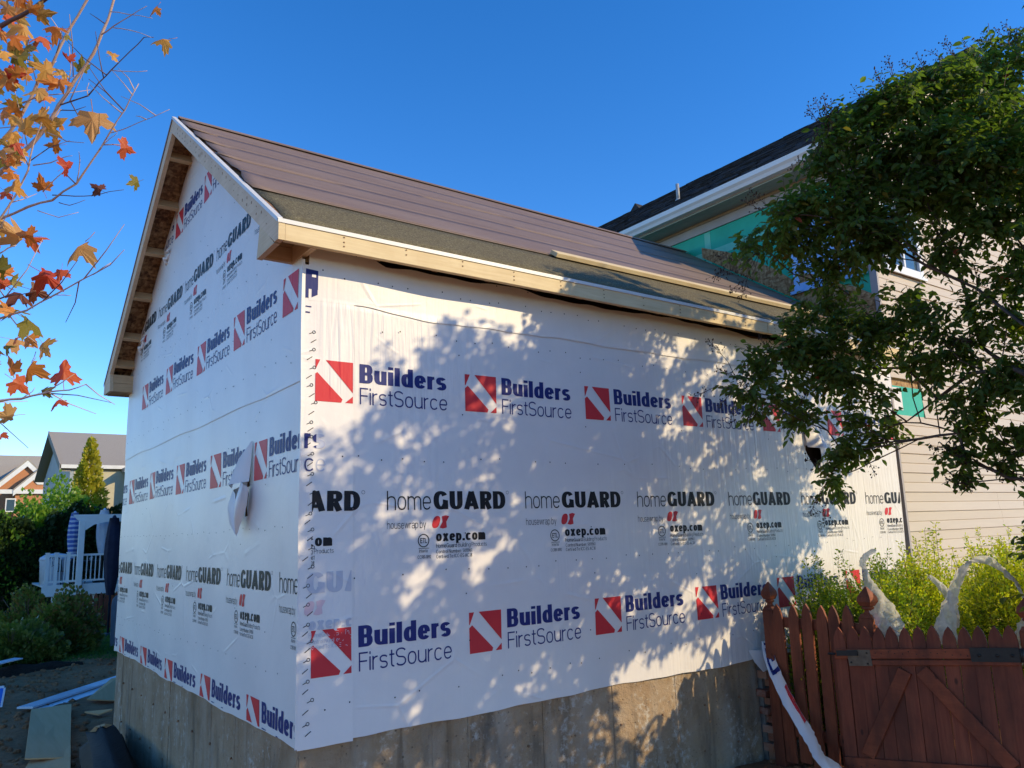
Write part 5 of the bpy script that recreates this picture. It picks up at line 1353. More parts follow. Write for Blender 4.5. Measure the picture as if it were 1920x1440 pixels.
g.faces([(x, y, gz_ground(x, y)) for y in ys_ for x in xs], [(j * nx + i, j * nx + i + 1, (j + 1) * nx + i + 1, (j + 1) * nx + i) for j in range(ny - 1) for i in range(nx - 1)], 0, True)
GR = tag(g.obj('ground', M['dirt'], None, origin=(0, 0, -1)), kind='structure')
# clods and stones
def clod_mesh(seed, mat):
    rr = random.Random(seed); g = G()
    vs = []
    for la in range(1, 4):
        for lo in range(6):
            a, b = math.pi * la / 4, 2 * math.pi * lo / 6
            r_ = rr.uniform(.7, 1.2); vs.append((r_ * math.sin(a) * math.cos(b), r_ * math.sin(a) * math.sin(b), .7 * r_ * math.cos(a)))
    vs += [(0, 0, .7), (0, 0, -.6)]
    fs = [(i, (i + 1) % 6, 18) for i in range(6)]
    for k_ in range(2): fs += [(k_ * 6 + i, (k_ + 1) * 6 + i, (k_ + 1) * 6 + (i + 1) % 6, k_ * 6 + (i + 1) % 6) for i in range(6)]
    fs += [(12 + i, 19, 12 + (i + 1) % 6) for i in range(6)]
    return vs, fs
g = G(); rng = random.Random(17); cm = [clod_mesh(i, None) for i in range(6)]
for i in range(3200):
    t = rng.random()
    if t < .6: x, y = rng.uniform(-2.2, .0), rng.uniform(2.0, 12)
    elif t < .8: x, y = rng.uniform(-.5, 2.5), rng.uniform(8.8, 12.2)
    else: x, y = rng.uniform(2.8, 5.5), rng.uniform(-2.6, -.1)
    if 0 < x < 6.4 and 0 < y < 5.2: continue
    vs, fs = rng.choice(cm); s = .007 + .045 * rng.random() ** 3.5; a = rng.uniform(0, 6.28)
    z = gz_ground(x, y) + s * .15
    g.faces([(x + s * (p[0] * math.cos(a) - p[1] * math.sin(a)), y + s * (p[0] * math.sin(a) + p[1] * math.cos(a)), z + s * p[2]) for p in vs], fs, 0)
tag(g.obj('soil_clods', M['dirt']), 'loose clods of reddish brown soil scattered over the churned building plot', None, kind='stuff')
# dark mulch bank
g = G(); n = 40; vs = []
for i in range(n + 1):
    for j in range(9):
        x = -3.0 + 3.6 * i / n; v = j / 8
        y = 11.1 + 1.0 * v * (1 - .6 * (i / n) ** 3) + .25 * math.sin(1.7 * x)
        h = gz_ground(x, y) + .004 + .15 * (1 - .75 * (i / n) ** 4) * math.sin(math.pi * v) * (.75 + .25 * math.sin(3 * x + 5 * v) + .1 * math.sin(11 * x)) - (.05 if v in (0, 1) else 0)
        vs.append((x, y, h))
g.faces(vs, [(i * 9 + j, (i + 1) * 9 + j, (i + 1) * 9 + j + 1, i * 9 + j + 1) for i in range(n) for j in range(8)], 0, True)
tag(g.obj('mulch_bank', M['mulch']), kind='structure')
# lawn
grass_m = leaf_mat('lawn_blade', (0.055, 0.14, 0.020), (0.11, 0.22, 0.035), .3)
g = G(); rng = random.Random(2)
for i in range(26000):
    x, y = rng.uniform(-2.0, 3.4), rng.uniform(11.75, 17.5)
    z = gz_ground(x, y); a = rng.uniform(0, 6.28); h = rng.uniform(.03, .075); w_ = .006
    dx, dy = w_ * math.cos(a), w_ * math.sin(a); lx, ly = rng.uniform(-.03, .03), rng.uniform(-.03, .03)
    g.poly([(x - dx, y - dy, z), (x + dx, y + dy, z), (x + lx, y + ly, z + h)])
tag(g.obj('lawn_grass', grass_m), 'strip of short green lawn beyond the dark mulch bank', None, kind='stuff')

# ------------------------------------------------------------------ picket fence and gate
FX = 3.77
FENCE = thing('picket_fence', (FX, -.6, -.85), 'short run of red stained picket fence with turned posts beside the wrapped wall', 'fence')
def turned_post(x, y, ztop, parent, r=.045, name='fence_post', rotz=0):
    g = G(); b = ztop - .24
    c, s = math.cos(rotz), math.sin(rotz)
    def rp(px, py, pz): return (x + c * px - s * py, y + s * px + c * py, pz)
    def sq(z0, r0, z1, r1):
        vs = [rp(r0 * i, r0 * j, z0) for i, j in ((-1, -1), (1, -1), (1, 1), (-1, 1))] + [rp(r1 * i, r1 * j, z1) for i, j in ((-1, -1), (1, -1), (1, 1), (-1, 1))]
        g.faces(vs, [(3, 2, 1, 0), (4, 5, 6, 7), (0, 1, 5, 4), (1, 2, 6, 5), (2, 3, 7, 6), (3, 0, 4, 7)])
    sq(-1.0, r, b + .02, r); sq(b + .0205, r, b + .05, r * .72)
    P_ = g.obj(name, M['redwood'], parent, .003)
    g = G()
    g.lathe((x, y, b + .0505), [(r * .70, 0), (r * .50, .012), (r * .48, .024), (r * .78, .034), (r * .80, .044), (r * .60, .052)], 14)
    def sq2(z0, r0, z1, r1):
        vs = [rp(r0 * i, r0 * j, z0) for i, j in ((-1, -1), (1, -1), (1, 1), (-1, 1))] + [rp(r1 * i, r1 * j, z1) for i, j in ((-1, -1), (1, -1), (1, 1), (-1, 1))]
        g.faces(vs, [(3, 2, 1, 0), (4, 5, 6, 7), (0, 1, 5, 4), (1, 2, 6, 5), (2, 3, 7, 6), (3, 0, 4, 7)])
    sq2(b + .103, r * .72, b + .135, r * 1.0); sq2(b + .1352, r * 1.0, b + .165, r * .92); sq2(b + .1652, r * .92, b + .235, r * .10)
    g.obj('finial', M['redwood'], P_)
    return P_
turned_post(FX, -.215, .575, FENCE)
turned_post(FX + .03, -1.02, .565, FENCE, .052)
def picket(name, parent, x, y, w_, z0, z1, mat, th=.019, rz=0.0, lean=0.0, dog=.13):
    """gothic pointed board; broad side across y"""
    g = G(); h = w_ / 2
    prof = [(-h, 0), (h, 0), (h, z1 - z0 - dog), (h * .86, z1 - z0 - dog * .62), (h * .5, z1 - z0 - dog * .26), (0, z1 - z0), (-h * .5, z1 - z0 - dog * .26), (-h * .86, z1 - z0 - dog * .62), (-h, z1 - z0 - dog)]
    g.prism([(-th / 2, a, b) for a, b in prof], (th, 0, 0))
    me = g.mesh(name, mat)
    o = inst(name, me, (x, y, z0), parent, (lean, 0, rz))
    return o
rng = random.Random(9)
for i, y in enumerate((-.315, -.438, -.552, -.672, -.790, -.905)):
    picket('picket', FENCE, FX - .030 + rng.uniform(-.004, .004), y, .088, -.74 + rng.uniform(-.02, .02), .415 + .003 * i + rng.uniform(-.008, .008), M['redwood'], rz=rng.uniform(-.05, .05), lean=rng.uniform(-.014, .014))
for z in (.27, -.52):
    g = G(); g.bar((FX - .002, -.235, z), (FX - .002, -1.0, z), .036, .075); g.obj('fence_rail', M['redrail'], FENCE, .003)

GP_ = thing('gate_post', (FX + .10, -2.03, -.85), 'turned red post with pointed cap at the hinge end of the gate', 'post')
turned_post(FX + .10, -2.03, .545, GP_, .052, 'post')
# gate: hung on the far right post, standing a little open towards the viewer
gh = Vector((FX + .02, -1.985, 0)); gl = Vector((3.57, -.872, 0))
gd = (gl - gh).normalized(); GW = (gl - gh).length
ga = math.atan2(gd.y, gd.x)
rng = random.Random(12)
GATE = thing('garden_gate', (gh.x, gh.y, -.8), 'closed dark red plank gate with pointed tops and a diagonal braced frame', 'gate')
gn = Vector((gd.y, -gd.x, 0))
if gn.x > 0: gn = -gn
def gp(u, z, o=0.0):
    p = gh + gd * u + gn * o
    return Vector((p.x, p.y, z))
nb = 13
for i in range(nb):
    u = GW * (i + .5) / nb; p = gp(u, 0, rng.uniform(-.003, .004))
    picket('gate_board', GATE, p.x, p.y, GW / nb - .004, -.70 + rng.uniform(-.008, .008), .365 - .075 * (i / nb) * 1.0 + rng.uniform(-.006, .006), M['redwood2'], .018, ga - math.pi / 2, rng.uniform(-.006, .006), .105)
def gbar(name, u0, z0, u1, z1, h, o, mat=M['redrail'], th=.022):
    g = G(); g.bar(gp(u0, z0, o), gp(u1, z1, o), h, th, gn); return g.obj(name, mat, GATE, .003)
gbar('gate_rail', .01, .205, GW - .005, .115, .062, .0235)
gbar('gate_rail', .01, .150, GW - .13, .068, .034, .0225)
gbar('gate_rail', .01, -.50, GW - .005, -.60, .085, .0235)
gbar('gate_brace', GW - .46, .045, GW - .16, -.525, .085, .0232)
gbar('gate_brace', GW - .56, .055, .12, -.465, .090, .0232)
g = G(); g.bar(gp(GW - .10, .098, .0365), gp(GW - .255, .110, .0365), .105, .003, gn); LT = g.obj('latch_plate', M['rust'], GATE)
g = G(); g.bar(gp(GW - .03, .125, .046), gp(GW - .17, .136, .046), .034, .016, gn); g.tube([gp(GW - .02, .12, .05), gp(GW + .03, .118, .052)], .008, 8); g.obj('latch_bolt', M['black_iron'], LT)
g = G(); g.bar(gp(.0, .196, .0375), gp(.27, .178, .0375), .085, .004, gn); HN = g.obj('strap_hinge', M['black_iron'], GATE)
g = G(); g.tube([gp(-.012, .235, .035), gp(-.012, .155, .035)], .013, 8); g.obj('hinge_pin', M['black_iron'], HN)

g = G(); rr = random.Random(14)
for i in range(nb):
    u = GW * (i + .5) / nb
    for z0, sl in ((.205, -.09), (-.50, -.10)):
        for du in (-.018, .02):
            p = gp(u + du, z0 + sl * (u / GW) + rr.uniform(-.015, .015), .0352)
            g.tube([p, p + gn * .002], .0035, 6)
tag(g.obj('nail_heads', M['black_iron'], GATE), kind='stuff')
g = G()
for u in (.04, .12, .22):
    p = gp(u, .193 - .066 * u, .0398); g.tube([p, p + gn * .006], .010, 8)
for u in (GW - .12, GW - .23):
    for dz in (-.035, .035):
        p = gp(u, .105 + dz, .0382); g.tube([p, p + gn * .004], .006, 8)
tag(g.obj('bolt_heads', M['black_iron'], GATE), kind='stuff')

# ------------------------------------------------------------------ strips of plastic
def strip(name, path, widths, sides, mat, sub=5, seed=0, curl=.35, crumple=.04):
    """ribbon of film along a path; every row is a shallow curved cross-section"""
    rr = random.Random(seed); g = G(); rows = []
    P_ = [Vector(p) for p in path]; m = len(P_)
    def cat(a, b, c, d, t): return 0.5 * ((2 * b) + (-a + c) * t + (2 * a - 5 * b + 4 * c - d) * t * t + (-a + 3 * b - 3 * c + d) * t ** 3)
    nseg = sub
    for i in range(m - 1):
        for k_ in range(nseg + (1 if i == m - 2 else 0)):
            t = k_ / nseg
            a, b, c, d = P_[max(i - 1, 0)], P_[i], P_[i + 1], P_[min(i + 2, m - 1)]
            p = cat(a, b, c, d, t); w_ = widths[i] * (1 - t) + widths[i + 1] * t
            s = Vector(sides[i]).normalized().lerp(Vector(sides[i + 1]).normalized(), t).normalized()
            tang = (c - b).normalized(); nrm = tang.cross(s).normalized()
            row = []; ragg = rr.uniform(.92, 1.06)
            for j in range(7):
                q = (j / 6 - .5)
                row.append(p + s * (w_ * q * ragg) + nrm * (w_ * (curl * (q * q * 2 - .25) + crumple * (1.6 * math.sin(9 * q + i * 1.7 + k_ * .9 + seed) + 1.2 * math.sin(15 * q - 2.3 * k_ + seed)) + rr.uniform(-.5, .5) * crumple)))
            rows.append(row)
    n = len(rows)
    g.faces([p for r in rows for p in r], [(i * 7 + j, i * 7 + j + 1, (i + 1) * 7 + j + 1, (i + 1) * 7 + j) for i in range(n - 1) for j in range(6)], 0, True)
    return g, rows
g, rows = strip('wrap_tail', [(3.80, -.13, .115), (3.70, -.24, -.05), (3.62, -.42, -.28), (3.55, -.62, -.48), (3.46, -.76, -.58), (3.42, -.93, -.655), (3.38, -1.03, -.735)], [.085, .09, .095, .10, .095, .125, .06],
                [(.3, -.9, .35), (.35, -.8, .5), (.3, -.75, .6), (.2, -.7, .7), (.0, -.5, .9), (.1, -.55, .8), (.1, -.6, .7)], M['wrap'], 8, 3, .45, .035)
TAIL = tag(g.obj('wrap_tail', M['flap']), 'torn white housewrap tail with navy print hanging down across the fence pickets', 'plastic strip')
g = G()
def onstrip(i0, i1, j0, j1, mat):
    for i in range(i0, i1):
        for j in range(j0, j1):
            q = [rows[i][j], rows[i][j + 1], rows[i + 1][j + 1], rows[i + 1][j]]
            nrm = (q[1] - q[0]).cross(q[3] - q[0]).normalized()
            if nrm.dot(Vector((-1, -.6, .3))) < 0: nrm = -nrm
            g.poly([p + nrm * .003 for p in q], mat)
onstrip(1, 2, 1, 6, 0); onstrip(3, 4, 1, 6, 0); onstrip(4, 9, 1, 2, 0); onstrip(9, 10, 1, 6, 0); onstrip(6, 7, 3, 6, 0); onstrip(4, 6, 5, 6, 0); onstrip(13, 21, 4, 6, 1)
g.obj('printed_scrap', [M['p_navy'], M['p_red']], TAIL)
g, _ = strip('s', [(4.03, -1.0, .80), (4.02, -.95, .79), (3.98, -.90, .71), (3.93, -.97, .60), (3.86, -1.03, .52), (3.79, -1.16, .37), (3.74, -1.25, .22), (3.73, -1.29, .14)], [.02, .05, .07, .05, .13, .19, .15, .03],
             [(.2, -.4, .9), (.4, .2, .9), (.2, .9, .1), (.1, -.9, .2), (.2, -.95, .1), (.1, -.9, .35), (.1, -.9, .2), (0, -1, 0)], M['poly'], 9, 1, .5, .055)
tag(g.obj('plastic_sheet', M['poly']), 'twisted translucent plastic sheet draped from the post finial down behind the gate tops', 'plastic sheet')
g, _ = strip('s', [(3.86, -1.50, .20), (3.88, -1.51, .36), (3.93, -1.55, .52), (4.0, -1.62, .70), (4.02, -1.70, .745), (4.0, -1.80, .735), (3.98, -1.88, .68), (3.93, -1.97, .58), (3.90, -2.03, .45)], [.16, .13, .09, .08, .04, .07, .08, .07, .06],
             [(.1, -.98, .1), (.1, -.95, .15), (.1, -.9, .2), (.1, -.9, .3), (.3, -.3, .9), (.2, .2, .95), (.2, .4, .9), (.1, .6, .8), (.1, .8, .5)], M['poly'], 9, 2, .5, .055)
tag(g.obj('plastic_sheet', M['poly']), 'looped translucent plastic arching over the golden shrub beside the gate post', 'plastic sheet')
g, _ = strip('s', [(4.20, -1.28, .62), (4.19, -1.36, .55), (4.14, -1.44, .47), (4.08, -1.49, .39), (4.02, -1.52, .30)], [.03, .05, .06, .055, .04], [(.2, -.8, .5)] * 5, M['poly'], 8, 5, .5, .07)
tag(g.obj('plastic_sheet', M['poly']), 'small clear plastic scrap caught in the shrub between the two longer sheets', 'plastic sheet')
g, _ = strip('s', [(3.95, -2.02, .44), (3.90, -2.0, .35), (3.86, -1.96, .24), (3.83, -1.95, .12)], [.06, .12, .14, .08], [(.1, -.95, .2)] * 4, M['poly'], 8, 6, .5, .07)
tag(g.obj('plastic_sheet', M['poly']), 'clear plastic end hanging down against the turned gate post', 'plastic sheet')

# ------------------------------------------------------------------ things lying about the plot
def flat_board(name, corners, th, mat, label, cat, group=None, lift=.0, tilt=None):
    g = G(); g.prism([(x, y, gz_ground(x, y) + lift + (dz or 0)) for x, y, dz in corners], (0, 0, th))
    return tag(g.obj(name, mat, None, .002), label, cat, group)
flat_board('plywood_sheet', [(-.52, 7.19, .05), (-.78, 4.74, .05), (-.42, 4.64, .05), (-.10, 7.17, .05)], .014, M['ply'], 'largest tan plywood offcut lying flat on the soil left of the foundation', 'plywood')
flat_board('plywood_sheet', [(-.66, 5.2, .022), (-.98, 3.6, .022), (-.56, 3.5, .022), (-.36, 5.1, .022)], .014, M['ply'], 'lower plywood piece poking out under the largest offcut at the photo edge', 'plywood')
flat_board('plywood_sheet', [(.10, 7.40, .03), (.44, 7.35, .02), (.62, 8.30, .16), (.52, 8.32, .16)], .014, M['ply'], 'small tilted plywood triangle beside the foundation corner', 'plywood')
flat_board('wood_scrap', [(-.02, 6.72, .03), (.10, 6.52, .03), (.24, 6.47, .06), (.22, 6.66, .05)], .018, M['ply'], 'little grey brown splinter of wood on the soil between plywood and wall', 'wood scrap')
for i, (dx, dy, dz, lab) in enumerate(((0, 0, .05, 'upper white ribbed vinyl plank stacked on another beyond the plywood'), (.16, -.10, .015, 'lower white vinyl plank under the ribbed one beyond the plywood'))):
    a = Vector((-.55 + dx, 7.62 + dy, -.965 + dz)); b = Vector((1.6 + dx, 10.05 + dy, -.955 + dz)); d = (b - a).normalized(); s = d.cross(Vector((0, 0, 1)))
    g = G(); g.bar(a, b, .21, .024)
    PLK = tag(g.obj('vinyl_plank', M['white_pl'], None, .003), lab, 'plank', 'white planks on the soil')
    if i == 0:
        for k_ in range(5):
            g = G(); o_ = s * (-.08 + .04 * k_) + Vector((0, 0, .0135)); g.bar(a + o_ + d * .02, b + o_ - d * 2.0, .012, .006); g.obj('rib', M['white_pl'], PLK)
# pale offcut half hidden in the left bush
g = G(); g.bar((-1.25, 10.7, -.80), (-.35, 11.3, -.74), .20, .02); tag(g.obj('vinyl_plank', M['white_pl'], None, .003), 'pale plank half hidden under the leftmost green bush', 'plank')
# yard sign
SG = thing('yard_sign', (-.80, 7.9, -.95), 'small blue and white yard sign leaning at the left edge', 'sign')
g = G(); g.prism([(-1.16, 8.0, -.90), (-.79, 7.86, -.90), (-.76, 7.98, -.70), (-1.13, 8.12, -.70)], (.004, .009, 0)); g.obj('sign_face', M['blue_sign'], SG)
g = G(); g.prism([(-.79, 7.855, -.905), (-.77, 7.848, -.905), (-.74, 7.968, -.695), (-.76, 7.975, -.695)], (.004, .009, 0)); g.prism([(-1.13, 8.115, -.70), (-.76, 7.975, -.70), (-.756, 7.99, -.675), (-1.126, 8.13, -.675)], (.004, .009, 0)); g.obj('sign_border', M['white_pl'], SG)
# rolled black foundation membrane leaning along the wall foot
ROLL_ = thing('membrane_roll', (-.2, 3.4, -.95), 'half unrolled black plastic foundation membrane slumped along the foot of the gable wall', 'membrane')
g = G(); nseg = 26; vs = []; m_ = 15
for i in range(nseg + 1):
    t = i / nseg; cx, cy, cz = -.17 - .26 * t, 4.52 - 2.9 * t, -.80 + .02 * math.sin(5 * t) - .04 * t
    for j in range(m_):
        a = R(-70 + 300 * j / (m_ - 1)); r_ = .135 * (1.12, .86, 1.10, .80, 1.06, .84, 1.12, .78, 1.15, .82, 1.25, .95, 1.35, 1.0, 1.5)[j] * (1 + .07 * math.sin(9 * t + 2.1 * j)) * (1 + .25 * t)
        vs.append((cx + r_ * math.cos(a) * 1.05, cy + .03 * math.sin(j), max(cz + r_ * math.sin(a), -.985)))
g.faces(vs, [(i * m_ + j, (i + 1) * m_ + j, (i + 1) * m_ + j + 1, i * m_ + j + 1) for i in range(nseg) for j in range(m_ - 1)], 0, True)
o_ = g.obj('membrane', M['blackpoly'], ROLL_); s_ = o_.modifiers.new('thick', 'SOLIDIFY'); s_.thickness = .006
g = G(); g.poly([(-.30, 4.50, -.70), (-.24, 4.52, -.655), (-.16, 4.53, -.645), (-.10, 4.53, -.665), (-.12, 4.51, -.70), (-.20, 4.50, -.70)]); g.poly([(-.24, 4.52, -.655), (-.16, 4.53, -.645), (-.17, 4.44, -.648), (-.23, 4.44, -.655)]); g.obj('pale_end_cap', M['ply'], ROLL_)

# ------------------------------------------------------------------ crepe myrtle over the right half
def rand_unit(rr):
    while True:
        v = Vector((rr.uniform(-1, 1), rr.uniform(-1, 1), rr.uniform(-1, 1)))
        if .05 < v.length < 1: return v.normalized()


def leaf_poly(p, d, n, l, w):
    """folded pointed leaf: 6 outline points and a midrib -> 4 faces"""
    s = d.cross(n).normalized()
    m0 = p; m1 = p + d * l * .5 - n * l * .03; m2 = p + d * l - n * l * .10
    a = p + d * l * .32 + s * w * .5 + n * l * .09; b = p + d * l * .68 + s * w * .42 + n * l * .06
    c = p + d * l * .32 - s * w * .5 + n * l * .09; e = p + d * l * .68 - s * w * .42 + n * l * .06
    return [m0, m1, m2, a, b, c, e], [(0, 1, 4, 3), (1, 2, 4), (0, 5, 6, 1), (1, 6, 2)]


MYR = thing('crepe_myrtle', (5.0, -3.5, -.85), 'leafy crepe myrtle with brown seed heads reaching in from the right', 'tree')
rng = random.Random(77)
# wood: stems from the base, every clump joined to the nearest wood that lies closer to the base
nodes = []            # [pos, parent, radius]
def add_chain(start, pts):
    p = start
    for q in pts:
        nodes.append([Vector(q), p, 0.0]); p = len(nodes) - 1
    return p
base = Vector((5.1, -3.5, -.9))
for k_ in range(5):
    a = 2 * math.pi * k_ / 5; top = base + Vector((.75 * math.cos(a) - .1, .75 * math.sin(a) + .25, 2.6 + .3 * math.sin(3 * a)))
    b0 = base + Vector((.10 * math.cos(a), .10 * math.sin(a), 0))
    nodes.append([b0, -1, 0])
    i0 = len(nodes) - 1
    add_chain(i0, [b0.lerp(top, t) + Vector((.05 * math.sin(7 * t + a), .05 * math.cos(5 * t + a), 0)) for t in (.2, .4, .6, .8, 1.0)])
def nearest(p, limit=None):
    best = None
    for i, nd in enumerate(nodes):
        d = (nd[0] - p).length
        if limit is not None and (nd[0] - base).length > limit: continue
        if best is None or d < best[0]: best = (d, i)
    return best[1]
for L in CREPE_LIMBS:
    i0 = nearest(Vector(L[0]))
    s = nodes[i0][0]; e = Vector(L[0])
    pts = [s.lerp(e, t) + Vector((0, 0, .10 * math.sin(math.pi * t))) for t in (.33, .66)] if (s - e).length > .25 else []
    dense = []
    for a, b in zip(L[:-1], L[1:]):
        dense += [Vector(a).lerp(Vector(b), t) for t in (0, .33, .66)]
    add_chain(i0, pts + dense + [Vector(L[-1])])
for c, r_, dn, vis in sorted(CREPE_CLUMPS, key=lambda c: (Vector(c[0]) - base).length):
    e = Vector(c)
    i0 = nearest(e, (e - base).length * .93)
    s = nodes[i0][0]
    ln = (e - s).length; k_ = max(2, int(ln / .16))
    side = rand_unit(rng) * ln * .08
    add_chain(i0, [s.lerp(e, t / k_) + side * math.sin(math.pi * t / k_) + rand_unit(rng) * .012 for t in range(1, k_ + 1)])
kids = [[] for _ in nodes]
for i, nd in enumerate(nodes):
    if nd[1] >= 0: kids[nd[1]].append(i)
for i in range(len(nodes) - 1, -1, -1):
    nodes[i][2] = max(.0042, sum(nodes[k_][2] ** 2.4 for k_ in kids[i]) ** (1 / 2.4)) if kids[i] else .0042
def grow(i):
    """one limb: follow the thickest child"""
    chain = [i]
    while kids[chain[-1]]:
        chain.append(max(kids[chain[-1]], key=lambda k_: nodes[k_][2]))
    return chain
done = set(); starts = [i for i, nd in enumerate(nodes) if nd[1] < 0]
limb_objs = 0; small = G()
queue = list(starts)
while queue:
    i = queue.pop(0)
    ch = grow(i)
    for c in ch: done.add(c)
    pts = [nodes[c][0] for c in ch]; rad = [min(nodes[c][2], .05) for c in ch]
    if nodes[i][1] >= 0:
        pts = [nodes[nodes[i][1]][0]] + pts; rad = [min(rad[0], nodes[nodes[i][1]][2])] + rad
    if rad[0] > .012:
        g = G(); g.tube(pts, rad, 7); g.obj('trunk' if nodes[i][1] < 0 else 'branch', M['bark'], MYR)
    else:
        small.tube(pts, rad, 5)
    for c in ch:
        for k_ in kids[c]:
            if k_ not in done: queue.append(k_)
tag(small.obj('twigs', M['bark'], MYR), kind='stuff')

# leaves on short drooping sprays inside each clump
leaf_G = [G(), G(), G()]
big = []
spray = G()
cam_p = Vector((-1.63, -4.22, 1.04))
for ci, (c, r_, dn, vis) in enumerate(CREPE_CLUMPS):
    C0 = Vector(c)
    ns = int((480 if vis else 420) * dn * (r_ / .27) ** 2) // 7 + 3
    subs = [C0 + rand_unit(rng) * r_ * rng.uniform(.35, .85) for _ in range(7 if vis else 6)]
    for s_ in range(ns):
        o = rand_unit(rng); rr_ = r_ * rng.random() ** .45
        p = C0 + Vector((o.x, o.y, o.z * .85)) * rr_
        if s_ % 5: p = rng.choice(subs) + o * r_ * .40 * rng.random() ** .5
        d = (o * .7 + rand_unit(rng) * .7 + Vector((0, 0, -.25))).normalized()
        L_s = rng.uniform(.12, .24); q = p - d * L_s * .5
        tip = q + d * L_s
        if vis and s_ % 2 == 0: spray.tube([q, q.lerp(tip, .5) + Vector((0, 0, .01)), tip], [.0022, .0018, .0012], 3, 0, False)
        m_ = 7
        for k_ in range(m_):
            t = (k_ + .6) / m_; lp = q.lerp(tip, t)
            sd = d.cross(Vector((0, 0, 1)))
            if sd.length < .1: sd = Vector((1, 0, 0))
            sd.normalize(); sd = sd if k_ % 2 else -sd
            ld = (sd * .8 + d * .6 + Vector((0, 0, -.35)) + rand_unit(rng) * .35).normalized()
            n = (Vector((0, 0, 1)) + rand_unit(rng) * .75).normalized()
            if abs(n.dot(ld)) > .95: n = Vector((.3, .2, .9)).normalized()
            n = (n - ld * n.dot(ld)).normalized()
            l = rng.uniform(.044, .070) * (1 if vis else 1.2); w_ = l * rng.uniform(.48, .62)
            u = rng.random()
            mi = 1 if u > .965 else 0
            if u > .9985: mi = 2
            big.append((lp.copy(), ld, n, l, w_, mi, vis))
# the leaves that show largest become parts of their own
vis_idx = [i for i, b in enumerate(big) if b[6]]
vis_idx.sort(key=lambda i: (big[i][0] - cam_p).length / big[i][3])
cand = [i for i in vis_idx if big[i][0].z < 1.75 or True]
single = set(cand[:260])
lp_me = []
for k_ in range(3):
    g = G(); vs, fs = leaf_poly(Vector((0, 0, 0)), Vector((0, 1, 0)), Vector((0, 0, 1)), 1.0, .55); g.faces(vs, fs)
    lp_me.append(g.mesh('leaf', [M['myrtle'], M['myrtle_y'], M['myrtle_r']][k_]))
for i, (p, d, n, l, w_, mi, vis) in enumerate(big):
    if i in single:
        s = d.cross(n).normalized()
        o = bpy.data.objects.new('leaf', lp_me[mi]); COL.objects.link(o); o.parent = MYR
        o.rotation_euler = Matrix((s, d, n)).transposed().to_euler(); o.scale = (l, l, l)
        o.location = p - ORIGIN[MYR.name]
    else:
        vs, fs = leaf_poly(p, d, n, l, w_); leaf_G[mi].faces(vs, fs)
for k_, nm in enumerate(('foliage', 'yellowing_foliage', 'reddened_foliage')):
    if leaf_G[k_].f: tag(leaf_G[k_].obj(nm, [M['myrtle'], M['myrtle_y'], M['myrtle_r']][k_], MYR), kind='stuff')
# seed heads
pods = G()
octv = [(1, 0, 0), (-1, 0, 0), (0, 1, 0), (0, -1, 0), (0, 0, 1), (0, 0, -1)]
octf = [(0, 2, 4), (2, 1, 4), (1, 3, 4), (3, 0, 4), (2, 0, 5), (1, 2, 5), (3, 1, 5), (0, 3, 5)]
heads = [Vector(t) for t in SEED_TIPS]
for c, r_, dn, vis in CREPE_CLUMPS:
    if vis and rng.random() < .55:
        o = rand_unit(rng); o.z = abs(o.z) * .8 if c[2] > 3 else o.z * .6
        heads.append(Vector(c) + o.normalized() * r_ * 1.02)
for h in heads:
    near = min(CREPE_CLUMPS, key=lambda c: (Vector(c[0]) - h).length)
    b = Vector(near[0]); ax = (h - b)
    if ax.length < .02: ax = Vector((0, 0, .2))
    ax = (ax.normalized() + Vector((0, 0, .35 if h.z > 2.6 else -.25))).normalized()
    root = h - ax * .20
    spray.tube([b.lerp(root, .3), root, h], [.003, .0024, .0012], 4, 0, False)
    for k_ in range(22):
        t = rng.random() ** .8
        q = root.lerp(h, .15 + .85 * t)
        sd = rand_unit(rng); e = q + (sd + ax * .8).normalized() * rng.uniform(.02, .075) * (1.15 - t * .6)
        spray.tube([q, e], [.0011, .0009], 3, 0, False)
        s_ = rng.uniform(.0048, .0075)
        pods.faces([(e.x + x * s_, e.y + y * s_, e.z + z * s_ * 1.15) for x, y, z in octv], octf, 0, True)
tag(spray.obj('sprays', M['bark'], MYR), kind='stuff')
tag(pods.obj('seed_heads', M['pod'], MYR), kind='stuff')
for p in ((4.02, -2.12, 3.97), (3.62, -2.0, 3.62), (4.3, -2.2, 3.7)):
    g = G()
    for k_ in range(14):
        o = rand_unit(rng) * rng.uniform(.005, .03); n = rand_unit(rng); t = n.cross(rand_unit(rng)).normalized() * .011; b = n.cross(t)
        q = Vector(p) + o; g.poly([q + t, q + b, q - t, q - b])
    g.obj('faded_bloom', M['bloom'], MYR)

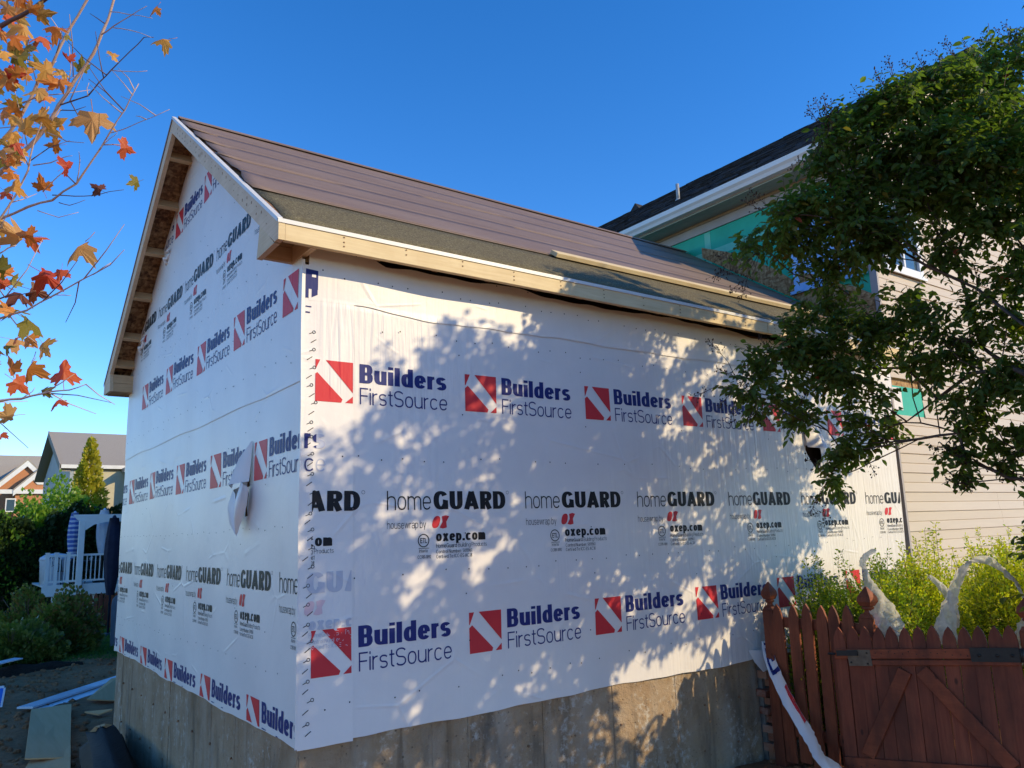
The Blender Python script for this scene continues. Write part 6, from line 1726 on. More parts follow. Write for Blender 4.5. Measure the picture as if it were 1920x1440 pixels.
# ------------------------------------------------------------------ shrubs behind the fence
def shrub(cx, cy, rx, ry, h, n, mats, label, seed, wisps=.35, zb=-.82):
    rr = random.Random(seed)
    root = thing('golden_shrub', (cx, cy, zb), label, 'shrub', 'fine leaved shrubs behind the fence')
    tw = G(); lf = [G() for _ in mats]
    for i in range(n):
        a = rr.uniform(0, 6.283); q = rr.random() ** .5
        bx, by = cx + .35 * rx * q * math.cos(a), cy + .35 * ry * q * math.sin(a)
        hh = h * (1 - .42 * q * q) * rr.uniform(.55, 1.0)
        if rr.random() < wisps: hh *= rr.uniform(1.02, 1.22)
        tx, ty = cx + rx * q * math.cos(a) + rr.uniform(-.08, .08), cy + ry * q * math.sin(a) + rr.uniform(-.08, .08)
        p0, p1, p2 = Vector((bx, by, zb)), Vector(((bx + tx) / 2, (by + ty) / 2, zb + hh * .62)), Vector((tx, ty, zb + hh))
        pts = [p0, p0.lerp(p1, .6), p1, p1.lerp(p2, .5) + Vector((rr.uniform(-.02, .02), rr.uniform(-.02, .02), 0)), p2]
        tw.tube(pts, [.006, .004, .003, .002, .0012], 3, 0, False)
        m_ = int(120 * hh / 1.2)
        for k_ in range(m_):
            t = .30 + .70 * (k_ + rr.random()) / m_
            f = t * 4; j = min(int(f), 3); p = pts[j].lerp(pts[j + 1], f - j)
            d = rand_unit(rr); d.z = d.z * .6 + .35; d.normalize()
            p = p + d * rr.uniform(.0, .09) * (1.25 - t)
            nrm = rand_unit(rr); s = d.cross(nrm)
            if s.length < .1: continue
            s.normalize(); l = rr.uniform(.020, .036); w_ = l * .5
            u = rr.random(); mi = 0 if len(mats) == 1 or u < .75 else 1
            lf[mi].poly([p, p + d * l * .5 + s * w_ * .5, p + d * l, p + d * l * .5 - s * w_ * .5])
    for i in range(int(n * 34)):
        o = rand_unit(rr); k_ = rr.random() ** .4
        k_ *= .80 + .20 * math.sin(6 * o.x + 5 * o.z + seed) + .10 * math.sin(13 * o.y + 9 * o.x)
        p = Vector((cx + rx * 1.12 * k_ * o.x, cy + ry * 1.12 * k_ * o.y, zb + h * .50 + h * .46 * k_ * o.z))
        if p.z < zb + .05: continue
        d = (o + rand_unit(rr) * .9 + Vector((0, 0, .3))).normalized(); s = d.cross(rand_unit(rr))
        if s.length < .1: continue
        s.normalize(); l = rr.uniform(.022, .040); w_ = l * .5
        mi = 0 if len(mats) == 1 or rr.random() < .75 else 1
        lf[mi].poly([p, p + d * l * .5 + s * w_ * .5, p + d * l, p + d * l * .5 - s * w_ * .5])
    tag(tw.obj('stems', M['shrub_w'], root), kind='stuff')
    for gg, mt, nm in zip(lf, mats, ('foliage', 'paler_foliage')):
        if gg.f: tag(gg.obj(nm, M[mt], root), kind='stuff')
    return root
shrub(4.22, -.44, .42, .27, 1.46, 420, ['shrub_g', 'shrub_y'], 'greenest fine leaved shrub close against the wrapped wall', 1)
shrub(4.34, -.80, .42, .34, 1.50, 330, ['shrub_g', 'shrub_y'], 'yellow green fine leaved shrub behind the twisted plastic sheet', 2)
shrub(4.95, -.55, .50, .38, 1.52, 330, ['shrub_g', 'shrub_y'], 'green shrub in front of the ragged right end of the housewrap', 6)
shrub(5.45, -.62, .62, .42, 1.62, 380, ['shrub_y', 'shrub_g'], 'golden feathery shrub below the beige siding, between its neighbours', 3)
shrub(5.15, -1.45, .55, .42, 1.72, 380, ['shrub_y', 'shrub_g'], 'brightest golden shrub behind the gate post', 4)
shrub(6.5, -.75, .6, .45, 1.70, 280, ['shrub_y', 'shrub_g'], 'farthest golden shrub at the foot of the siding wall', 5)

# ------------------------------------------------------------------ maple on the left
MAP = thing('maple_tree', (-2.15, -.85, -.95), 'young maple at the left edge with tan and red autumn leaves', 'tree')
g = G(); g.tube([(-2.16, -.83, -1.0), (-2.13, -.85, -.2), (-2.16, -.88, .7), (-2.11, -.86, 1.7), (-2.14, -.90, 2.5), (-2.10, -.88, 3.3), (-2.16, -.82, 4.1)], [.075, .060, .052, .043, .033, .022, .01], 10); g.obj('trunk', M['mp_bark'], MAP)
for k_, (pts, r0, r1) in enumerate(MAPLE_TWIGS):
    P_ = [Vector(p) for p in pts]
    if k_ in (0, 1, 2, 4, 11, 12, 14, 23):
        s = Vector((-2.13, -.87, max(-.1, P_[0].z - .50)))
        rq = random.Random(k_ + 70); bow = rand_unit(rq) * .07
        P_ = [s, s.lerp(P_[0], .3) + bow + Vector((0, 0, .05)), s.lerp(P_[0], .62) + bow * .8 + rand_unit(rq) * .02, s.lerp(P_[0], .85) + rand_unit(rq) * .015] + P_
        rad = [r0 * 1.8, r0 * 1.5, r0 * 1.3, r0 * 1.15]
    else: rad = []
    n = len(pts); rad = [r_ * .78 for r_ in rad] + [.78 * (r0 + (r1 - r0) * i / (n - 1)) for i in range(n)]
    # knots: slight kinks and buds between the points
    rr = random.Random(k_); Q = [P_[0]]; Rq = [rad[0]]
    for i in range(1, len(P_)):
        a, b = P_[i - 1], P_[i]; ln = (b - a).length
        Q.append(a.lerp(b, .5) + rand_unit(rr) * min(.006, ln * .03)); Rq.append((rad[i - 1] + rad[i]) / 2 * rr.uniform(.9, 1.0))
        Q.append(b); Rq.append(rad[i] * rr.uniform(1.0, 1.15))
    g = G(); g.tube(Q, Rq, 6)
    g.obj('branch' if r0 > .0035 else 'twig', M['mp_dark'] if k_ in (4, 14, 5, 17, 18, 26) else M['mp_bark'], MAP)
# finer side twigs
rr = random.Random(64)
for k_ in range(46):
    pts, r0, r1 = MAPLE_TWIGS[rr.choice((0, 1, 2, 3, 5, 10, 11, 12, 14, 23, 24))]
    i = rr.randrange(max(1, len(pts) - 1)); a, b = Vector(pts[i]), Vector(pts[i + 1]); p = a.lerp(b, rr.random())
    d = ((b - a).normalized() * .8 + rand_unit(rr) * .9 + Vector((0, 0, .25))).normalized(); ln = rr.uniform(.07, .22)
    if (p + d * ln - Vector((-1.63, -4.22, 1.04))).normalized().dot(cr) > -.42: d = (d - cr * 1.2).normalized()
    g = G(); g.tube([p, p + d * ln * .5 + rand_unit(rr) * .008, p + d * ln], [.0019, .0014, .0008], 5)
    g.obj('twig', M['mp_bark'] if k_ % 3 else M['mp_dark'], MAP)
# maple leaf outline (tip up), five lobes
half = [(0, 0), (.10, .02), (.30, -.08), (.36, .02), (.30, .08), (.52, .22), (.47, .30), (.56, .44), (.40, .42), (.34, .48), (.20, .40), (.16, .46), (.19, .66), (.12, .70), (.07, .84), (0, 1.0)]
outline = half + [(-x, y) for x, y in half[-2:0:-1]]
def maple_mesh(seed, mat, cup):
    rr = random.Random(seed); g = G()
    def z_(x, y): return -cup * (abs(x) ** 1.4) * 1.1 - .35 * cup * (y - .3) ** 2 + .03 * math.sin(9 * x + 5 * y + seed) 
    vs = [(0, .28, .04)] + [(x * (1 + .08 * math.sin(seed + 3 * y)), y, z_(x, y) + rr.uniform(-.02, .02)) for x, y in outline]
    n = len(outline)
    g.faces(vs, [(0, 1 + i, 1 + (i + 1) % n) for i in range(n)], 0, False)
    s = [(0, 0, 0), (.02, -.2, -.03), (.05, -.42, -.02)]
    g.tube(s, [.012, .010, .012], 4)
    return g.mesh('leaf', mat)
mm = {c: [maple_mesh(i * 5 + 1, M['mp_' + c], cup) for i, cup in enumerate((.35, .8, 1.3))] for c in 'YTORDG'}
rng = random.Random(40)
view = (Vector((0, 0, 0)) - fw)
for (p, s, c) in MAPLE_LEAVES:
    d = Vector((rng.uniform(-1, 1), rng.uniform(-1, 1), rng.uniform(-.9, 1.0))).normalized()
    n = (view * .75 + SUN_DIR * .35 + rand_unit(rng) * .75).normalized()
    d = (d - n * d.dot(n)).normalized(); sx = d.cross(n)
    o = bpy.data.objects.new('leaf', rng.choice(mm[c])); COL.objects.link(o); o.parent = MAP
    o.rotation_euler = Matrix((sx, d, n)).transposed().to_euler(); k_ = s * .92
    o.scale = (k_ * rng.uniform(.85, 1.05), k_, k_)
    o.location = Vector(p) - d * s * .4 - ORIGIN[MAP.name]

# ------------------------------------------------------------------ neighbours in the background
def B(x, y0, z, y):
    """point read off the image, then scaled about the camera to chosen distance y"""
    k_ = (y + 4.2202) / (y0 + 4.2202)
    return (-1.6296 + (x + 1.6296) * k_, y, 1.0404 + (z - 1.0404) * k_)
m_gs = simple('grey_asphalt_shingle', (0.30, 0.26, 0.215), (0.42, 0.37, 0.31), 22, 0.9, 0.2, .5, 60, .02, (1, 3, 3))
m_yw = simple('cream_wall', (0.50, 0.44, 0.30), (0.56, 0.50, 0.35), 4, .8)
m_wt = simple('white_fascia', (0.70, 0.69, 0.66), (0.78, 0.77, 0.74), 4, .5)
def lap_mat(name, a, b, pitch):
    n = N(name); sp = n.node('ShaderNodeSeparateXYZ'); n.link(n.node('ShaderNodeNewGeometry').outputs['Position'], sp.inputs[0])
    f = n.math('FRACT', n.math('DIVIDE', sp.outputs[2], pitch))
    n.set(n.mix(n.ramp(n.noise(n.pos(), 2, 3), [(.3, 0), (.7, 1)]), a, b), .6, .3); n.bump(f, .8, .03); return n.mat
m_ls = lap_mat('grey_blue_lap_siding', (0.36, 0.40, 0.42), (0.42, 0.46, 0.48), .16)
m_lg = lap_mat('taupe_lap_siding', (0.24, 0.21, 0.18), (0.28, 0.25, 0.22), .13)
m_ob = simple('orange_brick', (0.46, 0.19, 0.09), (0.56, 0.27, 0.14), 14, .9, .2, .5, 60, .02, (1, 1, 3))

# grey roofed house; ridge along x
Yh = 38
GH = thing('grey_roof_house', (7.5, 41, -1.6), 'grey shingled house with cream wall behind the tall arborvitae', 'house')
el = B(1.0, 20, 3.17, Yh); er = B(2.1, 20, 3.18, Yh); gl_ = B(.58, 20, 2.99, Yh)
xL = 2.9; xW = 3.35; ez = el[2]; ry_, rz_ = 44.0, 7.05
sl_ = (rz_ - ez) / (ry_ - Yh)
g = G()
g.faces([(xL, Yh, ez), (14, Yh, ez), (14, ry_, rz_), (xL, ry_, rz_), (xL, Yh, ez - .22), (14, Yh, ez - .22), (14, ry_, rz_ - .22), (xL, ry_, rz_ - .22)], [(0, 1, 2, 3), (0, 3, 7, 4), (4, 7, 6, 5)])
g.faces([(xL, 50, ez), (14, 50, ez), (14, ry_, rz_), (xL, ry_, rz_)], [(3, 2, 1, 0)])
GR_ = g.obj('roof', m_gs, GH)
g = G(); g.box(xL, 14, Yh - .10, Yh, ez - .15, ez + .02); g.obj('gutter', m_wt, GH)
g = G(); g.prism([(xL - .02, Yh - .1, ez - .30), (xL - .02, Yh - .1, ez + .03), (xL - .02, ry_, rz_ + .03), (xL - .02, ry_, rz_ - .30)], (.06, 0, 0)); g.obj('rake_board', m_gs, GH)
g = G(); g.prism([(xL, Yh + .02, ez - .25), (xL, ry_, rz_ - .25), (xL, ry_, rz_ - .28), (xL, Yh + .02, ez - .29)], (xW - xL, 0, 0)); g.obj('soffit', m_gs, GH)
g = G(); g.prism([(xW, Yh + .1, -1.6), (xW, Yh + .1, ez - .1), (xW, ry_, rz_ - .35), (xW, 49.5, ez - .1), (xW, 49.5, -1.6)], (.15, 0, 0)); g.obj('end_wall', m_ls, GH)
g = G(); g.box(xW + .16, 5.85, Yh + .10, Yh + .25, -1.6, ez - .05); g.obj('front_wall', m_yw, GH)
g = G(); g.box(5.85, 12, Yh - .6, Yh + .44, -1.6, ez - .35); g.obj('bay_wall', m_lg, GH)
# cross gable over the bay
g = G(); ap = (8.6, rz_ - 1.3)
g.prism([(5.55, Yh - 1.0, ez - .32), (ap[0], Yh - 1.0, ap[1]), (11.6, Yh - 1.0, ez - .32), (11.6, Yh - 1.0, ez - .12), (ap[0], Yh - 1.0, ap[1] + .2), (5.55, Yh - 1.0, ez - .12)], (0, 5.0, 0)); g.obj('bay_roof', m_gs, GH)
g = G(); g.prism([(5.50, Yh - 1.06, ez - .38), (ap[0], Yh - 1.06, ap[1] - .03), (11.6, Yh - 1.06, ez - .38), (11.6, Yh - 1.06, ez - .1), (ap[0], Yh - 1.06, ap[1] + .23), (5.50, Yh - 1.06, ez - .1)], (0, .05, 0)); g.obj('bay_rake', m_wt, GH)
g = G(); wx0, wz1, wz0 = 6.05, 4.55, 3.12
for x0, x1, z0, z1 in ((6.02, 6.08, wz0, wz1), (6.62, 6.70, wz0, wz1), (6.08, 6.62, wz1 - .07, wz1), (6.08, 6.62, wz0, wz0 + .07), (6.34, 6.37, wz0 + .07, wz1 - .07)): g.box(x0, x1, Yh - .66, Yh - .601, z0, z1)
WN = g.obj('window', m_wt, GH); g = G(); g.box(6.08, 6.62, Yh - .63, Yh - .605, wz0 + .05, wz1 - .05); g.obj('pane', M['glass'], WN)
g = G(); g.tube([(6.86, Yh - .68, -1), (6.86, Yh - .68, ez - .4)], .05, 6); g.obj('downspout', m_wt, GH)

# brick house with two gables
Yb = 60
BH = thing('brick_gable_house', (3, 63, -2), 'orange brick house with two white edged gables, farthest left', 'house')
def BB(x, z): return B(x, 38, z, Yb)
g = G(); rl, rr_2 = BB(-.6, 5.06), BB(2.6, 5.11)
g.faces([(rl[0] - 6, Yb + .3, rl[2] - 2.6), (rr_2[0], Yb + .3, rr_2[2] - 2.6), (rr_2[0], Yb + 5, rr_2[2] + .55), (rl[0] - 6, Yb + 5, rl[2] + .55)], [(0, 1, 2, 3)]); g.obj('roof', m_gs, BH)
def gable(ax, az, lx, lz, rx, rz, dy, name):
    a = BB(ax, az); l = BB(lx, lz); r = BB(rx, rz); zb = -2
    y = Yb - dy
    g = G(); g.prism([(l[0] + .15, y, zb), (r[0] - .15, y, zb), (r[0] - .15, y, r[2] - .12), (a[0], y, a[2] - .25), (l[0] + .15, y, l[2] - .12)], (0, .2, 0)); g.obj('gable_wall', m_ob, BH)
    g = G(); w_ = .36
    g.prism([(l[0], y - .25, l[2] - w_), (a[0], y - .25, a[2] - w_ * 1.15), (a[0], y - .25, a[2]), (l[0], y - .25, l[2])], (0, .24, 0)); g.prism([(a[0] + .001, y - .25, a[2] - w_ * 1.15), (r[0], y - .25, r[2] - w_), (r[0], y - .25, r[2]), (a[0] + .001, y - .25, a[2])], (0, .24, 0)); g.obj('rake_trim', m_wt, BH)
    g = G(); g.prism([(l[0], y - .26, l[2]), (a[0], y - .26, a[2]), (r[0], y - .26, r[2]), (r[0], y - .26, r[2] + .12), (a[0], y - .26, a[2] + .13), (l[0], y - .26, l[2] + .12)], (0, 5.5, 0)); g.obj('gable_roof', m_gs, BH)
    return a, y
gable(1.59, 4.92, .50, 3.83, 2.62, 3.86, 0, 'a')
a, y = gable(2.10, 4.53, 1.05, 3.48, 3.1, 3.5, 1.5, 'b')
g = G(); c = BB(2.07, 4.02)
g.prism([(c[0] + .42 * math.cos(R(22.5 + 45 * i)), y - .06, c[2] + .42 * math.sin(R(22.5 + 45 * i))) for i in range(8)], (0, .055, 0)); OW = g.obj('octagon_window', m_wt, BH)
g = G(); g.prism([(c[0] + .24 * math.cos(R(22.5 + 45 * i)), y - .08, c[2] + .24 * math.sin(R(22.5 + 45 * i))) for i in range(8)], (0, .018, 0)); g.obj('pane', M['glass'], OW)
g = G(); p = BB(.4, 3.55); q = BB(2.95, 3.43); g.box(p[0], q[0], y - .20, y - .01, q[2] - .12, q[2] + .16); g.obj('white_band', m_wt, BH)
g = G(); p = BB(1.0, 3.15); g.box(p[0] - .3, p[0] + .3, y - .05, y - .01, p[2] - .9, p[2]); OW2 = g.obj('window', m_wt, BH); g = G(); g.box(p[0] - .22, p[0] + .22, y - .07, y - .051, p[2] - .82, p[2] - .08); g.obj('pane', M['glass'], OW2)

# trees and hedge: leaf tufts through the volume
def tufts(root, name, mat, shape, n, size, seed, up_=.5):
    """shape(rr) -> (point, outward dir)"""
    rr = random.Random(seed); g = G()
    for i in range(n):
        p, o = shape(rr); d = (o + rand_unit(rr) * .8 + Vector((0, 0, up_))).normalized(); s = d.cross(rand_unit(rr))
        if s.length < .1: continue
        s.normalize(); l = size * rr.uniform(.6, 1.4); w_ = l * rr.uniform(.3, .5)
        g.poly([p, p + d * l * .5 + s * w_, p + d * l, p + d * l * .5 - s * w_])
    return tag(g.obj(name, mat, root), kind='stuff')
def conifer(x, y, z0, h, r_, n, mat, label, seed, name='conifer', lean=0):
    root = thing(name, (x, y, z0), label, 'tree')
    g = G(); g.tube([(x, y, z0), (x + lean, y, z0 + h * .95)], [.09, .015], 6); g.obj('trunk', M['bark'], root)
    def sh(rr):
        t = 1 - rr.random() ** .6; a = rr.uniform(0, 6.283)
        rad = r_ * (1 - t) ** .75 * (.75 + .25 * math.sin(5 * a + 23 * t) + .1 * math.sin(40 * t + 3 * a)) * rr.uniform(.35, 1.0) ** .4
        o = Vector((math.cos(a), math.sin(a), .3))
        return Vector((x + lean * t + rad * math.cos(a), y + rad * math.sin(a), z0 + .1 + h * .97 * t)), o
    tufts(root, 'crown', mat, sh, n, .16, seed, .7); return root
m_arb = leaf_mat('arborvitae_scale_leaf', (0.36, 0.33, 0.03), (0.52, 0.42, 0.05), .35)
m_grn = leaf_mat('fresh_green_leaf', (0.12, 0.25, 0.025), (0.24, 0.36, 0.04), .35)
m_dk = leaf_mat('dark_hedge_leaf', (0.018, 0.042, 0.014), (0.04, 0.075, 0.02), .15)
m_brn = leaf_mat('bronzing_bush_leaf', (0.18, 0.12, 0.035), (0.32, 0.17, 0.07), .3)
m_hy = leaf_mat('hydrangea_leaf', (0.115, 0.150, 0.030), (0.21, 0.22, 0.055), .35)
ap_ = B(1.28, 17, 3.65, 34)
conifer(ap_[0] + .0, 34, -1.8, ap_[2] + 1.8, 1.5, 11000, m_arb, 'tall golden arborvitae with a narrow tip in front of the grey house', 1, 'arborvitae')
for (x, z, y, r_, n, lab, s) in ((.53, 2.48, 33, 1.5, 6000, 'bright green rounded tree left of the golden arborvitae', 2), (.10, 2.13, 32.5, 1.35, 5000, 'lower green tree beside the orange brick house', 3), (-.45, 1.98, 31.5, 1.45, 5000, 'green tree cut by the left edge of the photo', 4), (1.75, 2.0, 33, 1.3, 5000, 'dark green tree under the grey house window', 5)):
    p = B(x, 16, z, y); root = thing('background_tree', (p[0], y, -1.7), lab, 'tree', 'trees behind the deck')
    g = G(); g.tube([(p[0], y, -1.7), (p[0], y, p[2] - .6)], [.1, .03], 6); g.obj('trunk', M['bark'], root)
    hh = p[2] + 1.7
    def sh(rr, p=p, y=y, r_=r_, hh=hh, s=s):
        o = rand_unit(rr); k_ = rr.random() ** .3 * (.8 + .2 * math.sin(4 * o.x + 6 * o.z + s) + .12 * math.sin(9 * o.z + 8 * o.y))
        return Vector((p[0] + r_ * k_ * o.x, y + r_ * k_ * o.y, -1.7 + hh * .55 + hh * .46 * k_ * o.z)), o
    tufts(root, 'crown', m_grn if s != 5 else m_dk, sh, n, .15, s)
for i, (x0, x1, z, y) in enumerate(((-3.6, -.7, 1.95, 30.4), (-.7, 1.9, 1.9, 30.8), (1.9, 4.4, 2.3, 31.2), (4.2, 6.8, 2.7, 31.6))):
    root = thing('hedge', ((x0 + x1) / 2, y, -1.6), ('dark evergreen hedge block at the left photo edge', 'dark evergreen hedge block left of the white deck post', 'dark evergreen hedge block directly behind the deck umbrellas', 'dark evergreen hedge block nearest the wrapped wall')[i], 'hedge', 'dark hedge behind the deck')
    def sh(rr, x0=x0, x1=x1, z=z, y=y):
        x = rr.uniform(x0 - .1, x1 + .1); top = z + .22 * math.sin(2.7 * x) + .12 * math.sin(7 * x); zz = -1.6 + (top + 1.6) * rr.random() ** .7
        return Vector((x, y + rr.uniform(-.45, .45) , zz)), Vector((0, -1, .2))
    tufts(root, 'foliage', m_dk, sh, 6500, .17, 30 + i)
    g = G(); g.tube([((x0 + x1) / 2, y, -1.7), ((x0 + x1) / 2, y, z - .3)], [.08, .03], 6); g.obj('stem', M['bark'], root)

# deck with pergola
Yd = 26
def D(x, z, dy=0.0):
    p = B(x, 11, z, Yd); return (p[0], Yd + dy, p[2])
DECK = thing('white_deck', (1.8, 27, -1.7), 'raised white deck with railing and pergola in deep shade at far left', 'deck')
fl = D(-.10, .39)[2]; xl, xr_ = D(-.12, .4)[0], 5.0
g = G(); g.box(xl, xr_, Yd, Yd + 3.5, fl - .05, fl); g.obj('deck_floor', m_wt, DECK)
g = G(); g.box(xl - .03, xr_, Yd - .06, Yd - .002, fl - .34, fl + .01); g.obj('rim_board', m_wt, DECK)
pt = D(.385, 1.43)
g = G(); g.box(pt[0] - .09, pt[0] + .09, Yd - .25, Yd - .07, fl - .35, pt[2] + .02); g.obj('pergola_post', m_wt, DECK, .01)
g = G(); b0 = D(.24, 1.49); bz = b0[2]; xs_ = b0[0]
prof = [(xs_, bz + .1), (xs_ + .12, bz - .06), (pt[0] - .1, bz - .10), (pt[0] + .1, bz - .42), (pt[0] + .35, bz - .24), (pt[0] + .8, bz - .15), (pt[0] + 1.4, bz - .15), (pt[0] + 1.9, bz - .22), (xr_, bz - .3), (xr_, bz + .1)]
g.prism([(x, Yd - .24, z) for x, z in prof], (0, .10, 0)); g.obj('arched_beam', m_wt, DECK)
tr_ = D(-.09, .87)[2]
for x in (xl + .08, D(.05, .5)[0], D(.20, .5)[0] + .05, xr_ - .1):
    g = G(); g.box(x - .05, x + .05, Yd - .05, Yd + .05, fl - .02, tr_ + .08); g.box(x - .065, x + .065, Yd - .065, Yd + .065, tr_ + .081, tr_ + .11); g.obj('railing_post', m_wt, DECK)
for z, h in ((tr_, .07), (fl + .12, .06)):
    g = G(); g.box(xl, xr_, Yd - .035, Yd + .035, z - h / 2, z + h / 2); g.obj('railing_rail', m_wt, DECK)
x = xl + .2
while x < xr_ - .1:
    g = G(); g.box(x - .016, x + .016, Yd - .015, Yd + .015, fl + .15, tr_ - .035); g.obj('baluster', m_wt, DECK); x += .13
g = G(); lp = D(.61, .12); g.box(lp[0] - .14, lp[0] + .14, Yd + .1, Yd + .35, -1.7, fl - .06); g.obj('support_post', m_wt, DECK)
g = G(); g.box(xl + .3, xl + .5, Yd + .1, Yd + .3, -1.7, fl - .06); g.obj('support_post', m_wt, DECK)
m_bs = N('blue_white_striped_canvas')
sp_ = m_bs.node('ShaderNodeSeparateXYZ'); m_bs.link(m_bs.node('ShaderNodeNewGeometry').outputs['Position'], sp_.inputs[0])
wv = m_bs.math('SINE', m_bs.math('MULTIPLY', sp_.outputs[2], 42.0)); m_bs.set(m_bs.ramp(m_bs.math('ADD', m_bs.math('MULTIPLY', wv, .5), m_bs.noise(m_bs.pos(), 6, 2)), [(.55, (.07, .13, .42)), (.75, (.5, .55, .68))]), .8)
m_nv = simple('navy_canvas', (0.012, 0.016, 0.035), (0.025, 0.03, 0.06), 6, .8)
m_bw = simple('pale_canvas', (0.55, 0.58, 0.66), (0.66, 0.68, 0.74), 6, .8)
m_iron = M['black_iron']
def closed_umbrella(x, y, z0, z1, zc, r_, mat, label, pole_m, cap_m=None):
    root = thing('closed_umbrella', (x, y, z0), label, 'umbrella')
    g = G(); g.tube([(x, y, z0), (x, y, z1)], .022, 8); g.obj('pole', pole_m, root)
    g = G(); n = 16; m_ = 9; vs = []
    for j in range(m_):
        t = j / (m_ - 1); rad = r_ * (.30 + .75 * math.sin(math.pi * min(1, .12 + t * .8)) ** 1.0)
        for k_ in range(n):
            a = 2 * math.pi * k_ / n; q = rad * (1 + .22 * math.cos(8 * a)) ; vs.append((x + q * math.cos(a), y + q * math.sin(a), z1 - .02 - (z1 - zc) * t))
    g.faces(vs, [(j * n + k_, j * n + (k_ + 1) % n, (j + 1) * n + (k_ + 1) % n, (j + 1) * n + k_) for j in range(m_ - 1) for k_ in range(n)] + [tuple(range(n))], 0, True)
    g.obj('canopy', mat, root)
    g = G(); g.lathe((x, y, z1 - .03), [(r_ * .5, -.12), (r_ * .42, 0), (.02, .07)], 10); g.obj('cap', cap_m or mat, root)
    g = G(); g.lathe((x, y, z0), [(.24, 0), (.22, .05), (.04, .08)], 12); g.obj('base', m_iron, root)
u1 = D(.31, 1.57); closed_umbrella(u1[0], Yd + .5, fl, u1[2] + .05, fl + .85, .15, m_bs.mat, 'closed blue and white striped umbrella on the deck', m_iron)
u2 = D(.80, 1.63); closed_umbrella(u2[0] - .05, Yd + .6, fl, u2[2] + .02, fl + .95, .18, m_bw, 'closed pale umbrella partly behind the navy one', m_iron)
p = B(.475, 8.5, 1.42, 15.5); closed_umbrella(p[0], 15.5, gz_ground(p[0], 15.5), p[2], -.05, .135, m_nv, 'closed navy umbrella standing on the ground beside the wrapped wall', m_nv)
# patio table and chairs on the deck
TB = thing('patio_table', (D(.45, .6)[0], Yd + 1.3, fl), 'dark round patio table set with a cup on the deck', 'table')
tx = D(.50, .6)[0]
g = G(); g.lathe((tx, Yd + 1.3, fl + .70), [(.62, 0), (.64, .02), (.62, .04)], 20); g.obj('tabletop', m_iron, TB)
for a in range(4):
    g = G(); g.tube([(tx + .15 * math.cos(a * 1.57), Yd + 1.3 + .15 * math.sin(a * 1.57), fl + .70), (tx + .42 * math.cos(a * 1.57), Yd + 1.3 + .42 * math.sin(a * 1.57), fl)], .02, 6); g.obj('leg', m_iron, TB)
cp = tag((lambda g: (g.lathe((tx + .28, Yd + 1.1, fl + .742), [(.05, 0), (.06, .13), (.054, .13), (.045, .02)], 10), g)[1])(G()).obj('cup', m_wt), 'small white cup standing on the dark patio table', 'cup')
def chair(x, y, rz, label):
    root = thing('patio_chair', (x, y, fl), label, 'chair', 'wrought iron chairs on the deck'); c, s = math.cos(rz), math.sin(rz)
    def q(a, b, z): return (x + c * a - s * b, y + s * a + c * b, fl + z)
    g = G(); g.prism([q(-.23, -.22, .42), q(.23, -.22, .42), q(.23, .22, .42), q(-.23, .22, .42)], (0, 0, .03)); g.obj('seat', m_iron, root)
    g = G(); g.tube([q(-.22, .22, .44), q(-.22, .27, .80), q(-.10, .28, .92), q(.10, .28, .92), q(.22, .27, .80), q(.22, .22, .44)], .018, 6)
    for k_ in (-.14, -.07, 0, .07, .14): g.tube([q(k_, .22, .45), q(k_ * .9, .275, .89)], .008, 5)
    g.tube([q(-.22, .25, .64), q(-.08, .26, .72), q(.08, .26, .60), q(.22, .25, .68)], .008, 5)
    g.obj('backrest', m_iron, root)
    for a, b in ((-.2, -.2), (.2, -.2), (-.2, .2), (.2, .2)):
        g = G(); g.tube([q(a, b, .42), q(a * 1.15, b * 1.15, 0)], .014, 6); g.obj('leg', m_iron, root)
chair(tx - .75, Yd + .75, 2.6, 'left iron chair facing the patio table'); chair(tx + .2, Yd + .45, 3.3, 'middle iron chair, nearest the front railing'); chair(tx + 1.0, Yd + .9, 3.9, 'right iron chair behind the navy umbrella')
TUB = thing('blue_tub', (D(.05, .9)[0], Yd + .9, fl), 'pale blue covered tub behind the deck railing', 'tub')
tbx = D(.09, .9)[0]
g = G(); g.lathe((tbx, Yd + 1.0, fl), [(.42, 0), (.46, .75), (.48, .80)], 16); g.obj('body', m_bw, TUB); g = G(); g.lathe((tbx, Yd + 1.0, fl + .802), [(.49, 0), (.46, .10), (.3, .2), (.05, .23)], 16); g.obj('lid', m_bw, TUB)

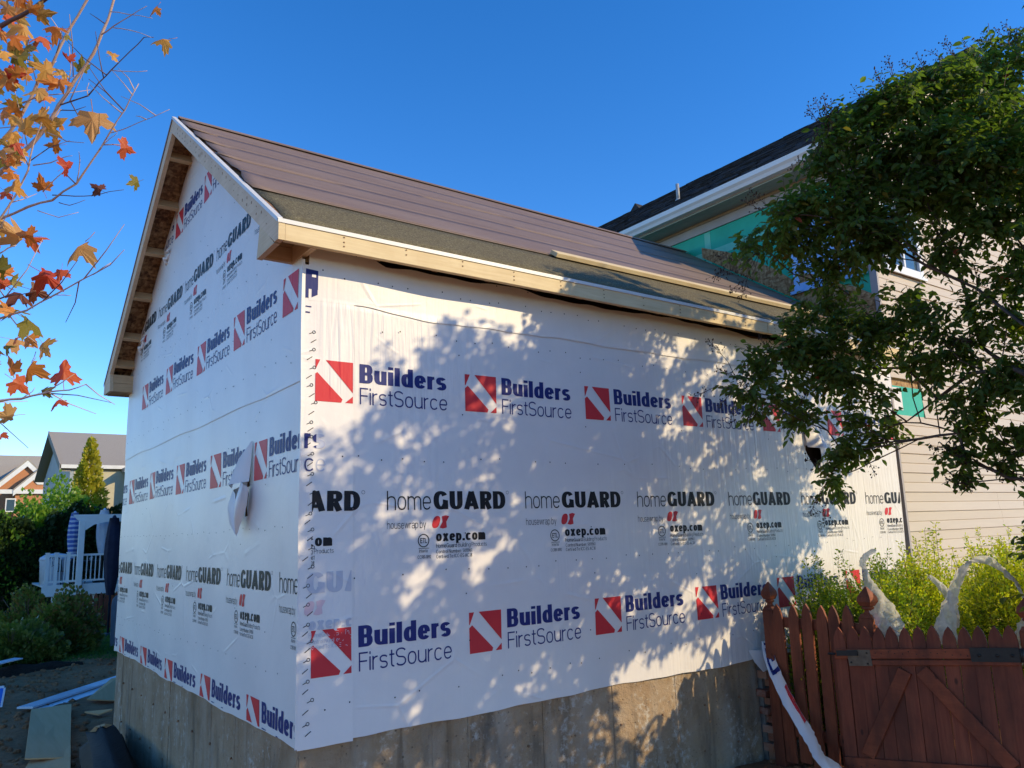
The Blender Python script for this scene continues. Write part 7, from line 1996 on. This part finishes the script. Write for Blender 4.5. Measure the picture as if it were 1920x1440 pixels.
# bushes in the middle distance
def bush(x, y, zb, rx, h, n, mats, label, seed, size=.07):
    root = thing('bush', (x, y, zb), label, 'bush', 'bushes beyond the soil')
    for i, mt in enumerate(mats):
        def sh(rr, i=i):
            o = rand_unit(rr); o.z = abs(o.z); k_ = rr.random() ** .35 * (.82 + .18 * math.sin(5 * o.x + 4 * o.y + 7 * o.z + seed))
            t = o.z if i == 0 else max(o.z, .35)
            return Vector((x + rx * k_ * o.x, y + rx * .8 * k_ * o.y, zb + .05 + h * k_ * t)), o
        tufts(root, ('foliage', 'bronze_foliage')[i], mt, sh, int(n * (1 if i == 0 else .4)), size, seed + i)
    rr = random.Random(seed); g = G()
    for k_ in range(9):
        a = rr.uniform(0, 6.28); g.tube([(x, y, zb), (x + rx * .3 * math.cos(a), y + rx * .3 * math.sin(a), zb + h * .45), (x + rx * .75 * math.cos(a), y + rx * .7 * math.sin(a), zb + h * .8)], [.014, .01, .004], 4)
    tag(g.obj('stems', M['shrub_w'], root), kind='stuff')
p = B(-.02, 9.5, .40, 13.2); bush(p[0] + .1, 13.2, -.97, .72, p[2] + .97, 5200, [m_hy, m_brn], 'rounded bush with bronze tinted top in front of the deck', 51)
p = B(-.42, 9.5, .48, 15.0); bush(p[0], 15.0, -.98, .62, p[2] + .98, 4000, [m_hy, m_brn], 'hydrangea bush left of the deck corner', 53)
p = B(-.52, 9.5, .02, 12.4); bush(p[0] - .1, 12.4, -.96, .80, p[2] + .96, 5000, [m_hy], 'spreading green bush at the left edge over the dark mulch', 55)
p = B(-.20, 9.5, -.15, 12.2); bush(p[0], 12.2, -.96, .42, p[2] + .9, 2200, [m_hy], 'small low green bush between two bigger ones', 57)

# far fence and grey boards
FF = thing('distant_fence', (2.2, 17.8, -1.0), 'low dark red picket fence beyond the lawn', 'fence')
g = G(); prf = [(-.045, 0), (.045, 0), (.045, .78), (0, .87), (-.045, .78)]; g.prism([(a, 0, b) for a, b in prf], (0, .02, 0)); pm = g.mesh('picket', M['redwood'])
for i in range(26): inst('picket', pm, (.9 + .115 * i, 17.8, -1.0 + .006 * (i % 3)), FF)
for z in (-.85, -.35):
    g = G(); g.box(.8, 3.9, 17.825, 17.86, z, z + .07); g.obj('fence_rail', M['redrail'], FF)
m_gb = simple('weathered_grey_board', (0.17, 0.18, 0.20), (0.25, 0.26, 0.28), 8, .8, .2, .3, 40, .004, (4, 4, .5))
for i, (x, y, h, w_) in enumerate(((1.52, 13.7, .98, .13), (1.69, 13.8, .92, .10))):
    g = G(); prf = [(-w_, 0), (w_, 0), (w_, h * .82), (w_ * .8, h * .94), (w_ * .3, h), (-w_ * .35, h), (-w_ * .85, h * .93), (-w_, h * .8)]
    g.prism([(x + a, y + .12 * b, gz_ground(x, y) - .01 + b) for a, b in prf], (0, .03, .0)); tag(g.obj('grey_board', m_gb, None, .004), ('wider round topped grey board standing beside the wrapped wall', 'narrow round topped grey board tucked behind its wider neighbour')[i], 'board', 'grey boards by the wall')
